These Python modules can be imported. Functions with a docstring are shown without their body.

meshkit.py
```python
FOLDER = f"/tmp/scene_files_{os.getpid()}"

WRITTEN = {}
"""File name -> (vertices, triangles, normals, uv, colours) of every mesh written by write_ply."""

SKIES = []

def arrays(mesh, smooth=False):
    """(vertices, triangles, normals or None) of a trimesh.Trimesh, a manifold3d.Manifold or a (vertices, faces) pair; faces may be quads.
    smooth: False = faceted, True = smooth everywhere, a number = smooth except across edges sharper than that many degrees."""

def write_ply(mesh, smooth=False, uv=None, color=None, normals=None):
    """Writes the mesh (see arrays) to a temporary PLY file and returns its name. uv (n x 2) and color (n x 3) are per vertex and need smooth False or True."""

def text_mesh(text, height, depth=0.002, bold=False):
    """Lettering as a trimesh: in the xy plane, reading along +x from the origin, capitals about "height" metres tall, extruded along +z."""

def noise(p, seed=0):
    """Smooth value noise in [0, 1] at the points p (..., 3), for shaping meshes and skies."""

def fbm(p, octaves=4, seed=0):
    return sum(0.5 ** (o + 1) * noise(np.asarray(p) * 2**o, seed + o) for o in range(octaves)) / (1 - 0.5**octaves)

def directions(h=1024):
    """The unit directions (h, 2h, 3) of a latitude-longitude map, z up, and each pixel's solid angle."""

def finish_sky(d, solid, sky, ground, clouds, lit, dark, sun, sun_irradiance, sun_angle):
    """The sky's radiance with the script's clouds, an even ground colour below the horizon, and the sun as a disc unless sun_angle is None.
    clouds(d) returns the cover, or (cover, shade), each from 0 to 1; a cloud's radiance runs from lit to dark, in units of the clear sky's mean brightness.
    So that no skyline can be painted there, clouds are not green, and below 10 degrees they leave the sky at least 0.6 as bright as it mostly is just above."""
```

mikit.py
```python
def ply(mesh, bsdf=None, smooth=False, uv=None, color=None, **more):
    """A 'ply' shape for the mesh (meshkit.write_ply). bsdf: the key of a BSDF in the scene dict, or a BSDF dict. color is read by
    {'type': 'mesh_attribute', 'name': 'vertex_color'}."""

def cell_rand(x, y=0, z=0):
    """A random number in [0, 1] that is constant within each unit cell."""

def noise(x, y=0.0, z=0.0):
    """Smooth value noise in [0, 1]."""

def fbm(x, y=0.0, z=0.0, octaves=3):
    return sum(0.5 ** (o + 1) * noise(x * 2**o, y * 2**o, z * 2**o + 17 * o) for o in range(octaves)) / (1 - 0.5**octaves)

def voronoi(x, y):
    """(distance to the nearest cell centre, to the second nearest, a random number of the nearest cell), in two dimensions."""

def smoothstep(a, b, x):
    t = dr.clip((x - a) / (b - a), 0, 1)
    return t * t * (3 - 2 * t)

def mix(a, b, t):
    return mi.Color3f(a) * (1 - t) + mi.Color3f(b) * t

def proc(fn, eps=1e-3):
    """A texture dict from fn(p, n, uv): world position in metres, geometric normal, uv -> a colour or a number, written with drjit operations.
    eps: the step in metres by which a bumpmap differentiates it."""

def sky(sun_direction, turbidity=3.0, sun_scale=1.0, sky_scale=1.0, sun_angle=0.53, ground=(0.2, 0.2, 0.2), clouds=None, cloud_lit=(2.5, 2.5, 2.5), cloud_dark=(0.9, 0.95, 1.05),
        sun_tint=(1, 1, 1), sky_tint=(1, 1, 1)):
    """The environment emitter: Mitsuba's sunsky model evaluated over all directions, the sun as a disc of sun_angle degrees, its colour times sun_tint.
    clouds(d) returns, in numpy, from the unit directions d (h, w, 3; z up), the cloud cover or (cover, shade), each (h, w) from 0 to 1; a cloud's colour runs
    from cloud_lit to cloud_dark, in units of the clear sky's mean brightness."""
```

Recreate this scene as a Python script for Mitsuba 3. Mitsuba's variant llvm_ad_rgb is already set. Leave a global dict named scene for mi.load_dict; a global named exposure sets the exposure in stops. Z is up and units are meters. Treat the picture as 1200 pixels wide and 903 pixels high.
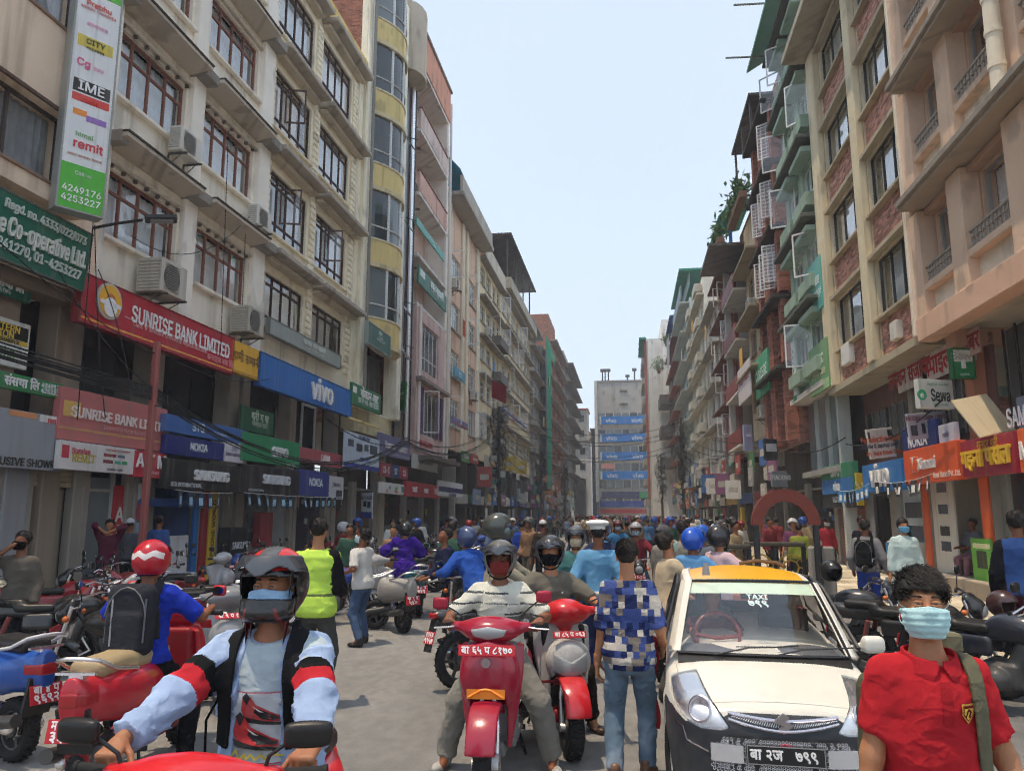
import math, random
import numpy as np, trimesh, manifold3d
import drjit as dr, mitsuba as mi
import mikit, meshkit
from mikit import proc, noise, fbm, voronoi, smoothstep, mix, cell_rand
T4 = mi.ScalarTransform4f
rnd = random.Random(7)
scene, labels = {}, {}
# ------------------------------------------------------------------ camera, sky, exposure
F_PX, PITCH, YAW, CAM_H = 900.0, math.atan(150.5 / 900), math.radians(8.6), 1.85
_f = np.array([-math.sin(YAW) * math.cos(PITCH), math.cos(YAW) * math.cos(PITCH), math.sin(PITCH)])
_r = np.array([math.cos(YAW), math.sin(YAW), 0.0])
_u = np.cross(_r, _f)
scene['camera'] = {'type': 'perspective', 'fov': 2 * math.degrees(math.atan(600 / F_PX)), 'fov_axis': 'x', 'near_clip': 0.05, 'far_clip': 3000.0,
                   'to_world': T4().look_at(origin=[0, 0, CAM_H], target=[float(_f[0]), float(_f[1]), CAM_H + float(_f[2])], up=[0, 0, 1])}
SUN = np.array([-0.19, -0.12, 0.975])
def _cloud(d):
 n = meshkit.fbm(d * 2.2 + 5, 4)
 return 0.78 + 0.2 * (n - 0.5), np.clip(0.35 + 0.5 * (n - 0.5), 0, 1)
scene['sky'] = mikit.sky(SUN.tolist(), turbidity=4, sun_scale=0.34, clouds=_cloud, cloud_lit=(1.12, 1.27, 1.46), cloud_dark=(0.93, 1.06, 1.22), sun_tint=(1.0, 0.96, 0.9), sky_tint=(1, 1, 1))
exposure = 2.74
# ------------------------------------------------------------------ colours and materials
def lin(h):
 c = np.array([int(h[i:i + 2], 16) for i in (1, 3, 5)]) / 255.0
 return np.where(c <= 0.04045, c / 12.92, ((c + 0.055) / 1.055) ** 2.4)
def pack(c, t=None):                       # a colour (and a random number) carried by the uv of a whole mesh
 c = lin(c) if isinstance(c, str) else np.asarray(c, float)
 c = np.clip(c, 0, 1)
 t = rnd.random() if t is None else t
 return (round(c[0] * 400) + 0.05 + 0.9 * c[1], round(c[2] * 400) + 0.05 + 0.9 * t)
def unpack(uv):
 a, b = dr.floor(uv.x), dr.floor(uv.y)
 return mi.Color3f(a / 400, (uv.x - a - 0.05) / 0.9, b / 400), (uv.y - b - 0.05) / 0.9
def _plaster(p, n, uv):
 c, t = unpack(uv)
 k = 57 * t
 streak = smoothstep(0.52, 0.85, fbm((p.x + p.y) * 3.1 + k, p.z * 0.22, p.x * 0.4, 4))
 blot = fbm(p.x * 0.9, p.y * 0.9 + k, p.z * 1.1, 4)
 fine = noise(p.x * 37, p.y * 37, p.z * 37)
 g = mi.luminance(c)
 c = mix(c, mi.Color3f(g, g, g), 0.22) * (0.98 + 0.26 * blot + 0.08 * fine)
 c = mix(c, c * mi.Color3f(0.42, 0.40, 0.37), 0.55 * streak)
 stain = smoothstep(0.60, 0.75, fbm(p.x * 1.7 + 9, p.y * 1.7 + k, p.z * 0.8, 4))
 return mix(c, mi.Color3f(0.13, 0.12, 0.10), 0.34 * stain)
def _paint(p, n, uv):
 c, t = unpack(uv)
 d = fbm(p.x * 2.3, p.y * 2.3 + 31 * t, p.z * 1.2, 4)
 f = smoothstep(0.55, 0.8, fbm((p.x + p.y) * 9 + 60 * t, p.z * 0.7, 0, 3))
 c = dr.minimum(c * (1.05 + 0.24 * d), 0.85)
 return mix(c, mi.Color3f(0.24, 0.22, 0.19), 0.10 * d + 0.22 * f)
def _cloth(p, n, uv):
 c, t = unpack(uv)
 w = noise(p.x * 420, p.y * 420, p.z * 420)
 d = fbm(p.x * 7, p.y * 7, p.z * 7 + 20 * t, 3)
 g = mi.luminance(c)
 return mix(c, mi.Color3f(g, g, g), 0.14) * (0.76 + 0.36 * d + 0.18 * w)
def _gloss(p, n, uv):
 c, t = unpack(uv)
 d = fbm(p.x * 6, p.y * 6, p.z * 6 + 30 * t, 3)
 s = smoothstep(0.45, 0.8, d) * smoothstep(1.25, 0.2, p.z)
 return mix(c, mi.Color3f(0.23, 0.20, 0.16), 0.05 * d + 0.13 * s)
def _skin(p, n, uv):
 c, t = unpack(uv)
 d = fbm(p.x * 25, p.y * 25, p.z * 25, 3)
 b = noise(p.x * 300, p.y * 300, p.z * 300)
 return mix(c * (0.85 + 0.2 * d + 0.08 * b), c * mi.Color3f(1.05, 0.78, 0.68), 0.5 * smoothstep(0.45, 0.7, fbm(p.x * 12, p.y * 12, p.z * 12 + 4, 2)))
def _wood(p, n, uv):
 c, t = unpack(uv)
 g = fbm(p.x * 30 + 40 * t, p.y * 30, p.z * 3, 3)
 return c * (0.62 + 0.6 * g)
def _brick(p, n, uv):                      # far-off brickwork and the tone of built bricks
 c, t = unpack(uv)
 row = dr.floor(p.z / 0.085)
 q = (p.x + p.y) / 0.24 + 0.5 * (row - 2 * dr.floor(row / 2))
 fz, fq = p.z / 0.085 - row, q - dr.floor(q)
 mort = dr.select((fz < 0.14) | (fq < 0.06), 1.0, 0.0)
 v = cell_rand(dr.floor(q), row, 3)
 g = mi.luminance(c)
 c = mix(c, mi.Color3f(g, g, g), 0.2) * (0.7 + 0.8 * v) * (0.75 + 0.4 * fbm(p.x * 1.3, p.y * 1.3, p.z * 1.3, 3))
 return mix(c, mi.Color3f(0.26, 0.24, 0.21), 0.8 * mort)
def _asphalt(p, n, uv):
 b = fbm(p.x * 0.35, p.y * 0.35, 0, 4)
 g = noise(p.x * 90, p.y * 90, 0) * 0.6 + noise(p.x * 260, p.y * 260, 0) * 0.4
 patch = smoothstep(0.55, 0.62, fbm(p.x * 0.22 + 8, p.y * 0.12, 3, 3))
 oil = smoothstep(0.63, 0.78, fbm(p.x * 1.1 + 3, p.y * 0.8, 1, 4))
 dust = smoothstep(0.5, 0.75, fbm(p.x * 0.6, p.y * 0.25 + 7, 2, 4))
 a, e, _ = voronoi(p.x * 0.55 + 0.5 * noise(p.x * 2, p.y * 2), p.y * 0.45 + 0.5 * noise(p.x * 2 + 9, p.y * 2))
 crack = smoothstep(0.016, 0.004, e - a) * smoothstep(0.45, 0.6, noise(p.x * 0.3, p.y * 0.3, 8))
 c = mi.Color3f(0.172, 0.169, 0.163) * (0.62 + 0.35 * b + 0.3 * g + 0.22 * noise(p.x * 14, p.y * 9, 5))
 c = mix(c, c * 0.66, 0.8 * patch)
 lane = smoothstep(0.25, 0.9, noise(p.x * 0.9 + 3, p.y * 0.03, 4))
 c = c * (1.06 - 0.2 * lane)
 c = mix(c, mi.Color3f(0.24, 0.225, 0.195), 0.45 * dust)
 c = mix(c, mi.Color3f(0.05, 0.048, 0.046), 0.38 * oil)
 return mix(c, mi.Color3f(0.03, 0.03, 0.03), 0.8 * crack)
def _paving(p, n, uv):
 c, t = unpack(uv)
 b = fbm(p.x * 0.8, p.y * 0.8, 3, 4)
 g = noise(p.x * 80, p.y * 80, p.z * 80)
 return c * (0.66 + 0.45 * b + 0.18 * g)
def _foliage(p, n, uv):
 c, t = unpack(uv)
 return c * (0.6 + 0.8 * noise(p.x * 9, p.y * 9, p.z * 9))
def pr(fn, rough, **k):
 return {'type': 'twosided', 'bsdf': {'type': 'principled', 'base_color': proc(fn), 'roughness': rough, **k}}
def plain(fn=None, rough=.5, c=(.5, .5, .5), **k):
 return {'type': 'twosided', 'bsdf': {'type': 'principled', 'base_color': {'type': 'rgb', 'value': list(c)}, 'roughness': rough, **k}}
def _asph_h(p, n, uv):
 return 0.004 * noise(p.x * 110, p.y * 110, 0) + 0.012 * noise(p.x * 3, p.y * 3, 0)
def _plast_h(p, n, uv):
 return 0.006 * fbm(p.x * 14, p.y * 14, p.z * 14, 3)
def _cloth_h(p, n, uv):
 a = noise(p.x * 16, p.y * 16, p.z * 26)
 r = 1 - dr.abs(2 * noise(p.x * 24 + 2 * a, p.y * 24, p.z * 17 + 2 * a) - 1)
 return 0.0026 * r * r * r + 0.0012 * noise(p.x * 70, p.y * 70, p.z * 110) + 0.0004 * noise(p.x * 600, p.y * 600, p.z * 600)
def bump(b, h, eps):
 return {'type': 'twosided', 'bsdf': {'type': 'bumpmap', 'arbitrary': proc(h, eps), 'scale': 1.0, 'bsdf': b['bsdf']}}
BS = {
 'plaster': pr(_plaster, .92, specular=.2), 'paint': pr(_paint, .48, specular=.35), 'cloth': pr(_cloth, .95, specular=.15), 'gloss': pr(_gloss, .22, specular=.5, clearcoat=.7, clearcoat_gloss=.9),
 'skin': pr(_skin, .52, specular=.35), 'wood': pr(_wood, .6, specular=.3), 'brick': pr(_brick, .95, specular=.1), 'paving': pr(_paving, .9, specular=.2), 'foliage': pr(_foliage, .7, specular=.3),
 'plastic': pr(_gloss, .42, specular=.4), 'rubber': plain(rough=.8, c=(.022, .022, .023), specular=.25), 'black': plain(rough=.45, c=(.02, .02, .022)),
 'chrome': {'type': 'twosided', 'bsdf': {'type': 'roughconductor', 'material': 'Cr', 'alpha': .12}}, 'steel': {'type': 'twosided', 'bsdf': {'type': 'roughconductor', 'material': 'Al', 'alpha': .28}},
 'mirror': {'type': 'twosided', 'bsdf': {'type': 'conductor', 'material': 'Ag'}},
 'glass': {'type': 'thindielectric', 'int_ior': 1.5},
 'dark_glass': plain(rough=.06, c=(.035, .045, .05), specular=.7), 'grey_glass': plain(rough=.10, c=(.16, .19, .2), specular=.6),
 'lens': plain(rough=.08, c=(.30, .32, .33), specular=.8, clearcoat=1.0), 'hair': plain(rough=.58, c=(.014, .011, .010), specular=.3),
 'visor': plain(rough=.05, c=(.03, .035, .045), specular=.9, clearcoat=1.0),
 'asphalt': {'type': 'twosided', 'bsdf': {'type': 'bumpmap', 'arbitrary': proc(_asph_h), 'scale': 1.0, 'bsdf': {'type': 'principled', 'base_color': proc(_asphalt), 'roughness': .88, 'specular': .25}}},
}
BS['cloth'] = bump(BS['cloth'], _cloth_h, .002)
BS['plaster'] = bump(BS['plaster'], _plast_h, .006)
for _k, _v in BS.items():
 scene['mat_' + _k] = _v
# ------------------------------------------------------------------ shapes
def save(v, f, n=None, uv=None):
 path = meshkit.write_ply((v, f), False, uv, None, n)
 return {'type': 'ply', 'filename': path, 'face_normals': n is None}
def memo(k, f):
 if k not in _memo:
  _memo[k] = f()
 return _memo[k]
_memo = {}
class Geo(tuple):
 pass
_count = {}
def fresh(name, parent=None):
 base = f'{parent}__{name}' if parent else name
 i = _count.get(base, 0)
 _count[base] = i + 1
 return base if i == 0 else f'{base}_{i:03d}'
def tag(k, label=None, cat=None, group=None, kind=None):
 d = {a: b for a, b in (('label', label), ('category', cat), ('group', group), ('kind', kind)) if b}
 if d:
  labels[k] = {**labels.get(k, {}), **d}
 return k
def thing(name, label, cat, group=None, kind=None):
 return tag(fresh(name), label, cat, group, kind)
def dish(mesh, mat, smooth=False, col=None, t=None):     # a shape dict to be placed any number of times
 if isinstance(mesh, Geo):
  return memo((id(mesh), mat, smooth, str(col)), lambda: dish((mesh[0], mesh[1]), mat, True if smooth else False, col, t))
 if isinstance(mesh, MB):
  v, f, uv = mesh.done()
  if smooth:
   m = trimesh.Trimesh(v, f, process=False)
   if mesh.colored:
    v, f, n = meshkit.arrays(m, True)
   else:
    v, f, n = meshkit.arrays(m, smooth)
    uv = None
  else:
   n = None
  if uv is not None and not mesh.colored:
   uv = None
 else:
  v, f, n = meshkit.arrays(mesh, smooth)
  uv = None
 if uv is None and col is not None:
  uv = np.tile(pack(col, t), (len(v), 1))
 d = save(v, f, n, uv)
 d['bsdf'] = {'type': 'ref', 'id': 'mat_' + mat}
 return d
def put(name, mesh, mat='plaster', parent=None, col=None, smooth=False, T=None, label=None, cat=None, group=None, kind=None, t=None):
 k = fresh(name, parent)
 d = dict(mesh) if isinstance(mesh, dict) else dish(mesh, mat, smooth, col, t)
 if T is not None:
  d['to_world'] = T
 scene[k] = d
 return tag(k, label, cat, group, kind)
_BOXF = np.array([[0, 2, 3], [0, 3, 1], [4, 5, 7], [4, 7, 6], [0, 1, 5], [0, 5, 4], [2, 6, 7], [2, 7, 3], [0, 4, 6], [0, 6, 2], [1, 3, 7], [1, 7, 5]])
_SG = np.array([[x, y, z] for x in (-1, 1) for y in (-1, 1) for z in (-1, 1)], float)
_CB = np.vstack([_SG * (1 - 0.2 * (1 - e)) for e in np.eye(3)])
_CBF = np.array(trimesh.convex.convex_hull(_CB).faces)
_cbv = np.array(trimesh.convex.convex_hull(_CB).vertices)
def frame_from(z, up=(0, 0, 1)):
 z = np.asarray(z, float); z = z / np.linalg.norm(z)
 x = np.cross(up, z)
 if np.linalg.norm(x) < 1e-6:
  x = np.array([1.0, 0, 0])
 x = x / np.linalg.norm(x)
 return np.stack([x, np.cross(z, x), z], 1)
class MB:
 def __init__(s):
  s.V, s.F, s.U, s.n, s.colored = [], [], [], 0, False
 def raw(s, v, f, c=None, t=None):
  v = np.asarray(v, float)
  s.V.append(v); s.F.append(np.asarray(f, int) + s.n); s.n += len(v)
  if c is not None:
   s.colored = True
  s.U.append(np.tile(pack(c, t) if c is not None else (0, 0), (len(v), 1)))
  return s
 def box(s, a, b, c=None, R=None, o=None, t=None):       # corners a, b; turned by R about o
  a, b = np.minimum(a, b), np.maximum(a, b)
  v = (a + b) / 2 + _SG * (np.asarray(b) - a) / 2
  if R is not None:
   o = np.zeros(3) if o is None else np.asarray(o, float)
   v = (v - o) @ np.asarray(R).T + o
  return s.raw(v, _BOXF, c, t)
 def cbox(s, a, b, e=.01, c=None, R=None, o=None):       # a box with bevelled edges
  a, b = np.minimum(a, b).astype(float), np.maximum(a, b).astype(float)
  h = (b - a) / 2
  e = min(e, 0.45 * h.min())
  v = _cbv.copy()
  v = (a + b) / 2 + np.sign(v) * (h - np.where(np.abs(v) > .9, 0, e))
  if R is not None:
   o = np.zeros(3) if o is None else np.asarray(o, float)
   v = (v - o) @ np.asarray(R).T + o
  return s.raw(v, _CBF, c)
 def cyl(s, p, q, r, r2=None, n=10, c=None, cap=True):
  p, q = np.asarray(p, float), np.asarray(q, float)
  r2 = r if r2 is None else r2
  R = frame_from(q - p)
  a = np.arange(n) * 2 * np.pi / n
  ring = np.stack([np.cos(a), np.sin(a), a * 0], 1) @ R.T
  v = np.vstack([p + ring * r, q + ring * r2, [p], [q]])
  i = np.arange(n); j = (i + 1) % n
  f = [np.stack([i, j, j + n], 1), np.stack([i, j + n, i + n], 1)]
  if cap:
   f += [np.stack([j, i, i * 0 + 2 * n], 1), np.stack([i + n, j + n, i * 0 + 2 * n + 1], 1)]
  return s.raw(v, np.vstack(f), c)
 def tube(s, pts, r, n=6, c=None):
  pts = np.asarray(pts, float)
  rr = np.broadcast_to(r, len(pts))
  tn = np.gradient(pts, axis=0)
  tn /= np.linalg.norm(tn, axis=1, keepdims=True) + 1e-12
  x = np.cross(tn[0], [0, 0, 1.0])
  x = np.cross(tn[0], [1.0, 0, 0]) if np.linalg.norm(x) < .05 else x
  a = np.arange(n) * 2 * np.pi / n
  V = []
  for k in range(len(pts)):
   x = x - tn[k] * (x @ tn[k]); x /= np.linalg.norm(x) + 1e-12
   y = np.cross(tn[k], x)
   V.append(pts[k] + rr[k] * (np.cos(a)[:, None] * x + np.sin(a)[:, None] * y))
  i = np.arange(n); j = (i + 1) % n
  f = [np.vstack([np.stack([i + k * n, j + k * n, j + k * n + n], 1), np.stack([i + k * n, j + k * n + n, i + k * n + n], 1)]) for k in range(len(pts) - 1)]
  f.append(np.stack([i * 0, j, i], 1)); f.append(np.stack([i * 0, i, j], 1) + (len(pts) - 1) * n)
  return s.raw(np.vstack(V), np.vstack(f), c)
 def add(s, m, c=None, M=None):
  v, f = (m if isinstance(m, tuple) else (m.vertices, m.faces))
  v = np.asarray(v, float)
  if M is not None:
   v = v @ np.asarray(M)[:3, :3].T + np.asarray(M)[:3, 3]
  return s.raw(v, f, c)
 def done(s):
  return np.vstack(s.V), np.vstack(s.F), np.vstack(s.U)
 def moved(s, M):
  M = np.asarray(M)
  s.V = [v @ M[:3, :3].T + M[:3, 3] for v in s.V]
  return s
def rotz(a):
 c, s = math.cos(a), math.sin(a)
 return np.array([[c, -s, 0], [s, c, 0], [0, 0, 1.0]])
def rotx(a):
 c, s = math.cos(a), math.sin(a)
 return np.array([[1.0, 0, 0], [0, c, -s], [0, s, c]])
def roty(a):
 c, s = math.cos(a), math.sin(a)
 return np.array([[c, 0, s], [0, 1.0, 0], [-s, 0, c]])
def M4(R=np.eye(3), t=(0, 0, 0), s=1.0):
 M = np.eye(4); M[:3, :3] = np.asarray(R) * s; M[:3, 3] = t
 return M
def TT(M):
 return T4(np.asarray(M, float).tolist())
def wheel_profile(pts, n=28, axis='x'):      # (radius, across) pairs turned about the x axis
 pts = np.asarray(pts, float)
 a = np.arange(n) * 2 * np.pi / n
 V = np.stack([np.broadcast_to(pts[:, 1][:, None], (len(pts), n)), pts[:, :1] * np.cos(a), pts[:, :1] * np.sin(a)], -1).reshape(-1, 3)
 i = np.arange(n); j = (i + 1) % n
 f = [np.vstack([np.stack([i + k * n, j + k * n, j + k * n + n], 1), np.stack([i + k * n, j + k * n + n, i + k * n + n], 1)]) for k in range(len(pts) - 1)]
 return V, np.vstack(f)
# ------------------------------------------------------------------ smooth solids: distance functions and their surface (surface nets)
def surf(fn, lo, hi, h):
 lo, hi = np.asarray(lo, float), np.asarray(hi, float)
 n = (np.ceil(((hi - lo) / h + 2) / 4).astype(int)) * 4
 m = n // 4
 cc = np.stack(np.meshgrid(*[lo[k] + h * (4 * np.arange(m[k]) + 1.5) for k in range(3)], indexing='ij'), -1).astype(np.float32)
 fc = fn(cc).astype(np.float32)
 near = np.argwhere(np.abs(fc) < 6.5 * h)          # only the blocks that the surface may cross are sampled finely
 f = np.repeat(np.repeat(np.repeat(np.where(fc < 0, -1, 1).astype(np.float32), 4, 0), 4, 1), 4, 2)
 o4 = np.stack(np.meshgrid(*[np.arange(4)] * 3, indexing='ij'), -1)
 ii = near[:, None, None, None, :] * 4 + o4
 f[ii[..., 0], ii[..., 1], ii[..., 2]] = fn((lo + h * ii).astype(np.float32))
 f[[0, -1]] = np.maximum(f[[0, -1]], 1e-3); f[:, [0, -1]] = np.maximum(f[:, [0, -1]], 1e-3); f[:, :, [0, -1]] = np.maximum(f[:, :, [0, -1]], 1e-3)
 s = f < 0
 c = np.zeros(tuple(n - 1), np.int8)
 off = [(a, b, d) for a in (0, 1) for b in (0, 1) for d in (0, 1)]
 sl = lambda o: tuple(slice(o[k], n[k] - 1 + o[k]) for k in range(3))
 for o in off:
  c += s[sl(o)]
 cells = np.argwhere((c > 0) & (c < 8))
 if not len(cells):
  return np.zeros((0, 3)), np.zeros((0, 3), int)
 acc, cnt = np.zeros((len(cells), 3)), np.zeros(len(cells))
 val = {o: f[cells[:, 0] + o[0], cells[:, 1] + o[1], cells[:, 2] + o[2]] for o in off}
 for o in off:
  for k in range(3):
   if o[k] == 0:
    q = tuple(1 if i == k else o[i] for i in range(3))
    a, b = val[o], val[q]
    m = (a < 0) != (b < 0)
    t = np.where(m, a / np.where(m, a - b, 1), 0)
    e = np.tile(np.array(o, float), (len(cells), 1)); e[:, k] += t
    acc += e * m[:, None]; cnt += m
 V = lo + h * (cells + acc / cnt[:, None])
 idx = -np.ones(tuple(n - 1), np.int64)
 idx[tuple(cells.T)] = np.arange(len(cells))
 Fs = []
 for k in range(3):
  a, b = [i for i in range(3) if i != k]
  s0 = [slice(1, n[i] - 1) for i in range(3)]; s0[k] = slice(0, n[k] - 1)
  s1 = list(s0); s1[k] = slice(1, n[k])
  m = s[tuple(s0)] != s[tuple(s1)]
  w = np.argwhere(m) + np.array([1 if i != k else 0 for i in range(3)])
  inside = s[tuple(w.T)]
  da, db = np.eye(3, dtype=int)[a], np.eye(3, dtype=int)[b]
  q = np.stack([idx[tuple((w - da - db).T)], idx[tuple((w - db).T)], idx[tuple(w.T)], idx[tuple((w - da).T)]], 1)
  flip = inside if k != 1 else ~inside
  q = np.where(flip[:, None], q, q[:, ::-1])
  Fs += [q[:, [0, 1, 2]], q[:, [0, 2, 3]]]
 return V, np.vstack(Fs)
def relax(m, it=8):
 t = trimesh.Trimesh(*m, process=False)
 trimesh.smoothing.filter_taubin(t, iterations=it)
 return np.array(t.vertices), np.array(t.faces)
def smin(a, b, k):
 h = np.clip(0.5 + 0.5 * (b - a) / k, 0, 1)
 return b + (a - b) * h - k * h * (1 - h)
def n3(q):
 return np.sqrt(q[..., 0] ** 2 + q[..., 1] ** 2 + q[..., 2] ** 2)
def cone(P, a, b, ra, rb):
 a, b = np.asarray(a, np.float32), np.asarray(b, np.float32)
 d = b - a
 L2 = max(float(d @ d), 1e-9)
 t = np.clip(((P - a) @ d) / L2, 0, 1)
 return n3(P - a - t[..., None] * d) - (ra + (rb - ra) * t)
def ell(P, c, r, R=None):
 q = P - np.asarray(c, np.float32)
 if R is not None:
  q = q @ np.asarray(R, np.float32)
 r = np.asarray(r, np.float32)
 k0 = n3(q / r)
 k1 = n3(q / r ** 2)
 return k0 * (k0 - 1) / np.maximum(k1, 1e-6)
def rbox(P, c, h, r, R=None):
 q = P - np.asarray(c, np.float32)
 if R is not None:
  q = q @ np.asarray(R, np.float32)
 q = np.abs(q) - (np.asarray(h, np.float32) - r)
 return n3(np.maximum(q, 0)) + np.minimum(np.maximum(np.maximum(q[..., 0], q[..., 1]), q[..., 2]), 0) - r
def pnoise(P, fr, seed=0):
 return meshkit.noise(P * fr, seed) - 0.5
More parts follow.
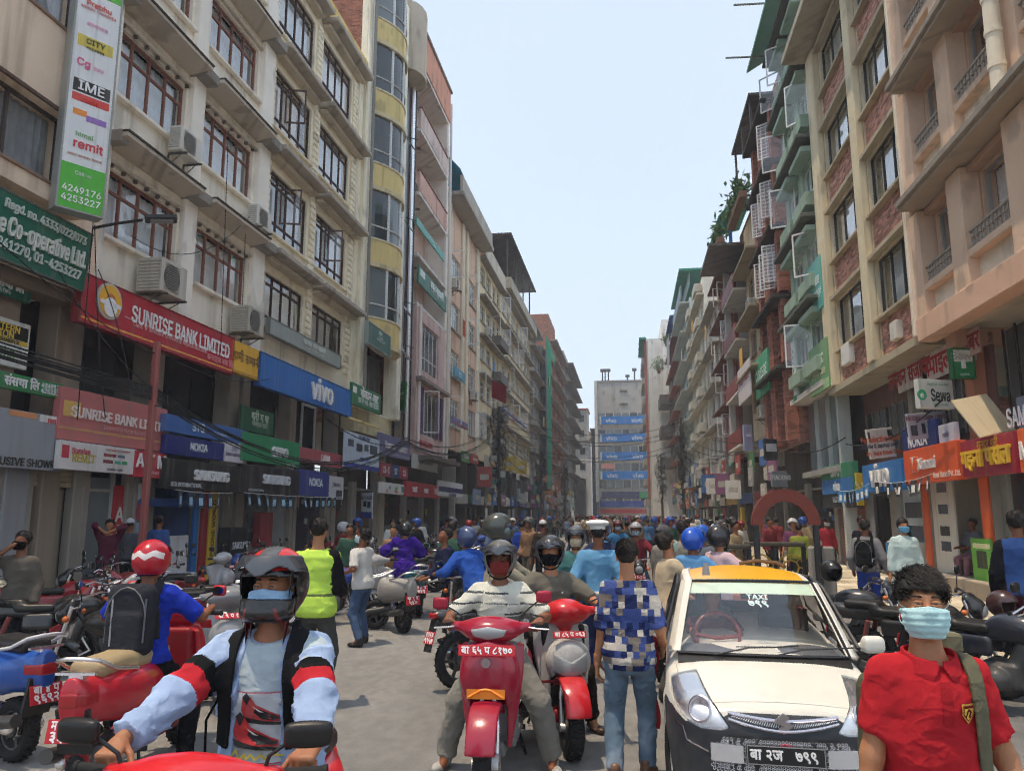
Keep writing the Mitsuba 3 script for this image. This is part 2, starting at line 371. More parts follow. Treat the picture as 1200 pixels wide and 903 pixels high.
DEVA = {
'क': (61, '0,44 0,50 62,50 62,44 36,44 36,29 41,32 50,32 57,25 57,13 54,5 51,3 47,6 50,12 51,21 49,26 45,27 41,26 36,21 36,0 30,0 30,13 24,10 10,11 4,18 5,31 9,35 14,37 27,37 27,31 19,32 14,31 10,26 10,21 14,16 18,15 24,16 30,21 30,44'),
'ख': (65, '0,44 0,50 67,50 66,44 58,44 58,0 52,0 51,3 44,0 33,0 26,2 19,6 11,13 3,25 3,29 6,32 10,32 13,29 16,29 17,32 17,43 15,44;14,21 22,11 32,6 44,6 50,8 52,10 52,15 47,13 37,13 30,18 28,26 29,31 33,36 37,38 49,38 49,32 42,33 38,32 35,28 35,23 38,19 42,18 48,19 51,21 52,23 52,44 23,44 24,33 23,29 16,21'),
'ग': (45, '0,44 0,50 46,50 46,44 38,44 38,0 31,0 31,44 17,44 17,18 16,15 11,14 5,19 3,23 4,28 10,29 10,44'),
'घ': (47, '0,44 0,50 48,50 48,44 40,44 40,0 34,0 34,13 27,10 15,10 9,14 7,18 7,25 9,30 4,35 3,38 4,44;10,42 11,35 14,33 25,33 24,28 16,27 14,25 13,20 16,16 24,15 31,18 34,21 34,44 11,44'),
'च': (51, '0,44 0,50 52,50 52,44 44,44 44,0 37,0 37,12 31,10 17,11 13,15 11,20 11,24 14,30 3,30 3,35 31,35 31,30 22,29 18,24 19,17 25,15 31,16 37,20 37,44'),
'छ': (56, '0,44 0,50 57,50 57,44 43,44 43,38 47,37 52,30 52,19 50,14 42,5 34,1 19,0 13,2 9,6 8,9 8,15 10,19 6,21 3,28 4,34 8,38 11,39 22,39 23,38 23,33 15,34 10,30 10,26 14,23 25,23 24,18 17,17 15,15 15,9 19,6 30,6 40,11 45,18 46,28 43,33 39,34 35,33 34,26 38,22 43,21 42,18 38,16 32,19 28,25 28,33 31,37 36,38 36,44'),
'ज': (59, '0,44 0,50 61,50 60,44 52,44 52,0 46,0 46,28 45,30 32,30 37,19 36,12 30,7 20,7 16,9 10,15 3,30 3,33 8,34 15,18 20,13 26,12 30,15 30,21 27,27 22,30 23,34 24,35 46,35 46,44'),
'झ': (60, '0,44 0,50 62,50 61,44 53,44 53,0 47,0 46,16 36,16 36,10 34,5 28,1 25,1 25,-1 33,-3 31,-9 18,-3 15,0 6,1 4,3 4,7 6,9 11,9 16,5 20,5 27,7 29,9 29,15 27,17 20,18 12,16 6,21 4,25 4,31 8,36 25,37 25,43;10,29 11,25 14,23 28,23 35,21 46,22 47,24 47,44 32,44 32,32 14,32'),
'ट': (40, '0,44 0,50 42,50 41,44 30,44 30,28 17,27 10,19 11,11 15,7 28,6 34,9 37,9 38,3 28,0 18,0 12,2 7,6 4,12 4,23 10,30 17,33 23,33 23,44'),
'ठ': (47, '0,44 0,50 48,50 48,44 30,43 30,33 38,29 42,23 43,11 42,8 37,3 29,0 18,0 9,4 4,11 5,25 14,32 23,33 23,44;10,13 11,11 15,7 28,6 32,7 36,11 37,16 36,21 33,25 28,28 23,28 15,26 11,22 10,19'),
'ड': (46, '0,44 0,50 47,50 47,44 39,44 39,32 21,32 17,29 20,23 35,23 41,19 43,10 39,3 32,0 22,0 11,4 2,12 5,16 8,16 14,9 21,6 32,6 36,9 36,15 34,17 27,18 19,16 13,21 11,25 11,31 15,36 32,37 32,44'),
'त': (46, '0,44 0,50 47,50 47,44 38,44 38,0 32,0 32,27 14,26 10,22 10,16 12,12 21,4 21,2 18,-1 7,9 4,14 4,24 9,30 13,32 32,32 32,44'),
'थ': (51, '4,38 4,46 7,50 9,51 21,50 26,45 27,35 24,28 19,24 15,23 15,21 19,17 27,16 33,18 38,23 38,44 31,44 31,50 52,50 52,44 44,44 44,0 38,0 38,14 31,11 19,11 10,17 7,23 7,27 14,28 19,32 20,41 19,44 14,46 9,44 10,39 15,38 15,32 9,33'),
'द': (42, '0,44 0,50 43,50 43,44 30,44 30,31 23,31 14,29 10,23 11,16 14,13 20,11 25,11 25,17 27,19 35,18 37,15 37,11 34,6 38,-1 37,-3 32,-4 28,6 16,6 9,9 4,16 5,29 12,35 23,36 24,38 24,44'),
'ध': (49, '3,38 5,47 10,51 20,51 24,48 25,41 22,36 17,39 18,45 16,46 10,43 9,39 13,33 27,32 26,27 18,26 15,21 16,17 18,15 26,14 33,17 36,20 36,44 31,44 31,50 50,50 50,44 42,44 42,0 36,0 36,12 29,9 17,9 13,11 9,17 9,24 11,29 5,33'),
'न': (44, '0,44 0,50 46,50 45,44 37,44 37,0 31,0 31,24 17,24 16,23 16,16 14,15 8,16 3,23 4,29 31,29 31,44'),
'प': (45, '0,44 0,50 47,50 46,44 38,44 38,0 32,0 32,15 26,12 15,12 9,16 6,25 6,44;13,23 16,18 20,17 26,18 32,22 32,44 13,44'),
'फ': (62, '0,44 0,50 63,50 63,44 37,44 37,30 42,32 51,32 56,28 58,24 58,14 54,4 52,3 47,6 51,13 52,20 51,24 47,27 40,25 37,22 37,0 30,0 30,14 25,12 15,12 11,14 7,20 6,25 6,44;14,44 13,22 18,17 25,18 30,22 30,44'),
'ब': (46, '0,44 0,50 47,50 47,44 39,44 39,0 32,0 32,12 26,10 13,10 9,12 4,18 4,28 6,32 15,37 29,37 29,31 20,32 19,31 28,19 31,19 32,21 32,44;11,21 14,16 23,15 22,20 14,29 10,26'),
'भ': (56, '4,38 4,46 7,50 19,51 25,46 26,43 27,25 42,25 43,27 43,44 32,44 32,50 57,50 57,44 49,44 49,0 43,0 43,18 42,20 27,20 25,12 20,12 15,16 13,20 14,25 20,26 20,41 17,45 14,46 10,45 9,41 13,37 17,37 17,32 10,33 6,35'),
'म': (48, '0,44 0,50 49,50 49,44 41,44 41,0 34,0 34,20 17,20 15,12 10,12 5,16 3,20 4,25 10,25 10,44;17,26 34,25 34,44 17,44'),
'य': (46, '0,44 0,50 48,50 47,44 39,44 39,0 33,0 33,14 27,11 15,11 12,12 6,18 3,28 11,31 13,39 10,44;11,25 14,18 22,16 27,17 33,22 33,44 18,44 19,31 15,26'),
'र': (33, '0,44 0,50 34,50 34,44 26,44 27,33 25,28 21,24 14,20 25,8 27,8 31,4 31,2 28,-1 24,1 8,17 3,25 3,29 5,31 12,31 15,29 19,31 20,34 20,43 18,44'),
'ल': (54, '0,44 0,50 55,50 55,44 47,44 47,0 41,0 41,27 40,29 35,28 31,24 29,17 23,18 24,25 21,28 15,29 10,25 10,19 12,15 24,4 24,2 21,-1 8,10 4,17 4,27 9,33 22,34 29,30 34,34 40,34 41,35 41,44'),
'व': (44, '0,44 0,50 46,50 45,44 37,44 37,0 31,0 31,12 25,10 13,10 9,12 4,18 4,28 8,34 14,37 28,37 28,31 18,32 13,30 10,25 10,21 12,17 14,16 20,15 27,17 31,21 31,44'),
'श': (54, '34,44 34,50 56,50 55,44 47,44 47,0 41,0 41,44|3,19 3,23 5,25 12,25 17,23 23,28 24,32 24,41 20,45 15,46 12,45 11,40 13,37 21,35 21,31 20,30 11,31 5,39 5,44 7,48 11,51 24,50 30,43 31,33 28,25 21,17 30,9 33,4 30,1 27,1 23,8 15,16 6,16'),
'ष': (46, '0,44 0,50 47,50 47,44 39,44 39,0 33,0 33,15 26,12 15,12 9,16 6,25 6,44;18,44 28,28 33,25 33,44;14,38 13,38 13,23 14,20 20,17 28,19 27,23'),
'स': (54, '0,44 0,50 55,50 55,44 47,44 47,0 40,0 40,21 16,22 14,20 17,17 17,15 30,4 30,2 27,-1 23,1 13,11 13,13 8,17 3,25 3,29 6,32 11,32 13,29 16,29 17,32 17,43 15,44;22,28 26,26 40,27 40,44 23,44 24,33'),
'ह': (42, '0,44 0,50 44,50 43,44 35,44 35,32 17,32 12,30 12,26 14,23 29,24 34,22 38,17 38,7 35,3 29,0 27,1 26,6 32,9 32,14 29,18 20,19 14,17 12,15 11,12 12,4 18,-3 20,-3 24,-7 21,-11 16,-9 8,-1 5,5 5,15 9,20 6,24 6,32 8,35 12,37 29,37 29,44'),
'्': (0, '-13,-10 -14,-4 -4,-4 2,-7 10,-15 12,-19 7,-22 0,-12 -8,-9'),
'ा': (21, '0,44 0,50 22,50 22,44 14,44 14,0 7,0 7,44'),
'ि': (21, '0,44 0,50 6,50 4,55 4,61 6,66 9,69 16,72 27,72 39,68 50,59 56,51 56,50 49,50 48,53 41,60 29,66 17,66 12,63 11,60 12,51 14,50 22,50 22,44 14,44 14,0 7,0 7,44'),
'ी': (21, '-18,59 -17,66 -12,71 -1,72 5,69 5,67 8,65 13,50 22,50 22,44 14,44 14,0 7,0 7,44 0,44 0,50 7,50 3,62 -1,66 -8,66 -11,62 -11,55 -9,50 -15,50'),
'ु': (0, '-36,-9 -36,-7 -31,-4 -30,-7 -22,-14 -10,-16 -4,-12 -5,-6 -10,-4 -18,-6 -20,0 -5,1 0,-3 2,-7 2,-12 0,-17 -6,-21 -19,-21 -29,-16'),
'े': (0, '-32,67 -32,72 -18,71 -11,62 -8,50 -14,50 -16,59 -21,66'),
'ै': (0, '-32,55 -34,61 -32,62 -21,62 -17,60 -19,65 -25,67 -31,66 -32,68 -32,72 -20,72 -12,64 -8,50 -15,50 -18,55 -23,57'),
'ो': (21, '-12,70 -11,72 0,72 4,70 7,67 11,59 13,50 22,50 22,44 14,44 14,0 7,0 7,44 0,44 0,50 7,50 6,56 0,66 -4,67 -10,66'),
'ं': (0, '-15,61 -14,66 -12,67 -8,67 -6,65 -6,60 -8,58 -12,58'),
'ः': (22, '6,33 6,36 8,39 14,39 16,37 16,32 14,30 8,30|6,7 6,10 8,13 14,13 16,11 16,6 14,4 8,4'),
'०': (44, '6,21 7,33 12,39 16,41 27,41 32,39 38,30 38,21 36,16 28,10 16,10 12,12;13,22 17,16 20,15 28,17 31,22 30,32 24,36 16,34 13,30'),
'१': (44, '10,20 13,24 23,30 28,38 28,41 26,44 23,45 18,44 17,43 17,38 19,36 22,36 22,34 19,31 17,31 11,37 11,45 17,50 27,50 31,48 34,44 34,35 32,31 20,20 26,14 28,14 34,7 35,1 32,-6 29,-6 26,-3 28,0 28,5'),
'२': (44, '7,45 7,48 9,49 25,50 30,48 33,45 35,41 35,29 32,23 26,18 37,5 38,2 36,0 32,-1 27,8 19,16 11,16 8,19 8,22 10,25 17,25 21,23 26,26 29,33 28,41 21,45 9,42'),
'३': (44, '7,46 8,48 13,50 26,50 30,48 33,44 33,35 30,31 36,24 36,17 31,10 27,8 35,-1 35,-3 31,-6 28,-4 21,7 15,6 9,9 9,14 11,16 18,16 21,13 23,13 29,17 29,23 26,26 15,27 15,32 23,33 26,35 27,42 21,45 9,42'),
'४': (44, '5,43 5,51 12,50 13,40 23,31 32,42 32,50 39,51 39,42 35,35 27,27 34,15 34,7 29,1 18,0 10,6 10,16 17,26 9,35;16,14 18,6 24,6 28,9 27,16 23,21 18,18'),
'५': (44, '7,28 8,45 11,51 13,51 18,49 13,38 14,27 18,23 25,22 26,28 28,30 35,30 37,28 38,21 34,18 34,15 44,-3 38,-5 29,12 28,17 15,18 10,22'),
'६': (44, '8,38 9,46 12,49 17,51 31,51 31,45 21,46 17,45 15,43 15,37 17,35 31,34 30,29 20,28 17,25 17,19 19,16 27,14 28,19 30,22 39,21 40,13 37,11 37,7 43,-1 43,-3 37,-4 31,9 20,9 12,15 11,27 13,28 13,31 9,35'),
'७': (44, '6,24 3,46 7,47 10,46 11,31 15,17 20,11 26,9 31,10 34,14 35,21 34,30 29,37 26,38 23,37 22,36 22,31 25,28 32,27 32,25 31,22 23,23 18,26 16,29 15,33 16,38 21,43 30,43 37,38 41,27 41,16 37,7 32,4 21,4 12,10'),
'८': (44, '6,9 6,19 9,25 31,51 35,47 35,45 15,22 12,11 18,6 27,6 38,11 40,5 28,0 17,0 9,4'),
'९': (44, '6,32 6,42 10,48 14,50 24,50 31,45 33,38 32,31 28,26 23,25 23,23 40,10 42,6 42,-1 39,-6 34,-4 35,6 27,13 25,13 21,18 19,18 15,23 13,23;13,34 15,30 19,29 23,30 26,34 25,42 21,45 15,44 12,40'),
'आ': (82, '3,26 3,30 8,31 13,20 18,14 25,12 31,15 30,24 26,28 21,28 20,32 23,34 27,34 30,37 30,43 25,46 13,43 12,49 17,51 29,51 35,47 37,43 37,38 35,33 32,32 32,30 37,28 47,29 48,30 48,44 42,44 42,50 83,50 83,44 75,44 75,0 68,0 68,44 54,44 54,0 48,0 48,23 37,23 38,17 34,9 30,7 20,7 14,10 10,14'),
'अ': (61, '3,26 3,30 8,31 13,20 18,14 24,12 29,13 31,15 31,22 26,28 21,28 20,33 27,34 30,37 30,43 25,46 13,43 12,49 17,51 32,50 37,43 36,35 34,32 32,32 32,29 41,28 47,29 48,31 48,44 42,44 42,50 62,50 62,44 54,44 54,0 48,0 48,23 37,23 38,17 34,9 30,7 20,7 14,10 10,14'),
'इ': (39, '0,44 0,50 40,50 40,44 32,44 32,32 14,32 10,29 13,23 28,23 34,19 36,15 35,7 32,3 25,0 25,-1 33,-3 31,-9 18,-3 15,0 9,0 4,3 4,7 6,9 13,8 15,5 21,5 29,9 29,15 27,17 20,18 12,16 6,21 4,25 4,31 8,36 25,37 25,44'),
'।': (30, '16,50 22,50 22,0 16,0'),
}
def ray(x, y):
 return _f + _r * (x - 600) / F_PX - _u * (y - 451.5) / F_PX
def at_x(x, y, X):                          # the point of the wall plane x = X that a line of sight meets (y, z)
 d = ray(x, y)
 t = X / d[0]
 return d[1] * t, CAM_H + d[2] * t
def at_y(x, y, Y):
 d = ray(x, y)
 t = Y / d[1]
 return d[0] * t, CAM_H + d[2] * t
def at_z(x, y, Z=0.0):
 d = ray(x, y)
 t = (Z - CAM_H) / d[2]
 return d[0] * t, d[1] * t
# ------------------------------------------------------------------ the setting: ground, road, pavements
put('ground', MB().box((-400, -200, -.5), (400, 900, -.012)), 'asphalt', smooth=False, kind='structure', label='dusty dark ground under the whole street')
put('road', MB().box((-9.1, -20, -.3), (4.15, 300, 0)), 'asphalt', kind='structure', label='worn grey asphalt road running away between the buildings')
def pavement(name, x0, x1, kx, label, cols, ys, side):
 k = put(name, MB().box((x0, -20, -.2), (x1, 300, .135)), 'paving', col='#8f8675', kind='structure', label=label)
 kerb = [dish(MB().cbox((kx - .08, .01, -.1), (kx + .08, .99, .15), .02), 'paving', col=c) for c in ('#a39b8c', '#958d7e', '#8a8376')]
 for i in range(3, 46):
  put('kerbstone', rnd.choice(kerb), parent=k, T=T4().translate([0, i, 0]))
 put('kerb_line', MB().box((kx - .08, 46, -.1), (kx + .08, 300, .15)), 'paving', k, '#8a8376')
 if cols:
  w = (x1 - x0 - .25) / cols
  sl = [dish(MB().cbox((.006, .006, .05), (w - .006, .594, .15), .008), 'paving', col=c) for c in ('#b5aa94', '#a89d88', '#bdb4a2', '#9c917d', '#aba28f')]
  for j in range(cols):
   for i in range(*ys):
    put('paving_slab', rnd.choice(sl), parent=k, T=T4().translate([(kx + .09 if side > 0 else x0) + j * w, i * .6 + (.3 if j % 2 else 0), rnd.uniform(-.004, .004)]))
pavement('pavement', 4.15, 7.3, 4.2, 'pale stone paved pavement with kerb in front of the right hand shops', 5, (13, 52), 1)
pavement('pavement', -10.6, -9.0, -9.05, 'grey pavement strip in front of the left hand shops', 0, (0, 0), -1)
# ------------------------------------------------------------------ lettering and boards
_txt = {}
def text_geo(s, bold):
 if (s, bold) not in _txt:
  if any(ord(c) > 0x900 for c in s):
   import shapely
   x, parts, i = 0, [], 0
   q = []
   for c in s:                     # the short i stands before its consonant
    if c == '\u093f' and q:
     q.insert(len(q) - 1, c)
    else:
     q.append(c)
   for c in q:
    if c not in DEVA:
     x += 24
     continue
    adv, e = DEVA[c]
    for p in e.split('|'):
     rings = [[(float(a) + x, float(b)) for a, b in (w.split(',') for w in r.split())] for r in p.split(';')]
     g = shapely.Polygon(rings[0], rings[1:]).buffer(2.2 if bold else 1.0)
     parts.append(g)
    x += adv
   g = shapely.union_all(parts).simplify(.6)
   m = trimesh.util.concatenate([trimesh.creation.extrude_polygon(a, 1.0, engine='earcut') for a in getattr(g, 'geoms', [g])])
   m.vertices[:, :2] /= 50.0
  else:
   m = meshkit.text_mesh(s, 1.0, 1.0, bold)
  m.vertices[:, 0] -= m.vertices[:, 0].min()
  _txt[(s, bold)] = (np.array(m.vertices), np.array(m.faces))
 return _txt[(s, bold)]
def text_at(mb, s, h, x, y, z, bold=False, align='c', maxw=None, depth=.006, c=None):
 v, f = text_geo(s, bold)
 w = v[:, 0].max()
 sx = h if maxw is None else min(h, maxw / w)
 if maxw is not None and maxw < 0:
  sx = -maxw / w
 x0 = x - {'c': w * sx / 2, 'l': 0, 'r': w * sx}[align]
 mb.raw(np.stack([v[:, 0] * sx + x0, v[:, 1] * h + y, v[:, 2] * depth + z], 1), f, c)
LEFT_R = np.stack([(0, 1.0, 0), (0, 0, 1.0), (1.0, 0, 0)], 1)
RIGHT_R = np.stack([(0, -1.0, 0), (0, 0, 1.0), (-1.0, 0, 0)], 1)
FRONT_R = np.stack([(1.0, 0, 0), (0, 0, 1.0), (0, -1.0, 0)], 1)
def board(name, label, R, cen, W, H, col, texts=(), patches=(), depth=.1, cat='sign', rim=None, mat='paint', group=None, parent=None, back=None):
 """texts: (string, height, x, y, colour, bold, depth, widest); patches: (x0, y0, x1, y1, colour). x and y run from -1 to 1 over the board."""
 M = M4(R, cen)
 k = put(name, MB().cbox((-W / 2, -H / 2, -depth), (W / 2, H / 2, 0), .008).moved(M), mat, parent, col, label=label, cat=cat, group=group)
 if rim:
  r = MB()
  for a, b in (((-W / 2 - .02, -H / 2 - .02), (W / 2 + .02, -H / 2 + .01)), ((-W / 2 - .02, H / 2 - .01), (W / 2 + .02, H / 2 + .02)), ((-W / 2 - .02, -H / 2 + .01), (-W / 2 + .01, H / 2 - .01)), ((W / 2 - .01, -H / 2 + .01), (W / 2 + .02, H / 2 - .01))):
   r.box((*a, -depth - .01), (*b, .014))
  put('frame', r.moved(M), 'paint', k, rim)
 for i, (x0, y0, x1, y1, c) in enumerate(patches):
  put('print', MB().box((x0 * W / 2, y0 * H / 2, .0005), (x1 * W / 2, y1 * H / 2, .004 + .0007 * i)).moved(M), mat, k, c)
 for s, h, x, y, c, *o in texts:
  m = MB()
  bold, dep, mw = (list(o) + [False, .006, None][len(o):])
  text_at(m, s, h * H, x * W / 2, y * H / 2 - h * H / 2, .006 + .0007 * len(patches), bold, 'c', (mw * W) if mw else None, min(dep, .06))
  put('lettering', m.moved(M), 'paint', k, c)
 return k
def wsign(name, label, side, X, a, b, col, texts=(), patches=(), tilt=0.0, **kw):
 """A board on the left (-1) or right (1) house front between the sight lines a (upper corner nearer the picture's left) and b (lower corner)."""
 (ya, za), (yb, zb) = at_x(*a, X), at_x(*b, X)
 R = (LEFT_R if side < 0 else RIGHT_R) @ rotx(tilt)
 return board(name, label, R, (X, (ya + yb) / 2, (za + zb) / 2), abs(yb - ya), abs(za - zb), col, texts, patches, **kw)
def fsign(name, label, Y, a, b, col, texts=(), patches=(), yaw=0.0, tilt=0.0, roll=0.0, **kw):
 """A board facing down the street towards the camera at distance Y between two sight lines."""
 (xa, za), (xb, zb) = at_y(*a, Y), at_y(*b, Y)
 R = rotz(yaw) @ FRONT_R @ rotx(tilt) @ rotz(roll)
 return board(name, label, R, ((xa + xb) / 2, Y, (za + zb) / 2), abs(xb - xa), abs(za - zb), col, texts, patches, **kw)
# ------------------------------------------------------------------ house fronts
_cache = {}
class Front:
 """u runs along the street (world y), v up, w out of the wall towards the street."""
 def __init__(s, name, label, side, X, cat='building', group=None):
  s.out, s.X, s.k = (1 if side < 0 else -1), X, thing(name, label, cat, group)
 def p(s, u, v, w):
  return np.array([s.X + s.out * w, u, v])
 def b(s, part, u0, u1, v0, v1, w0, w1, col, mat='plaster', e=0, mb=None, t=None):
  m = MB() if mb is None else mb
  c = None if mb is None else col
  (m.cbox(s.p(u0, v0, w0), s.p(u1, v1, w1), e, c) if e else m.box(s.p(u0, v0, w0), s.p(u1, v1, w1), c))
  return put(part, m, mat, s.k, col, t=t) if mb is None else None
 def wall(s, u0, u1, v0, v1, holes, col, part='wall', mat='plaster', w0=-.25, w1=0.0):
  us = sorted({u0, u1, *[min(max(h[i], u0), u1) for h in holes for i in (0, 1)]})
  vs = sorted({v0, v1, *[min(max(h[i], v0), v1) for h in holes for i in (2, 3)]})
  m = MB()
  for a, b in zip(us, us[1:]):
   run = None
   for c, d in zip(vs, vs[1:]):
    hole = any(h[0] - 1e-6 <= a and b <= h[1] + 1e-6 and h[2] - 1e-6 <= c and d <= h[3] + 1e-6 for h in holes)
    if not hole:
     run = (run[0], d) if run else (c, d)
    if run and (hole or d == vs[-1]):
     m.box(s.p(a, run[0], w0), s.p(b, run[1], w1))
     run = None
  return put(part, m, mat, s.k, col)
 def shell(s, u0, u1, v0, v1, col, depth=9.0, roof='#6f6a62', mat='plaster', inner=-1.1):
  for a, b in ((u0, u0 + .2), (u1 - .2, u1)):
   s.b('side_wall', a, b, v0, v1, -depth, -.26, col, mat)
  s.b('rear_wall', u0 + .2, u1 - .2, v0, v1, -depth, -depth + .2, col, mat)
  s.b('roof', u0 + .2, u1 - .2, v1 - .2, v1 - .02, -depth + .2, -.26, roof)
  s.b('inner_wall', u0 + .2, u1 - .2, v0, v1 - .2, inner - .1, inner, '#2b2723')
 def window(s, u0, u1, v0, v1, nc=2, tr=(), fc='#6b4a3c', fw=.055, glass='glass', each=False, rec=.10, curt=None, cw=None, mat='wood', skip=()):
  W, H = round(u1 - u0, 2), round(v1 - v0, 2)
  kk = ('w', s.out, W, H, nc, tuple(tr), fc, fw, mat)
  us = np.linspace(fw, W - fw, nc + 1) if cw is None else np.concatenate([[fw], fw + (W - 2 * fw) * np.cumsum(cw) / sum(cw)])
  vs = [fw, *[H * t for t in tr], H - fw]
  o = s.out
  q = lambda u, v, w: (o * w, u, v)
  if kk not in _cache:
   m = MB()
   m.box(q(0, 0, -.07), q(W, fw, 0)); m.box(q(0, H - fw, -.07), q(W, H, 0)); m.box(q(0, fw, -.07), q(fw, H - fw, 0)); m.box(q(W - fw, fw, -.07), q(W, H - fw, 0))
   for u in us[1:-1]:
    m.box(q(u - fw / 2, fw, -.066), q(u + fw / 2, H - fw, -.004))
   for v in vs[1:-1]:
    m.box(q(fw, v - fw / 2, -.062), q(W - fw, v + fw / 2, -.002))
   _cache[kk] = dish(m, mat, col=fc)
  T = T4().translate([s.X - o * rec, u0, v0])
  k = put('window', _cache[kk], parent=s.k, T=T)
  if each:
   for a, b in zip(us, us[1:]):
    for c, d in zip(vs, vs[1:]):
     if (round(a, 2), round(c, 2)) in skip:
      continue
     pk = ('p', o, round(b - a, 3), round(d - c, 3), glass)
     if pk not in _cache:
      _cache[pk] = dish(MB().raw([q(0, 0, -.035), q(b - a, 0, -.035), q(b - a, d - c, -.035), q(0, d - c, -.035)], [[0, 1, 2], [0, 2, 3]]) if glass == 'glass' else MB().box(q(0, 0, -.045), q(b - a, d - c, -.03)), glass)
     put('pane', _cache[pk], parent=k, T=T4().translate([s.X - o * rec, u0 + a, v0 + c]))
  else:
   pk = ('P', o, W, H, fw, glass)
   if pk not in _cache:
    _cache[pk] = dish(MB().raw([q(fw / 2, fw / 2, -.035), q(W - fw / 2, fw / 2, -.035), q(W - fw / 2, H - fw / 2, -.035), q(fw / 2, H - fw / 2, -.035)], [[0, 1, 2], [0, 2, 3]]) if glass == 'glass' else MB().box(q(fw / 2, fw / 2, -.045), q(W - fw / 2, H - fw / 2, -.03)), glass)
   put('pane', _cache[pk], parent=k, T=T)
  if curt:
   ck = ('c', o, W, H, curt)
   if ck not in _cache:
    c, part = curt[:2]
    n = max(8, int(W * part / .035))
    ph, sd = rnd.uniform(0, 9), rnd.randrange(99)
    uu = np.linspace(.02, max(W * part, .1), n)
    ww = -.22 + .022 * np.sin(uu * 42 + ph + 2 * np.sin(uu * 5)) + .012 * (meshkit.noise(np.stack([uu * 9, uu * 0, uu * 0], 1), sd) - .5)
    if len(curt) > 2 and curt[2] == 'r':
     uu = W - uu
    V = np.vstack([np.stack([o * ww, uu, 0 * uu + .02], 1), np.stack([o * ww, uu, 0 * uu + H - .02], 1)])
    i = np.arange(n - 1)
    _cache[ck] = dish(MB().raw(V, np.vstack([np.stack([i, i + 1, i + 1 + n], 1), np.stack([i, i + 1 + n, i + n], 1)])), 'cloth', smooth=True, col=c)
   put('curtain', _cache[ck], parent=k, T=T)
  return k
 def casement(s, u, v0, v1, wd, ang, fc='#d9dcdb', glass='glass', grid=0):     # an open window leaf, hinged at u
  H = round(v1 - v0, 2)
  kk = ('l', wd, H, fc, grid)
  if kk not in _cache:
   m, fw = MB(), .05
   m.box((0, -.02, 0), (wd, .02, fw)); m.box((0, -.02, H - fw), (wd, .02, H)); m.box((0, -.02, fw), (fw, .02, H - fw)); m.box((wd - fw, -.02, fw), (wd, .02, H - fw))
   for g in range(1, grid + 1):
    z = H * g / (grid + 1)
    m.box((fw, -.012, z - .012), (wd - fw, .012, z + .012))
    if g <= 3:
     x = wd * g / 4
     m.box((x - .012, -.009, fw), (x + .012, .009, H - fw))
   _cache[kk] = dish(m, 'paint', col=fc)
   _cache[kk + ('g',)] = dish(MB().raw([(fw / 2, 0, fw / 2), (wd - fw / 2, 0, fw / 2), (wd - fw / 2, 0, H - fw / 2), (fw / 2, 0, H - fw / 2)], [[0, 1, 2], [0, 2, 3]]), 'glass' if glass == 'glass' else glass)
  T = TT(M4(rotz(ang), s.p(u, v0, .03)))
  k = put('window_leaf', _cache[kk], parent=s.k, T=T)
  put('pane', _cache[kk + ('g',)], parent=k, T=T)
 def railing(s, u0, u1, v0, v1, w, col='#3a3a3c', step=.12, part='railing', r=.009):
  m = MB()
  m.box(s.p(u0, v1 - .03, w - .015), s.p(u1, v1, w + .015)); m.box(s.p(u0, v0, w - .012), s.p(u1, v0 + .025, w + .012))
  for u in np.arange(u0 + step / 2, u1, step):
   m.box(s.p(u - r, v0, w - r), s.p(u + r, v1 - .03, w + r))
  return put(part, m, 'paint', s.k, col)
def ac_unit(label, side, X, y, z, w=.85, h=.6, d=.33, group='air conditioner units on the house fronts', fan=True, col='#c9c6bd'):
 o = 1 if side < 0 else -1
 k = thing('air_conditioner', label, 'air conditioner', group)
 kk = ('ac', o, w, h, d, col)
 if kk not in _cache:
  q = lambda u, v, t: (o * t, u, v)
  grid, drum, br = MB(), MB(), [MB(), MB()]
  for i in range(12):
   grid.box(q(w * .12, .08 + i * (h - .16) / 11.5, d + .07), q(w * .66, .094 + i * (h - .16) / 11.5, d + .085))
  for i in range(9):
   grid.box(q(-.012, .06 + i * (h - .12) / 8.5, .1), q(-.002, .075 + i * (h - .12) / 8.5, d + .02))
  drum.cyl(q(w * .39, h / 2, d + .05), q(w * .39, h / 2, d + .066), h * .40, n=20)
  for b, u in zip(br, (.12, w - .12)):
   b.box(q(u - .02, -.06, .0), q(u + .02, -.02, d + .15)).box(q(u - .02, -.35, .0), q(u + .02, -.06, .03)).tube([q(u, -.33, .02), q(u, -.05, d)], .014, 4)
  _cache[kk] = [dish(MB().cbox(q(0, 0, .06), q(w, h, d + .06), .02), 'paint', col=col), dish(drum, 'paint', col='#4a4b4b'), dish(grid, 'paint', col='#8d8c86'), *[dish(b, 'paint', col='#3b3835') for b in br]]
 T = T4().translate([X, y, z])
 for n, m in zip(('casing', 'fan', 'grille', 'bracket', 'bracket'), _cache[kk]):
  put(n, m, parent=k, T=T)
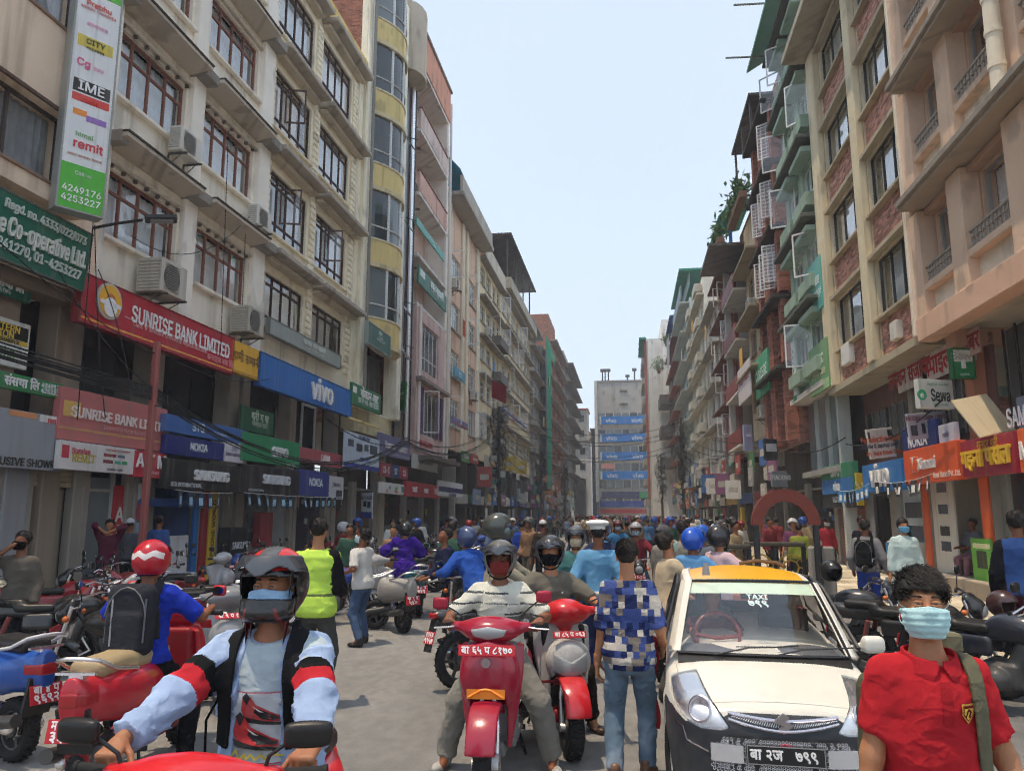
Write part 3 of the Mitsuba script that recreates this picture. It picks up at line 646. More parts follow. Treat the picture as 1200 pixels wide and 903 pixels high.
# ------------------------------------------------------------------ left house fronts
CU = [('#cdd8de', 1.0), ('#d8dcda', 1.0), ('#bccad2', 1.0), ('#d9d4c8', .8), ('#c8d2d8', .8, 'r')]  # curtain tones, paled and blued to paint in the sky reflected by the panes
B1 = Front('office_building', 'beige plastered office building at the left edge with ribbon windows', -1, -10.3)
c1 = '#e0c6a8'
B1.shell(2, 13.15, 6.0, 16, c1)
B1.wall(2, 13.15, 6.0, 16, [(2.6, 6.6, 7.64, 8.97), (7.1, 11.75, 7.64, 8.97), (2.6, 6.6, 10.6, 12.3), (7.1, 11.75, 10.6, 12.3)], c1)
B1.wall(2, 12.33, 7.28, 16, [(2.6, 6.6, 7.64, 8.97), (7.1, 11.75, 7.64, 8.97), (2.6, 6.6, 10.6, 12.3), (7.1, 11.75, 10.6, 12.3)], c1, 'raised_wall', w0=.003, w1=.32)
B1.b('pilaster', 11.85, 12.33, 7.3, 16, .322, .40, '#8d7a6c', e=.01)
for u0, u1 in ((2.6, 6.6), (7.1, 11.75)):
 for v0, v1 in ((7.64, 8.97), (10.6, 12.3)):
  B1.window(u0, u1, v0, v1, nc=4, fc='#3d3530', each=True, rec=-.12, curt=('#8d9296', .75, 'r'), mat='paint')
  B1.b('sill', u0 - .05, u1 + .1, v0 - .06, v0 - .002, .2, .36, '#8a6f5c', e=.008)
  B1.b('lintel', u0 - .05, u1 + .1, v1 + .002, v1 + .07, .2, .37, '#5f4a3f', e=.008)
for u0, u1, w0, w1 in ((11.35, 11.9, -.9, -.4), (12.7, 13.15, -.75, -.3), (8.2, 8.7, -.8, -.3)):
 B1.b('column', u0, u1, .14, 5.99, w0, w1, '#8e7c68', e=.02)
B1.b('soffit_beam', 2, 13.15, 5.75, 5.99, -.5, -.02, '#7d6c5a')
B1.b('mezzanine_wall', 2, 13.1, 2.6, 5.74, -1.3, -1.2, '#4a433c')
B2 = Front('bank_building', 'cream four storey bank building with brown wooden windows and stained ledges', -1, -10.5)
c2 = '#e3dbc8'
wl, wr = (13.42, 16.02), (16.78, 19.42)
fl2 = ((7.48, 8.95), (10.58, 12.14), (13.8, 15.34), (17.0, 18.5))
holes = [(*b, *f) for b in (wl, wr) for f in fl2]
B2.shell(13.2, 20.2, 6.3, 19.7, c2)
B2.wall(13.2, 20.2, 6.3, 19.7, holes, c2)
for i, (v0, v1) in enumerate(fl2):
 for j, (u0, u1) in enumerate((wl, wr)):
  sk = [(round(.055 + (u1 - u0 - .11) / 4 * a, 2), round((v1 - v0) * .7, 2)) for a in ((1, 2) if (i + j) % 2 else (2,))] if i < 3 else []
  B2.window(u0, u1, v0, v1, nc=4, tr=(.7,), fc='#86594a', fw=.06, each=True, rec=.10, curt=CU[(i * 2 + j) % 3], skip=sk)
  B2.b('sill', u0 - .1, u1 + .12, v0 - .1, v0 - .004, .002, .14, '#e4dcca', e=.015)
  B2.b('curtain_rail', u0 - .05, u1 + .1, v1 + .06, v1 + .15, .003, .11, '#bdb29c', e=.03)
  for g in range(7):
   B2.b('rail_bracket', u0 + .1 + g * .4, u0 + .15 + g * .4, v1 - .02, v1 + .055, .004, .09, '#5d5347') if i < 2 else None
 z = v1 + .40
 for u0, u1 in ((13.2, 16.1), (16.62, 19.55)):
  m = MB()
  a = [B2.p(u0, z, .003), B2.p(u0, z + .16, .003), B2.p(u0, z + .16, .62), B2.p(u0, z + .08, .62), B2.p(u0, z, .12)]
  b = [p + np.array([0, u1 - u0, 0]) for p in a]
  n = 5
  F = [[0, k, k + 1] for k in range(1, 4)] + [[n, n + k + 1, n + k] for k in range(1, 4)] + [t for k in range(n) for t in ([k, (k + 1) % n, n + (k + 1) % n], [k, n + (k + 1) % n, n + k])]
  put('ledge', m.raw(a + b, F), 'plaster', B2.k, '#bdb3a2')
  B2.b('ledge_lip', u0 - .01, u1 + .01, z + .165, z + .21, .5, .66, '#55504a', e=.01)
for u0, u1 in ((13.2, 13.4), (16.1, 16.62), (19.55, 20.2)):
 B2.b('pilaster', u0, u1, 6.3, 19.7, .002, .16, '#e8e2d4', e=.02)
 for v0, v1 in fl2:
  B2.b('pilaster_cap', u0 - .03, u1 + .03, v1 + .36, v1 + .62, .002, .5, '#8f8a82', e=.02)
for u in (13.3, 16.1, 19.7):
 B2.b('column', u, u + .5, .14, 6.28, -.9, -.4, '#8f8576', e=.02)
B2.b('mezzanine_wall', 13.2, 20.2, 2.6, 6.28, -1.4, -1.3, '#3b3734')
for i in range(6):
 B2.b('mezzanine_window', 13.9 + i * 1.05, 14.7 + i * 1.05, 3.9, 5.6, -1.298, -1.25, '#0', 'dark_glass') if False else put('mezzanine_window', MB().box(B2.p(13.9 + i * 1.05, 3.9, -1.298), B2.p(14.7 + i * 1.05, 5.5, -1.25)), 'dark_glass', B2.k)
ac_unit('white outdoor unit with round fan under a brown window, first from the left', -1, -10.36, 15.15, 10.1)
ac_unit('white outdoor unit with round fan beside the wall with quoins', -1, -10.36, 18.9, 9.75)
ac_unit('boxy window unit sitting on top of the red bank sign near its left end', -1, -10.42, 14.5, 6.55, .95, .75, .6, fan=False, col='#b5b0a4')
ac_unit('boxy window unit above the right end of the red bank sign', -1, -10.42, 18.45, 6.6, .85, .72, .55, fan=False, col='#aaa598')
B3 = Front('apartment_building', 'cream apartment building with striped quoins and dark brown windows above the blue sign', -1, -10.5)
c3 = '#e2d7b8'
bays3, fl3 = ((20.5, 23.25), (24.02, 26.85)), ((7.35, 8.95), (10.25, 12.2), (13.6, 15.55), (16.85, 18.85))
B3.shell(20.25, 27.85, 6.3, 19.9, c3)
B3.wall(20.25, 27.85, 6.3, 19.9, [(*b, *f) for b in bays3 for f in fl3], c3)
for i, (v0, v1) in enumerate(fl3):
 for j, (u0, u1) in enumerate(bays3):
  sk = [(round(.06 + (u1 - u0 - .12) / 4 * 1, 2), round((v1 - v0) * .2, 2))] if (i, j) in ((1, 0), (2, 0), (1, 1)) else []
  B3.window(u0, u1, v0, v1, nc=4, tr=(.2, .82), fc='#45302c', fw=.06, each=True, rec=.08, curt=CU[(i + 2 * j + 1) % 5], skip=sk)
  if sk:
   B3.casement(u0 + .7, v0 + .4, v1 - .4, .65, .25, '#45302c')
  B3.b('sill', u0 - .08, u1 + .08, v0 - .09, v0 - .004, .002, .1, '#ddd1b0', e=.015)
 for a, b in ((20.25, 23.6), (23.75, 27.85)):
  B3.b('ledge', a, b - .1, v1 + .42, v1 + .60, .002, .62, '#a89e8f', e=.03)
  B3.b('ledge_moulding', a + .1, b - .2, v1 + .26, v1 + .415, .002, .3, '#bdb199', e=.03)
 for a, b in ((20.26, 20.46), (23.42, 23.84), (27.0, 27.45)):
  for q in range(11):
   B3.b('quoin', a, b, v0 - .3 + q * .225, v0 - .12 + q * .225, .002, .07, '#e6ddc0', e=.02)
B3.b('parapet', 20.25, 27.85, 19.46, 20.2, .003, .3, '#cfb259', e=.02)
B3.b('end_pilaster', 27.46, 27.85, 6.3, 19.9, .002, .14, '#e4dabb', e=.02)
for u in (20.3, 23.5, 27.3):
 B3.b('column', u, u + .45, .14, 6.28, -.8, -.35, '#8f8474', e=.02)
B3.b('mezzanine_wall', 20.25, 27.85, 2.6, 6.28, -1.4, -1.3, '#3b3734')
for i in range(6):
 put('mezzanine_window', MB().box(B3.p(20.9 + i * 1.1, 3.9, -1.298), B3.p(21.7 + i * 1.1, 5.6, -1.25)), 'dark_glass', B3.k)
fr = MB()
for a, b in (((24.6, 3.95), (24.68, 5.6)), ((25.7, 3.95), (25.78, 5.6)), ((24.68, 3.95), (25.7, 4.03)), ((24.68, 5.52), (25.7, 5.6))):
 fr.box(B3.p(*a, -.5), B3.p(*b, -.44))
put('open_window_frame', fr, 'paint', B3.k, '#b8bab6')
B4 = Front('bow_window_building', 'narrow cream building with yellow banded bow windows and a bare brick side wall', -1, -10.3)
B4.shell(27.9, 32.6, 5.9, 26, '#9c5a41', mat='brick')
B4.wall(27.9, 32.6, 5.9, 26, [(28.5, 32.0, 6, 26)], '#e6ddc0')
ang = np.linspace(-1, 1, 13)
bu, bw = 30.25 + 1.75 * ang, .85 * (1 - ang ** 2) + .02
def bow(v0, v1, extra, part, mat, col, n0=0, n1=12):
 V, F = [], []
 for k in range(n0, n1 + 1):
  for v in (v0, v1):
   V.append(B4.p(bu[k], v, bw[k] + extra))
 m = n1 - n0
 for k in range(m):
  a = 2 * k
  F += [[a, a + 2, a + 3], [a, a + 3, a + 1]]
 cap = len(V)
 V += [B4.p(bu[k], v, -.1) for k in (n0, n1) for v in (v0, v1)]
 base = [len(V) + i for i in range(2)]
 V += [B4.p(30.25, v0, 0), B4.p(30.25, v1, 0)]
 for k in range(m):
  F += [[2 * k, base[0], 2 * k + 2], [2 * k + 1, 2 * k + 3, base[1]]]
 return put(part, MB().raw(V, F), mat, B4.k, col)
for i, z in enumerate((8.75, 12.05, 15.35, 18.65, 21.95)):
 bow(z - .12, z + .85, .0, 'bow_band', 'plaster', '#d6bd6c')
 bow(z - .3, z - .125, .1, 'bow_ledge', 'plaster', '#c9b98a')
 bow(z + .86, z + .93, .05, 'bow_sill', 'plaster', '#cdc3a2')
 w = put('bow_window', MB().tube([B4.p(bu[k], z + 1.45, bw[k]) for k in range(13)], .035, 4), 'paint', B4.k, '#c9cbc8')
 for k in range(0, 12, 3):
  bow(z + .94, z + 2.98, -.03, 'bow_window__pane', 'dark_glass' if (i + k) % 4 else 'grey_glass', None, k, k + 3)
  put('bow_window__mullion', MB().box(B4.p(bu[k] - .04, z + .935, bw[k] - .05), B4.p(bu[k] + .04, z + 2.99, bw[k] + .03)), 'paint', B4.k, '#d4d6d3')
B4.b('pilaster', 32.02, 32.6, 5.9, 26, .002, .35, '#e6dfc6', e=.03)
B4.b('pilaster', 27.9, 28.48, 5.9, 26, .002, .12, '#e6dfc6', e=.03)
put('drain_pipe', MB().tube([B4.p(28.2, z, .25) for z in np.linspace(6, 26, 6)], .07, 8), 'paint', B4.k, '#7c7a74')
B4.b('fascia', 28.0, 32.6, 5.0, 5.9, -.6, -.02, '#c7b887')
B4.b('upper_window', 28.9, 31.7, 6.1, 8.4, -.4, -.3, '#1d1d1e', 'paint')
B4.b('column', 31.9, 32.5, .14, 5.0, -.7, -.2, '#a2947c', e=.02)
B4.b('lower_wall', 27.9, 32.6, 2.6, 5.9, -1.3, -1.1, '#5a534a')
B5 = Front('dark_glass_building', 'narrow building clad in dark glass panels below a rounded beige parapet', -1, -10.35)
B5.shell(32.65, 35.1, 4.5, 27, '#b3a48f')
for i in range(8):
 z = 6.4 + i * 2.05
 for j, (u0, u1) in enumerate(((32.72, 33.55), (33.58, 34.4))):
  op = j == 0 and i in (1, 2, 4, 6)
  if op:
   put('glass_panel', MB().box(B5.p(u0, z + 1.2, -.06), B5.p(u1, z + 2.02, -.02)), 'grey_glass', B5.k)
   B5.b('open_vent', u0 + .05, u1 - .05, z + .1, z + 1.15, -.3, -.25, '#0b0b0c', 'paint')
   put('awning_sash', MB().box((-.02, 0, -1.1), (.02, .8, 0)).moved(M4(roty(-.6), B5.p(u0 + .02, z + 1.2, .0))), 'dark_glass', B5.k)
   put('sash_arm', MB().box((-.03, 0, -.03), (.75, .05, .0)).moved(M4(roty(.35), B5.p(u1 - .05, z + 1.2, .0))), 'black', B5.k)
  else:
   put('glass_panel', MB().box(B5.p(u0, z, -.06), B5.p(u1, z + 2.02, -.02)), 'grey_glass' if i > 2 else 'dark_glass', B5.k)
B5.b('back_wall', 32.7, 34.4, 4.5, 23, -.5, -.4, '#101011', 'paint')
put('steel_pipe', MB().cyl(B5.p(34.6, 5, .1), B5.p(34.6, 23, .1), .12), 'steel', B5.k)
put('steel_pipe', MB().cyl(B5.p(34.9, 5, .12), B5.p(34.9, 23.4, .12), .1), 'black', B5.k)
V, F = [], []
for k in range(9):
 a = math.pi * k / 8
 for v in (23.0, 26.6):
  V.append(B5.p(33.85 - 1.2 * math.cos(a), v, .9 * math.sin(a)))
F = [t for k in range(8) for t in ([2 * k, 2 * k + 2, 2 * k + 3], [2 * k, 2 * k + 3, 2 * k + 1])] + [[0, 2 * k, 2 * k + 2] for k in range(1, 8)] + [[1, 2 * k + 1, 2 * k + 3] for k in range(1, 8)]
put('rounded_parapet', MB().raw(V, F), 'plaster', B5.k, '#b9aa94')
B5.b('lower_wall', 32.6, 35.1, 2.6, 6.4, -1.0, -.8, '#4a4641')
B6 = Front('pink_balcony_building', 'tall pink building with open balconies and green signs on its lower floors', -1, -10.0)
pk = '#c79b86'
B6.shell(35.15, 41.4, 4.6, 26.6, pk, inner=-2.4)
B6.b('balcony_back_wall', 35.3, 41.2, 12.2, 26.4, -1.5, -1.3, '#cba692')
B6.b('end_pier', 41.0, 41.4, 4.6, 26.4, -1.3, -.02, '#d8d0c4', e=.02)
B6.b('fascia', 35.15, 41.4, 24.7, 26.6, -.25, .05, '#d08e70', e=.02)
B6.b('coping', 35.1, 41.5, 26.605, 26.75, -.3, .15, '#8d8278', e=.02)
for i, z in enumerate((24.5, 21.0, 17.6, 14.4, 11.9)):
 B6.b('balcony_slab', 35.2, 41.35, z, z + .18, -1.28, .0, '#c9c5bd', e=.01)
 put('ceiling_lamp', MB().cyl(B6.p(37, z - .05, -.6), B6.p(37, z - .002, -.6), .13), 'paint', B6.k, '#55504a')
 if 0 < i < 3:
  B6.b('balcony_parapet', 35.2, 40.98, z + .19, z + 1.25, -.12, .02, '#cfa18d' if i == 2 else '#cbb4a8', e=.02)
  B6.b('parapet_rail', 35.2, 40.98, z + 1.255, z + 1.34, -.15, .06, '#8a5b50', e=.02)
  put('balcony_door', MB().box(B6.p(38.6, z + .2, -1.298), B6.p(39.5, z + 2.3, -1.25)), 'dark_glass', B6.k)
B6.wall(35.2, 41.0, 4.6, 11.9, [(36.3, 39.6, 8.9, 11.3), (36.3, 39.6, 5.7, 8.0)], '#c4a39b')
B6.window(36.3, 39.6, 8.9, 11.3, nc=4, tr=(.3,), fc='#d8d5d3', glass='dark_glass')
B6.window(36.3, 39.6, 5.7, 8.0, nc=4, fc='#d8d5d3', glass='dark_glass')
for u, c in ((35.9, '#5d3f66'), (39.9, '#57395f'), (38.9, '#4e3457')):
 B6.b('purple_shutter', u, u + .5, 5.7, 8.0, .05, .1, c, 'wood', e=.01)
B6.casement(36.6, 5.8, 7.9, .8, .4)
B6.b('ledge', 35.2, 41.0, 8.2, 8.4, .002, .35, '#8d7d74', e=.02)
B6.b('canopy', 35.2, 41.2, 4.4, 4.6, -.3, .9, '#6e6259')
put('drain_pipe', MB().tube([B6.p(41.55, z, .05) for z in np.linspace(4.6, 26, 6)], .08, 8), 'paint', B6.k, '#cfcac2')
put('drain_pipe', MB().tube([B6.p(35.6, z, .08) for z in np.linspace(5, 12, 4)], .08, 8), 'paint', B6.k, '#d9d6d0')
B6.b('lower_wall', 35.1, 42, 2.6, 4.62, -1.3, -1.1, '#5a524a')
def plain_front(name, label, side, X, u0, u1, z0, top, col, base, fh, bays, wv=(.9, 2.2), fc='#d8d6d0', ledge=.4, lcol='#8f887c', pil=None, glass='dark_glass', nc=2, tr=(.75,), skip=(), awn=None, mat='plaster', curt=None, rec=.09, shut=None, nfl=None, depth=9.0):
 B = Front(name, label, side, X)
 n = nfl or int((top - base + .3) / fh)
 holes = [(a, b, base + i * fh + wv[0], base + i * fh + wv[1]) for i in range(n) for j, (a, b) in enumerate(bays) if (i, j) not in skip]
 B.shell(u0, u1, z0, top, col, mat=mat, depth=depth)
 B.wall(u0, u1, z0, top, holes, col, mat=mat)
 for i in range(n):
  z = base + i * fh
  for j, (a, b) in enumerate(bays):
   if (i, j) in skip:
    continue
   B.window(a, b, z + wv[0], z + wv[1], nc=nc, tr=tr, fc=fc, glass='grey_glass' if glass == 'dark_glass' and rnd.random() < .45 else glass, rec=rec, mat='paint', curt=rnd.choice(curt) if curt else None)
   B.b('sill', a - .08, b + .08, z + wv[0] - .09, z + wv[0] - .004, .002, .1, lcol)
   if shut and rnd.random() < shut:
    B.casement(a if rnd.random() < .5 else b, z + wv[0], z + wv[1], min(.8, (b - a) * .5), rnd.uniform(-.5, .5) + (0 if side < 0 else math.pi), '#d5d8d6', 'glass')
  if ledge:
   B.b('ledge', u0 + .02, u1 - .02, z + wv[1] + .28, z + wv[1] + .42, .002, ledge, lcol, e=.02)
 for q in range(2 if u0 < 105 else 0):
  ac_unit(f'{("lower", "upper")[q]} small outdoor unit on the {name.replace("_", " ")}', side, X + (.02 if side < 0 else -.02), rnd.uniform(u0 + .5, u1 - 1.4), base + fh * (q * 2 + rnd.choice((0, 1))) + .15)
 if rnd.random() < .8:
  u, z = rnd.uniform(u0 + .6, u1 - 1.5), base + fh * rnd.randrange(1, n) + .3
  B.b('hung_cloth', u, u + rnd.uniform(.5, 1.2), z, z + rnd.uniform(.7, 1.3), .66, .69, rnd.choice(['#b5533a', '#5f7fa8', '#c9c4b8', '#8a5a7a', '#d0a23f']), 'cloth')
 for a, b in pil or ():
  B.b('pilaster', a, b, z0, top, .002, .13, '#d3c6a6', e=.02)
 B.b('ground_floor_wall', u0 + .1, u1 - .1, 2.6, z0, -1.2, -1.0, '#4a443d')
 return B
B7 = plain_front('peach_house', 'peach and yellow house with cream pilasters and a bright blue roof awning', -1, -10.3, 42.0, 52.0, 5.6, 20.4, '#d6b092', 6.2, 2.95, [(43.25, 46.1), (48.3, 50.9)], wv=(.75, 2.45), nc=4, fc='#d8d6cc', ledge=0, pil=[(42.0, 43.2), (46.2, 47.0), (47.6, 48.2), (51.0, 52.0)], shut=.7)
B7.b('roof_slab', 41.9, 52.2, 20.45, 20.7, -.4, 1.1, '#9d978c', e=.03)
B7.b('roof_parapet', 42.0, 52.1, 20.71, 21.7, .85, 1.0, '#a49d8f')
V = [B7.p(42.2, 23.4, -.9), B7.p(47.5, 22.9, -.9), B7.p(42.2, 22.2, .8), B7.p(47.5, 21.9, .8), B7.p(42.2, 23.0, .1), B7.p(47.5, 22.6, .1)]
put('awning', MB().raw(V, [[0, 1, 5], [0, 5, 4], [4, 5, 3], [4, 3, 2]]), 'cloth', B7.k, '#1f8fb8', label='bright blue plastic awning on the roof terrace')
B7.b('roof_room', 43.0, 51, 21.0, 23.8, -4, -1.2, '#9a948a')
B8 = plain_front('yellow_house', 'pale yellow house with grey stained ledges beside the peach house', -1, -10.3, 52.05, 61.5, 5.6, 20.2, '#cfbe92', 6.2, 2.85, [(52.8, 54.6), (55.2, 57.0), (57.8, 59.3), (59.7, 61.2)], fc='#c8c3b4', ledge=.55, nc=2, shut=.35)
for i in range(4):
 B8.b('grey_bay', 57.5, 61.3, 6.25 + i * 2.85, 7.0 + i * 2.85, .1, .75, '#6f6a63', e=.02)
B8.b('parapet', 52.1, 61.4, 20.25, 21.4, .3, .5, '#b6ad98', e=.02)
B8b = Front('brick_stair_tower', 'bare brick stair tower rising behind the yellow house roof', -1, -11.2)
B8b.b('tower', 60.2, 62.4, 19, 24.3, -2, 0, '#9a5a42', 'brick')
B8b.b('cap', 60.0, 62.6, 24.31, 24.5, -2.2, .2, '#7f776c')
B9 = plain_front('yellow_apartments', 'long yellow apartment block under a dark roof canopy', -1, -10.3, 61.6, 80.5, 5.6, 20.6, '#cfbd94', 6.4, 2.85, [(62.2, 64.4), (64.9, 67.1), (67.6, 69.8), (70.3, 72.5), (73.0, 75.2), (75.7, 77.9), (78.2, 80.2)], fc='#d8d4c8', ledge=.6, shut=.5, nc=3)
B9.b('balcony', 61.8, 80.2, 20.62, 21.6, .3, .9, '#a09784', e=.02)
B9.b('roof_room', 62.5, 79, 20.7, 25.3, -6, -2, '#5a5048')
for u in (63, 68, 73, 78):
 B9.b('canopy_post', u, u + .12, 20.7, 25.4, .3, .42, '#5d5751')
B9.b('roof_canopy', 61.8, 79.5, 25.4, 25.55, -6, .9, '#2b2320', 'paint')
B10 = plain_front('grey_terrace_house', 'narrow grey house with cluttered roof terrace left of the green netted house', -1, -10.3, 80.6, 92, 5, 20.5, '#8d8a82', 5.8, 2.9, [(81.4, 83.6), (85, 87.2), (88.6, 90.8)], fc='#b9b6ae', ledge=.7)
B10.b('roof_shed', 81, 91.5, 20.6, 22.8, -5, -.6, '#6c6d6b')
B10.b('roof_sheet', 80.8, 92, 22.85, 22.95, -5, .4, '#8f9a98', 'paint')
B11 = plain_front('green_netted_house', 'house partly wrapped in bright green scaffold netting', -1, -10.2, 92.1, 104, 5, 22.4, '#94908a', 5.8, 2.9, [(98.6, 100), (101.4, 103)], fc='#c9c9c4', ledge=.5)
B11.b('scaffold_net', 92.2, 97.6, 5.2, 23.6, .5, .56, '#1f8f6c', 'cloth')
B11.b('scaffold_net', 97.7, 104, 22.2, 23.4, .4, .46, '#3c9a70', 'cloth')
B11.b('dark_tower', 90.6, 92.0, 5, 21.5, .1, .6, '#1a1c20', 'paint')
B12 = plain_front('red_brick_apartments', 'red brick apartment block with balconies far along the left side', -1, -10.3, 104.1, 124, 5, 25.8, '#96543d', 5.8, 2.9, [(106, 109), (112, 115), (118, 121)], fc='#c2beb6', ledge=.9, mat='brick')
B12.b('roof_room', 106, 116, 26, 30, -5, -.5, '#94583f', 'brick')
B13 = plain_front('grey_balcony_block', 'grey block with stacked balconies, last on the left side', -1, -10.2, 124.1, 150, 5, 28.5, '#85837f', 5.8, 3.0, [(126, 130), (134, 138), (142, 146)], fc='#bdbab4', ledge=1.6, lcol='#74716c')
# ------------------------------------------------------------------ right house fronts
R1 = Front('orange_building', 'orange plastered building with small balustrades at its windows, nearest on the right', 1, 6.6)
co, cb = '#cdab8c', '#cfc3ac'
fl = (5.68, 8.66, 11.52, 14.38, 17.24)
R1.shell(8, 17.95, 5.7, 20, co, inner=-1.4)
bR1 = ((15.95, 17.42), (13.6, 15.2), (11.3, 12.6), (9, 10.6))
holes = [(a, b, z + 1.52, z + 2.72) for z in fl[:4] for a, b in bR1]
R1.wall(8, 17.95, 5.7, 20, holes, co, w0=-.55, w1=-.28)
for i, z in enumerate(fl[:4]):
 for j, (a, b) in enumerate(bR1):
  R1.window(a, b, z + 1.52, z + 2.72, nc=3 if j == 0 else 2, fc='#8c8d8c', fw=.05, each=j < 2, rec=.36, curt=[('#b5babb', .6), ('#d3d7d8', .8, 'r'), ('#9fa5a6', .9), ('#c5cbcc', .5)][(i + j) % 4] if j < 3 else None, mat='paint')
  R1.b('panel', a - .08, b + .08, z + .46, z + 1.0, -.278, -.12, cb)
  R1.b('sill', a - .14, b + .14, z + 1.0, z + 1.16, -.278, .06, co, e=.015)
  R1.b('lintel', a - .12, b + .12, z + 2.722, z + 2.86, -.278, -.05, '#b88f72', e=.01)
  u = np.arange(a - .04, b, .155)
  bal = MB()
  bal.box(R1.p(a - .12, z + 1.5, -.04), R1.p(b + .12, z + 1.54, .03))
  bal.box(R1.p(a - .12, z + 1.165, -.03), R1.p(b + .12, z + 1.19, .02))
  for x in u:
   for dz, r in ((1.2, .035), (1.28, .02), (1.38, .035), (1.46, .02)):
    bal.cbox(R1.p(x - r, z + dz - .03, -.005 - r), R1.p(x + r, z + dz + .05, -.005 + r), .01)
   bal.box(R1.p(x + .06, z + 1.19, -.012), R1.p(x + .075, z + 1.5, .002))
  put('balustrade', bal, 'plaster', R1.k, '#968b7d')
 for a, b in ((17.45, 17.95), (15.24, 15.9), (12.66, 13.5), (10.65, 11.2), (8, 8.9)):
  R1.b('pilaster', a, b, z + .02, z + 2.85, -.277, .1, co, e=.02)
 if i:
  for a, b in ((8, 17.6),):
   R1.b('ledge', a, b, z - .02, z + .12, -.27, .5, '#8d8478', e=.015)
   R1.b('ledge_soffit', a + .02, b - .02, z - .1, z - .022, -.27, .42, '#a2927e')
   R1.b('upper_panel', a, b, z + .122, z + .45, -.26, .12, '#bfb096')
R1.b('base_beam', 8, 17.95, 5.62, 6.14, -.26, .14, '#cda284', e=.02)
R1.b('soffit', 8, 17.9, 5.7, 5.8, -2.2, -.262, '#a9a18f')
for u in (17.0, 13.2, 9.6):
 R1.b('soffit_beam', u, u + .5, 5.35, 5.69, -2.2, -.27, '#b48868')
R1.b('corner_strip', 17.96, 18.06, 5.8, 20, -.3, .16, '#d9c9b4')
pm = MB()
for i in range(16):
 z = 8.7 + i * .62
 pm.cyl(R1.p(12.95, z, .3), R1.p(12.95, z + .58, .3), .13, .125, 14)
 pm.cyl(R1.p(12.95, z + .54, .3), R1.p(12.95, z + .62, .3), .145, n=14)
put('drain_pipe', pm, 'plaster', R1.k, '#d8cdb4', smooth=30)
R2 = Front('brick_spandrel_building', 'cream framed building with exposed red brick bands under wide windows', 1, 6.6)
cf = '#bdb091'
R2.shell(18.1, 25.75, 5.8, 17.3, cf)
bR2 = ((18.3, 20.85), (21.5, 24.75))
zf = [5.8 + 2.86 * i for i in range(4)]
R2.wall(18.1, 25.75, 5.8, 17.3, [(a, b, z + .06, z + 2.68) for z in zf for a, b in bR2], cf, w0=-.25, w1=-.02)
for z in zf:
 for j, (a, b) in enumerate(bR2):
  R2.window(a, b, z + 1.1, z + 2.68, nc=3, fc='#26282a', fw=.05, each=True, rec=.12, curt=[('#d5dcda', 1.0), ('#c6d0d0', .95), ('#dde1df', 1.0, 'r')][rnd.randrange(3)], mat='paint')
  R2.b('sill', a - .06, b + .06, z + 1.0, z + 1.095, -.2, .12, '#a89a7c', e=.015)
  R2.b('lintel', a - .06, b + .06, z + 2.685, z + 2.82, -.018, .16, '#a5987c', e=.015)
  R2.b('mortar_wall', a, b, z + .06, z + .998, -.16, -.07, '#b0a89a')
  m = MB()
  nb = int((b - a) / .245)
  for r in range(11):
   off = .1225 * (r % 2)
   for q in range(nb + (r % 2 == 0)):
    x0 = a + q * .245 + off
    x1 = min(x0 + .232, b)
    if x1 - x0 > .05:
     w = rnd.uniform(-.055, -.035)
     m.box(R2.p(x0, z + .068 + r * .0845, -.075), R2.p(x1, z + .068 + r * .0845 + .07, w), np.array(lin('#b27c66')) * rnd.uniform(.65, 1.35) + (0.02 if rnd.random() < .2 else 0))
  put('brick', m, 'plaster', R2.k, kind='stuff', label='small red bricks of the band under a window')
for a, b in ((20.9, 21.45), (24.85, 25.75)):
 R2.b('pilaster', a, b, 5.81, 17.3, -.019, .2, '#c8ba95', e=.03)
R2.b('thin_pilaster', 18.08, 18.28, 5.81, 17.3, -.019, .12, '#cfc3a4', e=.02)
R2.b('soffit', 18.1, 25.75, 5.6, 5.79, -2.0, .15, '#a3987b')
R2.b('roof_slab', 18, 25.9, 17.35, 17.6, -.5, .95, '#a79d87', e=.02)
R2.b('meter_box', 19.3, 19.75, 6.05, 6.5, -.05, .12, '#c9c5ba', 'paint', e=.01)
R2.b('notice_board', 23.3, 24.1, 6.25, 6.85, -.04, .14, '#d5d4ce', 'paint', e=.01)
R2.b('blue_tank_wall', 20, 24.5, 17.62, 19.2, -.3, .2, '#2f5f97', 'paint')
R3 = Front('mint_building', 'mint green building with white open window leaves and green signboards', 1, 6.6)
cm = '#93ad97'
R3.shell(25.85, 31.0, 6.2, 20.4, cm)
zf = [6.25 + 2.86 * i for i in range(5)]
bR3 = ((26.2, 28.0), (28.7, 30.5))
R3.wall(25.85, 31.0, 6.2, 20.4, [(a, b, z + .8, z + 2.2) for z in zf for a, b in bR3], cm)
for i, z in enumerate(zf):
 for j, (a, b) in enumerate(bR3):
  R3.window(a, b, z + .8, z + 2.2, nc=3, tr=(.3,), fc='#c3cdc8', glass='glass', rec=.1, curt=[('#7e8d87', .8), ('#9aa3a0', 1.0), ('#82858a', .6)][(i + j) % 3], mat='paint')
  R3.b('window_box', a - .1, b + .1, z + .3, z + .78, .002, .4, '#86a08b', e=.015)
  R3.b('window_hood', a - .1, b + .1, z + 2.25, z + 2.45, .002, .45, '#8ea995', e=.015)
 R3.b('ledge', 25.86, 31, z + 2.66, z + 2.80, .002, .62, '#5c615a', e=.02)
for i, (u, zz, an, g) in enumerate(((26.1, 1, 2.5, 0), (27.9, 0, 2.9, 1), (28.6, 4, 2.6, 0), (30.4, 3, 2.7, 0), (26.3, 3, 2.3, 0), (29.2, 2, 2.8, 0), (30.6, 4, 2.4, 0))):
 R3.casement(u, zf[zz] + .75, zf[zz] + 2.3, .95, an, '#dcdedd', grid=0)
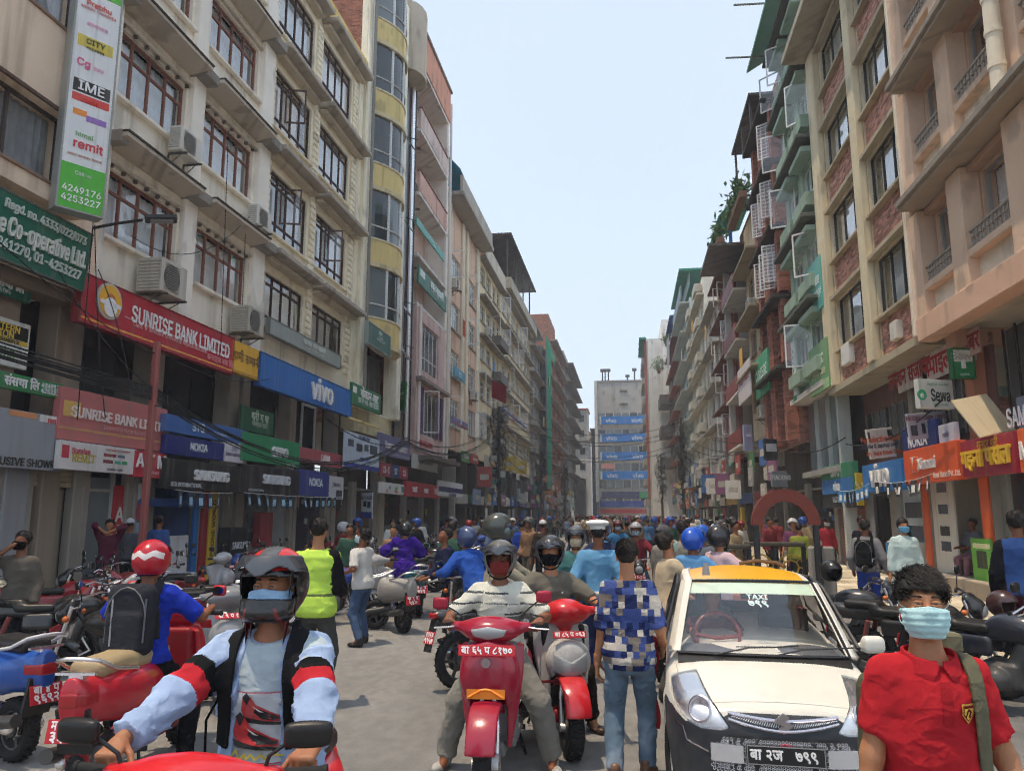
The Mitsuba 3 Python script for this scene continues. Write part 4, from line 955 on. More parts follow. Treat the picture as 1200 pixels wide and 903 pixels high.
V = [R3.p(25.8, 21.6, -.6), R3.p(31.3, 21.6, -.6), R3.p(31.3, 20.5, 1.2), R3.p(25.8, 20.5, 1.2)]
put('roof_eave', MB().raw(V + [p - np.array([0, 0, .12]) for p in V], np.vstack([_BOXF[:0], [[0, 1, 2], [0, 2, 3], [4, 6, 5], [4, 7, 6], [0, 4, 5], [0, 5, 1], [1, 5, 6], [1, 6, 2], [2, 6, 7], [2, 7, 3], [3, 7, 4], [3, 4, 0]]])), 'paint', R3.k, '#4f7a62')
for u, z in ((27.5, 20.9), (30.2, 20.4)):
 put('roof_pole', MB().tube([R3.p(u, z, 0), R3.p(u, z + .1, 2.2)], .04, 5), 'paint', R3.k, '#6d6a64')
R3.b('white_soffit', 25.9, 31, 6.0, 6.19, -1.9, .3, '#b9b3a8')
R3.b('shop_glass_frame', 26.0, 31, 3.2, 3.4, -.4, .0, '#9a9a96', 'paint')
for a in (26.1, 27.75, 29.4):
 put('shop_glass', MB().box(R3.p(a, 3.4, -.36), R3.p(a + 1.55, 5.95, -.33)), 'grey_glass', R3.k)
 R3.b('shop_mullion', a - .08, a, 3.4, 5.98, -.4, -.2, '#aeb3ae', 'paint', e=.01)
R3.b('corner_column', 25.86, 26.02, .14, 5.98, -.5, -.1, '#aeb3ae', 'paint', e=.02)
R3.b('lower_wall', 25.9, 42, 2.6, 5.9, -1.2, -1.0, '#55504a')
R4 = Front('red_brick_building', 'narrow red brick building with paired brick piers and white gridded shutters', 1, 6.6)
R4.shell(31.05, 36.4, 4.6, 19.0, '#a0604c', mat='brick')
R4.wall(31.05, 36.4, 4.6, 19.0, [(a, b, z + .7, z + 2.3) for z in (4.9, 7.8, 10.7, 13.6, 16.3) for a, b in ((32.0, 33.1), (34.3, 35.4))], '#a0604c', mat='brick')
for z in (4.9, 7.8, 10.7, 13.6, 16.3):
 for a, b in ((32.0, 33.1), (34.3, 35.4)):
  R4.window(a, b, z + .7, z + 2.3, nc=2, fc='#5b4034', glass='dark_glass')
  R4.b('brick_sill', a - .1, b + .1, z + .55, z + .69, .002, .25, '#9c5b46', 'brick', e=.01)
 R4.b('ledge', 31.05, 36.4, z + 2.62, z + 2.78, .002, .75, '#3f3a36', e=.02)
 for u in (31.2, 33.3, 33.9, 35.6):
  R4.b('brick_pier', u, u + .5, z + .05 - (.3 if z == 4.9 else 0), z + 2.6, .002, .4, '#9a5641', 'brick')
for u, z in ((32.0, 11.4), (33.0, 11.4), (34.3, 11.4), (32.0, 14.3), (33.1, 14.3), (34.4, 14.3), (32.1, 17.0)):
 R4.casement(u, z, z + 1.6, .85, rnd.uniform(2.3, 2.9), '#dfdcdc', grid=9)
R4.b('roof_canopy', 33.5, 39.5, 20.6, 20.72, -2, .8, '#2c2826', 'paint')
R4.b('roof_wall', 31.2, 36.3, 19.05, 20.9, -2.5, -.3, '#7b6a5d')
for u in (34, 36.5, 39):
 R4.b('canopy_post', u, u + .1, 19, 20.6, .6, .7, '#3a3532', 'paint')
def plants(B, u0, u1, z, w, label, n=260, sp=.5, seed=1):
 rg = np.random.default_rng(seed)
 m = MB()
 for _ in range(n):
  c = B.p(rg.uniform(u0, u1), z + abs(rg.normal(0, sp * .7)), w + rg.normal(0, sp * .4))
  a, b = rg.normal(size=3), rg.normal(size=3)
  a /= np.linalg.norm(a); b -= a * (a @ b); b /= np.linalg.norm(b)
  L, W = rg.uniform(.12, .3), rg.uniform(.05, .1)
  m.raw([c - a * L, c + b * W, c + a * L, c - b * W], [[0, 1, 2], [0, 2, 3]], np.array([.05, .11, .03]) * rg.uniform(.6, 1.8))
 k = thing('potted_plant', label, 'plant')
 put('foliage', m, 'foliage', k)
 put('planter', MB().cbox(B.p(u0, z - .4, w - .2), B.p(u1, z - .05, w + .2), .02), 'plaster', k, '#7a5c48')
R5 = plain_front('beige_balcony_house', 'beige house with plants along its roof edge between two red fronts', 1, 6.6, 36.45, 42, 5.6, 17.2, '#b5a383', 6.2, 2.86, [(37.0, 38.6), (39.6, 41.2)], fc='#8d7d66', ledge=.8, lcol='#8d8268')
plants(R5, 37, 41.6, 17.6, .7, 'green leafy plants along the roof edge of the beige house', 420, .6)
R6 = Front('red_balcony_house', 'house with long dark red balcony fronts and white undersides', 1, 6.6)
R6.shell(42.05, 47.3, 5.2, 16.4, '#a39e94', inner=-2)
for i in range(4):
 z = 5.4 + 2.86 * i
 R6.b('balcony_slab', 42.1, 47.2, z, z + .15, -1.9, .7, '#b9b6ad', e=.02)
 R6.b('balcony_front', 42.1, 47.2, z + .16, z + 1.0, .6, .7, '#7c3532', 'paint', e=.02)
 R6.b('balcony_wall', 42.2, 47.2, z + .16, z + 2.8, -1.88, -1.8, '#8d877b')
 R6.b('balcony_pillar', 46.9, 47.25, z + .15, z + 2.85, .2, .55, '#b3aea4', e=.02)
V = [R6.p(44.5, 20.3, -1), R6.p(50, 20.3, -1), R6.p(44.5, 19.2, 1.0), R6.p(50, 19.2, 1.0), R6.p(44.5, 20.0, .3), R6.p(50, 20.0, .3)]
put('green_awning', MB().raw(V, [[0, 1, 5], [0, 5, 4], [4, 5, 3], [4, 3, 2]]), 'cloth', R6.k, '#2f9a80')
R6.b('roof_wall', 42.2, 50, 16.5, 19.8, -1.2, -1.0, '#a05541', 'brick')
R6.b('roof_canopy', 41.8, 47.5, 16.45, 16.6, -.5, 1.9, '#4a4744', 'paint')
R6.b('blue_sheet', 45.5, 46.6, 17.6, 19.2, .1, .15, '#2a6cab', 'cloth')
plants(R6, 42.3, 45, 17.2, 1.2, 'potted plants on the tin canopy of the red balcony house', 260, .5, 3)
R7 = plain_front('maroon_house', 'maroon painted house with pale pink open shutters', 1, 6.6, 47.35, 54, 5.2, 18.2, '#9a5248', 5.9, 2.86, [(48.2, 49.6), (51.2, 52.8)], fc='#d3b9b4', ledge=.8, lcol='#6e4a40', shut=.9)
R8 = plain_front('white_grey_house', 'plain pale grey house with a blank rendered corner', 1, 6.5, 54.05, 62, 4.6, 18.6, '#bdbab0', 5.4, 2.9, [(55.0, 56.6), (58.6, 60.2)], fc='#8f9696', ledge=.6)
R9 = plain_front('cream_balcony_block', 'cream block with small projecting balconies and yellow trim', 1, 6.4, 62.05, 76, 4.6, 21.2, '#c6c2b2', 5.4, 2.9, [(63.4, 65), (67.4, 69), (71.4, 73.4)], fc='#c9c4b2', ledge=.6, lcol='#a8a392')
for i in range(6):
 for a in (63.0, 71.0):
  R9.b('balcony', a, a + 2.6, 5.5 + 2.9 * i, 6.2 + 2.9 * i, .05, .65, '#aaa699', e=.03)
R10 = plain_front('blue_grey_block', 'blue grey block topped by a green awning terrace', 1, 6.4, 76.05, 91, 4.6, 23.2, '#9fada9', 5.4, 2.95, [(77.4, 79.4), (81.4, 83.4), (86, 88.4)], fc='#c4cfd0', ledge=1.0, lcol='#9da39d')
R10.b('terrace_rail', 76.5, 90.5, 23.3, 24.6, .7, .8, '#566a72', 'paint')
R10.b('terrace_glass', 76.8, 90.3, 24.7, 26.4, -.2, -.1, '#7d908c', 'paint')
R10.b('green_awning', 76, 91.2, 26.0, 26.2, -2.5, .9, '#2a8a70', 'cloth')
R11 = plain_front('blue_window_house', 'brick and stone house with blue window leaves and a blue tarpaulin', 1, 6.3, 91.05, 110, 4.6, 23.6, '#a08d78', 5.6, 2.95, [(93, 95), (98.5, 100.5), (104, 106)], fc='#2f6d9c', ledge=.8, lcol='#8f4f3a')
R11.b('tarpaulin', 91.2, 102, 25.2, 25.35, -2, 1.0, '#2a5cb0', 'cloth')
R11.b('hung_sheet', 92, 97, 19.8, 23.2, 1.1, 1.15, '#8a919a', 'cloth')
R11.b('roof_room', 92, 108, 23.7, 25.1, -4, -.5, '#a08c6c')
plants(R11, 98, 100, 23.8, 1.0, 'round green bush in front of the blue tarpaulin', 200, .6, 5)
R12 = Front('white_blank_building', 'tall white building whose windowless side wall faces the camera', 1, 3.2)
R12.b('side_wall', 111, 111.4, 0, 29.8, -5.5, -2.0, '#dedbd2')
R12.b('side_wall', 111.01, 111.41, 0, 27.0, -1.98, -.02, '#cfccc3')
R12.b('body', 111.45, 128, 0, 29.6, -5.5, -2.0, '#c4c0b6')
R12.b('front_wall', 111.42, 128, 0, 27.1, -1.98, .15, '#a8a49b')
R12.b('stair_strip', 112.5, 114.2, 4, 27, .16, .5, '#a35a52')
for i in range(8):
 R12.b('balcony', 115, 127, 3 + 3.0 * i, 4 + 3.0 * i, .16, .9, '#99958c')
R12.b('terrace_awning', 112, 126, 27.2, 27.5, .2, 1.2, '#2a8a70', 'cloth')
R12b = Front('cross_braced_balcony_house', 'low house with dark sloping balcony roofs beside the white blank wall', 1, 5.0)
for i in range(3):
 R12b.b('balcony', 104, 110.8, 8 + 4.2 * i, 9.3 + 4.2 * i, -1.2, .6, '#4d4a47', 'paint')
 R12b.b('wall', 104, 110.8, 9.31 + 4.2 * i, 12.1 + 4.2 * i, -1.3, -1.0, '#777068')
plants(R12b, 105, 107, 21.5, .5, 'tall spindly plant climbing beside the white blank wall', 220, 1.2, 6)
E1 = Front('far_office_building', 'grey concrete office building closing the street with blue banner bands', 1, 3.6)
E1.b('wall', 140, 140.4, 0, 25.6, -.2, 9.0, '#a7a49c')
E1.b('tower_body', 140.45, 156, 0, 25.4, -.2, 9.4, '#9a978f')
E1.b('side_fin', 139.6, 140, 4, 25.9, 9.02, 9.5, '#d0cdc5')
E1.b('parapet', 139.9, 140.5, 25.62, 26.0, -.4, 9.4, '#85827a')
for i in range(6):
 z = 1.9 + 3.02 * i + .2
 for q in range(6):
  x0 = 3.2 - q * 1.45
  put('window', MB().box((x0 - 1.25, 139.9, z + 1.35), (x0, 139.98, z + 2.75)), 'grey_glass' if (i + q) % 3 else 'dark_glass', E1.k)
  put('window__frame', MB().box((x0 - 1.34, 139.85, z + 1.2), (x0 - 1.26, 139.97, z + 2.85)), 'paint', E1.k, '#c9c8c2')
for z in (21.4, 23.8):
 E1.b('vent_grille', 139.88, 139.98, z, z + .35, 3.5, 4.9, '#55534f', 'paint')
for x in (-4.4, -3.9, -3.3, .2, 1.5):
 put('roof_ventilator', MB().cyl((x, 142, 25.4), (x, 142, 28.0 if x != .2 else 26.9), .12, n=6).cyl((x, 142, 28.0 if x != .2 else 26.9), (x, 142, 28.5 if x != .2 else 27.3), .42, n=8), 'paint', E1.k, '#4b4c50')
for i, z in enumerate((18.6, 15.4, 12.1, 8.7)):
 k = board('banner', f'blue phone brand banner on the far office building, number {("one","two","three","four")[i]} from the top', FRONT_R, (-.9, 139.6, z), 8.2, 1.45, '#1d77c4', [('vivo', .5, -.5, -.05, '#dfe8f0', True), ('vivo', .5, .62, -.05, '#dfe8f0', True)], [(-1, -1, -.93, 1, '#cfd6da')], depth=.15, cat='banner')
board('sign', 'pale red sign between two blue banners on the far office building', FRONT_R, (-3.7, 139.6, 10.3), 2.4, .9, '#c98a84', depth=.1)
board('sign', 'dark blue sign band with a green end low on the far office building', FRONT_R, (-.3, 139.5, 5.2), 9.0, 1.2, '#2f3b63', patches=[(.45, -.9, .98, .9, '#2f8a58')], depth=.1)
board('sign', 'dark blue shop sign at the foot of the far office building', FRONT_R, (-1.2, 138.5, 3.6), 8, 1.1, '#1f3f8c', [('BATTISPUTALI', .4, 0, 0, '#7d8fbf')][:0], depth=.1)
board('sign', 'red shop sign below the dark blue one at the end of the street', FRONT_R, (-1.2, 138.4, 2.35), 8.2, .8, '#9c1f28', depth=.1)
for i, (x0, x1, y, z, c, nm) in enumerate(((-13, -8.6, 165, 24, '#8d8a82', 'pale house with a red strip roof just left of the closing office building'), (-9.2, -6.0, 175, 20, '#c7a36c', 'ochre house front in the gap left of the closing office building'), (-12.4, -7.6, 158, 16.5, '#c9c9c6', 'white arched building low in the gap at the end of the street'), (-7.0, -5.0, 150, 18, '#6d7278', 'grey house squeezed against the closing office building'))):
 B = Front('far_house', nm, -1, x0)
 put('wall', MB().box((x0, y, 0), (x1, y + 8, z)), 'plaster', B.k, c)
 put('roof', MB().box((x0 - .3, y - .4, z + .02), (x1 + .3, y + 8, z + .3)), 'paint', B.k, '#8c3b33' if i == 0 else '#77736c')
 for q in range(3):
  for w in range(2):
   put('window', MB().box((x0 + .6 + w * 2, y - .06, z - 2.6 - q * 3.2), (x0 + 1.7 + w * 2, y - .01, z - 1.2 - q * 3.2)), 'dark_glass', B.k)
 if i == 2:
  put('archway', MB().box((x0 + 1.2, y - .3, 0), (x0 + 3.6, y - .02, 9)), 'black', B.k)
# ------------------------------------------------------------------ shops at street level
GOODS = ['#b33b32', '#2c5fae', '#d8d8d2', '#e0b93c', '#3a8a56', '#22252c', '#8a8f95', '#c96a2a', '#5b3f7a', '#d8d8d2', '#4a7fb8', '#efefea']
def shop(name, label, side, X, u0, u1, z0=.14, h=2.75, depth=2.4, wall='#77726a', shelf='#39434f', counter=None, goods=True, seed=0, door=None, cat='shop', posts=None, gl=None, lamp=False):
 B = Front(name, label, side, X, cat)
 rg = random.Random(seed * 13 + 5)
 B.b('back_wall', u0 + .02, u1 - .02, z0, z0 + h, -depth - .1, -depth, wall, 'paint')
 B.b('partition', u0 + .02, u0 + .1, z0, z0 + h, -depth + .002, -.15, wall, 'paint')
 B.b('partition', u1 - .1, u1 - .02, z0, z0 + h, -depth + .002, -.15, wall, 'paint')
 B.b('floor', u0 + .11, u1 - .11, z0 - .1, z0 + .02, -depth + .01, .02, '#6b665e', 'paving')
 B.b('ceiling', u0 + .11, u1 - .11, z0 + h - .08, z0 + h - .01, -depth + .01, -.1, '#8d8a84', 'paint')
 for a, b in posts or ((u0 - .06, u0 + .14), (u1 - .14, u1 + .06)):
  B.b('post', a, b, z0 - .1, z0 + h + .2, -.14, .06, '#8f8a80', 'paint', e=.02)
 if goods:
  m = MB()
  for r, z in enumerate((.45, .85, 1.25, 1.65, 2.05)):
   B.b('shelf', u0 + .15, u1 - .15, z0 + z - .03, z0 + z, -depth + .02, -depth + .38, shelf, 'paint')
   u = u0 + .18
   while u < u1 - .35:
    w, hh = rg.uniform(.06, .26), rg.uniform(.12, .33)
    if rg.random() < .87:
     m.box(B.p(u, z0 + z + .002, -depth + rg.uniform(.03, .1)), B.p(u + w, z0 + z + hh, -depth + rg.uniform(.25, .36)), rg.choice(GOODS))
    u += w + rg.uniform(.01, .05)
  for i in range(int((u1 - u0) / .35)):        # things hung and stood near the door
   if rg.random() < .7:
    u, z = u0 + .25 + i * .33, z0 + rg.uniform(1.3, 2.2)
    m.box(B.p(u, z, -.6), B.p(u + rg.uniform(.1, .25), z + rg.uniform(.15, .35), -.56), rg.choice(GOODS))
  k = put('merchandise', m, 'paint', None, label=f'boxed goods on the shelves of the {" ".join(label.split(" with ")[0].split()[:8])}', cat='goods', kind='stuff')
 if counter:
  B.b('counter', u0 + .3, u1 - .9, z0, z0 + .92, -.75, -.3, counter, 'paint', e=.02)
  put('counter_glass', MB().box(B.p(u0 + .3, z0 + .93, -.74), B.p(u1 - .9, z0 + 1.2, -.31)), 'grey_glass', B.k)
 if lamp:
  k = put('ceiling_lamp', MB().box(B.p(u0 + .5, z0 + h - .14, -.95), B.p(u1 - .5, z0 + h - .09, -.85)), 'paint', B.k, '#e8e8e4')
  scene[k]['emitter'] = {'type': 'area', 'radiance': {'type': 'rgb', 'value': [2.6, 2.7, 2.8]}}
 if gl:
  put('shop_glass', MB().box(B.p(gl[0], z0 + .05, -.12), B.p(gl[1], z0 + h - .3, -.1)), 'grey_glass', B.k)
 return B
def slats(B, u0, u1, v0, v1, w, col, n):       # a rolling shutter
 st = (v1 - v0) / n
 kk = ('sl', B.out, round(u1 - u0, 3), round(st, 3), col)
 if kk not in _cache:
  _cache[kk] = dish(MB().cbox((-.02, 0, .004), (.02, u1 - u0, st - .004), .014), 'paint', col=col)
 for i in range(n):
  put('shutter_slat', _cache[kk], parent=B.k, T=T4().translate([B.X + B.out * w, u0, v0 + i * st]))
S = shop('showroom', 'dark showroom under the grey signboard at the left edge', -1, -10.7, 7.5, 11.8, counter='#3d3d40', seed=1)
S.b('grey_column', 11.85, 12.38, .1, 3.4, -.3, .1, '#8d8f92', 'paint', e=.02)
S = shop('entrance_passage', 'dim entrance passage below a half open cream rolling shutter', -1, -10.7, 12.42, 13.75, goods=False, wall='#5a5046', posts=((12.42, 12.56), (13.58, 13.86)), depth=3)
slats(S, 12.58, 13.57, 2.35, 2.95, -.02, '#a39577', 6)
S.b('shutter_box', 12.58, 13.57, 2.951, 3.3, -.3, .0, '#a89a7c', 'paint', e=.02)
S.b('inner_column', 13.15, 13.5, .1, 2.3, -.5, -.1, '#8f846d', e=.02)
S = shop('cash_machine_lobby', 'blue glass cash machine lobby with a red door panel', -1, -10.7, 13.9, 15.35, goods=False, wall='#34495a', gl=(14.0, 14.85))
S.b('transom_bar', 13.95, 15.2, 2.3, 2.36, -.14, -.06, '#a5a39c', 'paint')
S.b('door_frame', 14.86, 14.93, .1, 2.9, -.14, -.05, '#a5a39c', 'paint')
board('sign', 'narrow red door panel with white letters of the cash machine lobby', LEFT_R, (-10.72, 15.1, 1.35), .42, 2.2, '#a5242f', [('A', .13, 0, .45, '#e7dcdc', True), ('T', .05, 0, .2, '#e7dcdc', True), ('M', .05, 0, .1, '#e7dcdc', True)], depth=.04)
S = shop('phone_shop', 'phone shop with blue door frame under the black sign with white letters, left one', -1, -10.7, 15.5, 18.1, counter='#1f4b87', seed=2, lamp=True, wall='#3f5d90', shelf='#22406e')
S.b('blue_frame', 17.75, 17.95, .1, 2.2, .05, .14, '#1c66a8', 'paint', e=.01)
S.b('blue_frame', 15.6, 17.74, 2.02, 2.2, .05, .14, '#1c4f94', 'paint', e=.01)
S.b('poster_stand', 16.7, 17.5, .15, 1.35, .12, .16, '#c9ccd0', 'paint')
for i in range(4):
 S.b('poster', 15.55, 15.85, .9 + i * .42, 1.25 + i * .42, .07, .09, ['#b9c4c9', '#8aa3b8', '#a84a5e', '#c4c7c8'][i], 'paint')
S.b('red_post', 18.12, 18.42, .1, 2.95, -.1, .12, '#8f2227', 'paint', e=.02)
S.b('yellow_post', 18.46, 18.8, .1, 2.9, -.05, .14, '#c5a52b', 'paint', e=.02)
m = MB()
text_at(m, 'PHONE WORLD', .14, 0, -.07, 0, True)
put('lettering', m.moved(M4(LEFT_R @ rotz(math.pi / 2), (-10.555, 18.63, 1.5))), 'paint', S.k, '#3a3320')
S = shop('phone_shop', 'bright phone shop with white counter under the second black sign', -1, -10.7, 18.9, 23.5, counter='#a9acab', seed=3, lamp=True, wall='#b5b6b2', shelf='#b5b7b5')
S.b('advert_stand', 19.1, 20.0, .15, 1.5, .02, .4, '#15181c', 'paint', e=.02)
m = MB(); text_at(m, 'SAMSUNG', .17, 0, 0, 0, True, maxw=.8)
put('lettering', m.moved(M4(LEFT_R, (-10.28, 19.55, .95))), 'paint', S.k, '#c9ced2')
S.b('red_rack', 21.4, 22.2, .9, 1.9, -.2, .05, '#8f3038', 'paint', e=.02)
for i, (a, b, nm, w) in enumerate(((23.7, 26.3, 'dark phone shop under the blue and white sign', '#5a5560'), (26.5, 29.0, 'narrow shop with magazines beside the yellow panel', '#6a6258'), (29.2, 31.6, 'tan fronted shop below the white laptop poster', '#7a6a55'), (31.8, 36.0, 'shop with red door under the striped sign', '#54433c'), (36.2, 39.2, 'shop behind the red signboard with white letters', '#8a8680'), (39.4, 42.6, 'pale fronted shop right of the red signboard', '#6e6a64'), (42.8, 46.0, 'shop under the white and blue striped sign', '#3b3d42'))):
 shop('street_shop', nm, -1, -10.7, a, b, seed=10 + i, wall=w, counter='#6c6a66' if i % 2 else None)
def far_shops(side, X, y0, n, top):
 for i in range(n):
  y, (c, nm) = y0 + 3.3 * i, rnd.choice([('#8a3a38', 'red'), ('#3f5a8a', 'blue'), ('#4a6a52', 'green'), ('#8f8b80', 'grey'), ('#a8884a', 'ochre'), ('#c3bfb4', 'white')])
  B = Front('far_shop', f'far shop with a {nm} fascia on the {"left" if side < 0 else "right"} side of the street', side, X, 'shop', f'far shops with {nm} fascia, {"left" if side < 0 else "right"} side')
  B.b('back_wall', y, y + 3.2, .1, top, -1.2, -1.0, rnd.choice(['#4a4540', '#3f3f40', '#5d564e', '#4a5058']), 'paint')
  B.b('post', y - .15, y + .15, .1, top, -.98, -.1, rnd.choice(['#7a746a', '#99928a', '#5a544c']), e=.02)
  B.b('fascia', y + .16, y + 3.1, 2.5, 3.1, -.95, rnd.uniform(-.2, .3), c, 'paint', e=.02)
  if rnd.random() < .6:
   B.b('shutter', y + .2, y + 3.0, .1, 2.45, -.9, -.8, rnd.choice(['#7d7a74', '#5a6a7a', '#8a5a4a', '#a39a86', '#3a4a3f']), 'paint')
  if rnd.random() < .6:
   u = y + rnd.uniform(.3, 2)
   B.b('hung_goods', u, u + rnd.uniform(.3, .9), .9, 2.3, -.3, -.1, rnd.choice(GOODS), 'paint')
far_shops(-1, -10.4, 46.2, 30, 5.2)
far_shops(1, 7.0, 40, 21, 4.8)
XR = 7.3
S = shop('orange_post_shop', 'open shop with orange posts and shelves of phone boxes', 1, XR, 17.2, 19.75, z0=.5, seed=40, lamp=True, wall='#b9b39f', shelf='#c6c3b8', counter=None, depth=1.5, posts=((17.0, 17.35), (20.3, 20.6)))
S.b('orange_post', 16.98, 17.37, .4, 3.2, .062, .12, '#c9592c', 'paint', e=.01)
S.b('orange_post', 20.28, 20.62, .4, 3.2, .062, .12, '#c9592c', 'paint', e=.01)
S.b('sliding_panel', 18.95, 20.25, .5, 2.95, -.02, .02, '#c9c8bf', 'paint')
for i, z in enumerate((1.0, 1.35, 1.85, 2.35)):
 S.b('phone_picture', 19.3, 19.85, z, z + .22, .022, .028, ['#3c4650', '#2f3439', '#4d5a66', '#6a6f75'][i], 'paint')
S.b('green_poster', 16.95, 17.9, .5, 1.35, .13, .16, '#5fa83a', 'paint')
m = MB(); m.box(S.p(17.2, .75, .162), S.p(17.65, 1.1, .166), '#2c3a26'); m.box(S.p(17.0, 1.15, .162), S.p(17.8, 1.25, .166), '#d7e3a8')
put('print', m, 'paint', S.k)
S.b('yellow_cupboard', 18.3, 18.8, .5, 1.5, -.9, -.5, '#c79a2d', 'paint', e=.02)
st = Front('shop_step', 'stone step in front of the orange shop', 1, XR, 'step')
for i in range(6):
 st.b('step_stone', 15.2 + i * 1.0, 16.19 + i * 1.0, .1, .5, .05, .42, rnd.choice(['#a59c8b', '#978d7d', '#b0a897']), 'paving', e=.02)
S = shop('printer_shop', 'shop front with a large printer poster in its window', 1, XR, 20.7, 23.0, z0=.3, seed=41, wall='#8d8e8c', gl=(20.8, 22.2))
S.b('poster', 20.85, 22.4, 1.55, 2.75, -.05, -.02, '#b9c3c8', 'paint')
S.b('poster_printer', 21.0, 22.2, 1.75, 2.15, -.018, .0, '#4f555a', 'paint', e=.005)
S.b('display_counter', 20.8, 22.3, .3, 1.15, .0, .5, '#b6b3a8', 'paint', e=.02)
S.b('blue_panel', 21.6, 22.3, .35, 1.1, .51, .53, '#2c6fa0', 'paint')
S.b('grey_panel', 22.35, 23.0, .3, 3.0, -.05, .05, '#8f8f8b', 'paint', e=.01)
S = shop('accessory_shop', 'narrow shop with phone posters on its door post', 1, XR, 23.1, 25.2, z0=.2, seed=42, wall='#3e3a36')
S.b('phone_poster', 24.6, 25.2, .3, 2.6, .07, .1, '#7f8386', 'paint')
S = shop('shuttered_shop', 'shop closed by a red brown rolling shutter', 1, XR, 25.4, 29.0, goods=False, wall='#4b4a48')
slats(S, 25.55, 28.8, .15, 2.75, -.05, '#7d4b43', 22)
S = shop('dark_shop', 'black fronted shop behind the arch', 1, XR, 29.2, 33.5, seed=43, wall='#46474a')
S = shop('dark_shop', 'shop with hanging ribbons further behind the arch', 1, XR, 33.7, 38.5, seed=44, wall='#55504a')
R0 = Front('dark_shop', 'dark shop front at the right edge under the orange building', 1, XR)
R0.b('back_wall', 8, 16.9, .1, 5.6, -.6, -.5, '#55595a', 'paint')
for i in range(5):
 put('glass_panel', MB().box(R0.p(15.4 - i * 1.3, .4, -.2), R0.p(16.6 - i * 1.3, 3.0, -.17)), 'dark_glass', R0.k)
 R0.b('frame_post', 16.6 - i * 1.3, 16.7 - i * 1.3, .1, 3.2, -.24, -.1, '#8c8c86', 'paint', e=.01)
R0.b('fascia', 8, 16.98, 3.1, 3.4, -.3, -.02, '#7d7367')
for i in range(14):
 R0.b('upper_bar', 10 + i * .5, 10.04 + i * .5, 3.4, 5.55, -.3, -.26, '#1d1b1a', 'paint')
UP = Front('upper_shop_floor', 'dark upper shop floor under the overhanging brick building', 1, XR)
UP.b('wall', 17, 25.8, 3.05, 5.6, -.3, -.2, '#6a4a42', 'paint')
UP.b('orange_column', 17.2, 17.6, 3.0, 5.6, -.19, .1, '#b36f4d', e=.02)
UP.b('cream_column', 20.9, 21.2, 3.0, 5.6, -.19, .05, '#8f8672', e=.02)
for a, b in ((17.8, 19.2), (19.3, 20.8), (21.4, 23.3), (23.5, 25.5)):
 put('window', MB().box(UP.p(a, 3.6, -.195), UP.p(b, 4.9, -.15)), 'dark_glass', UP.k)
 for i in range(4):
  UP.b('window_bar', a + .1 + i * (b - a - .2) / 3 - .02, a + .1 + i * (b - a - .2) / 3 + .02, 3.6, 4.9, -.148, -.12, '#6d6a63', 'paint')
# ------------------------------------------------------------------ signs, left side
W_, Y_, K_ = '#e8e6e0', '#e3b93f', '#20201f'
(ya, za), (yb, zb) = at_x(0, 222, -10.0), at_x(86, 333, -10.0)
board('sign', 'big dark green board with raised silver letters of a co-operative at the left edge', LEFT_R @ rotx(.08), (-9.85, 10.5, 6.45), 3.75, 1.08, '#145c48',
      [('Saving Service Co-operative Ltd.', .27, .05, .02, '#c9cdc4', True, .05, .9), ('Regd. no. 4333/022/073', .13, .42, .66, '#b9c2ba', True, .03, .5), ('Ph: 4241270, 01-4253227', .15, .3, -.55, '#b9c2ba', True, .03, .62)], rim='#4c5650')
board('sign', 'tall narrow lit box sign with rows of money transfer names and a green foot', FRONT_R @ roty(1.02), (-9.45, 11.55, 9.3), .76, 4.4, '#d7dadb',
      [('Prabhu', .022, 0, .80, '#c4453b', True, .006, .8), ('MONEY TRANSFER', .012, 0, .75, '#b04a44', False, .006, .8), ('esewa', .02, 0, .62, '#d58fae', False, .006, .8), ('CITY', .022, 0, .46, '#26281f', True, .006, .8), ('express', .014, 0, .405, '#26281f', False, .006, .7), ('Cg', .03, -.45, .26, '#d05b8c', True, .006, .4), ('pay', .018, .25, .25, '#d58fae', False, .006, .5), ('IME', .04, 0, .06, W_, True, .006, .8), ('Remit', .016, 0, -.06, '#c2312d', True), ('himal', .02, -.1, -.36, '#5c9a4a', False, .006, .7), ('remit', .035, .1, -.44, '#c43a40', True, .006, .85), ('send money home', .011, 0, -.54, '#a3622f', False, .006, .85), ('4249176', .027, 0, -.83, W_, True, .006, .85), ('4253227', .027, 0, -.91, W_, True, .006, .85), ('Call us', .015, 0, -.69, W_, False, .006, .7)],
      [(-1, -1, 1, -.62, '#4fae3a'), (-1, .9, 1, 1, '#58b33f'), (-.8, .40, .8, .5, '#c9b84a'), (-.8, .0, .85, .11, '#2a2526'), (-.8, -.08, .85, -.015, '#c9423a'), (-.7, -.2, -.1, -.15, '#df8a3e'), (-.1, -.23, .8, -.18, '#8d6bb5')], depth=.28, rim='#8f9390')
wsign('sign', 'small dark green board with white script under the beige building', -1, -10.5, (-60, 300), (36, 356), '#165a48', [('सहकारी संसथा लि.', .42, .0, .3, W_, True, .02, 1.7), ('४२४९१७६', .24, .2, -.5, '#b8c4bd', False, .01, .9)])
wsign('sign', 'white board with a yellow and black money transfer print at the left edge', -1, -10.6, (-70, 348), (31, 434), '#c9cac4', [('WESTERN', .15, .3, .62, Y_, True, .006, 1.2), ('UNION', .15, .3, .34, Y_, True, .006, .9), ('MONEY TRANSFER', .08, .3, .08, '#2c2a22', True, .006, 1.1), ('himal', .1, .3, -.28, '#4a8a4a', False), ('remit', .2, .4, -.5, '#55853f', True)], [(-.4, .2, .95, .8, '#1f1d18'), (-.4, .0, .95, .18, '#c9a832')])
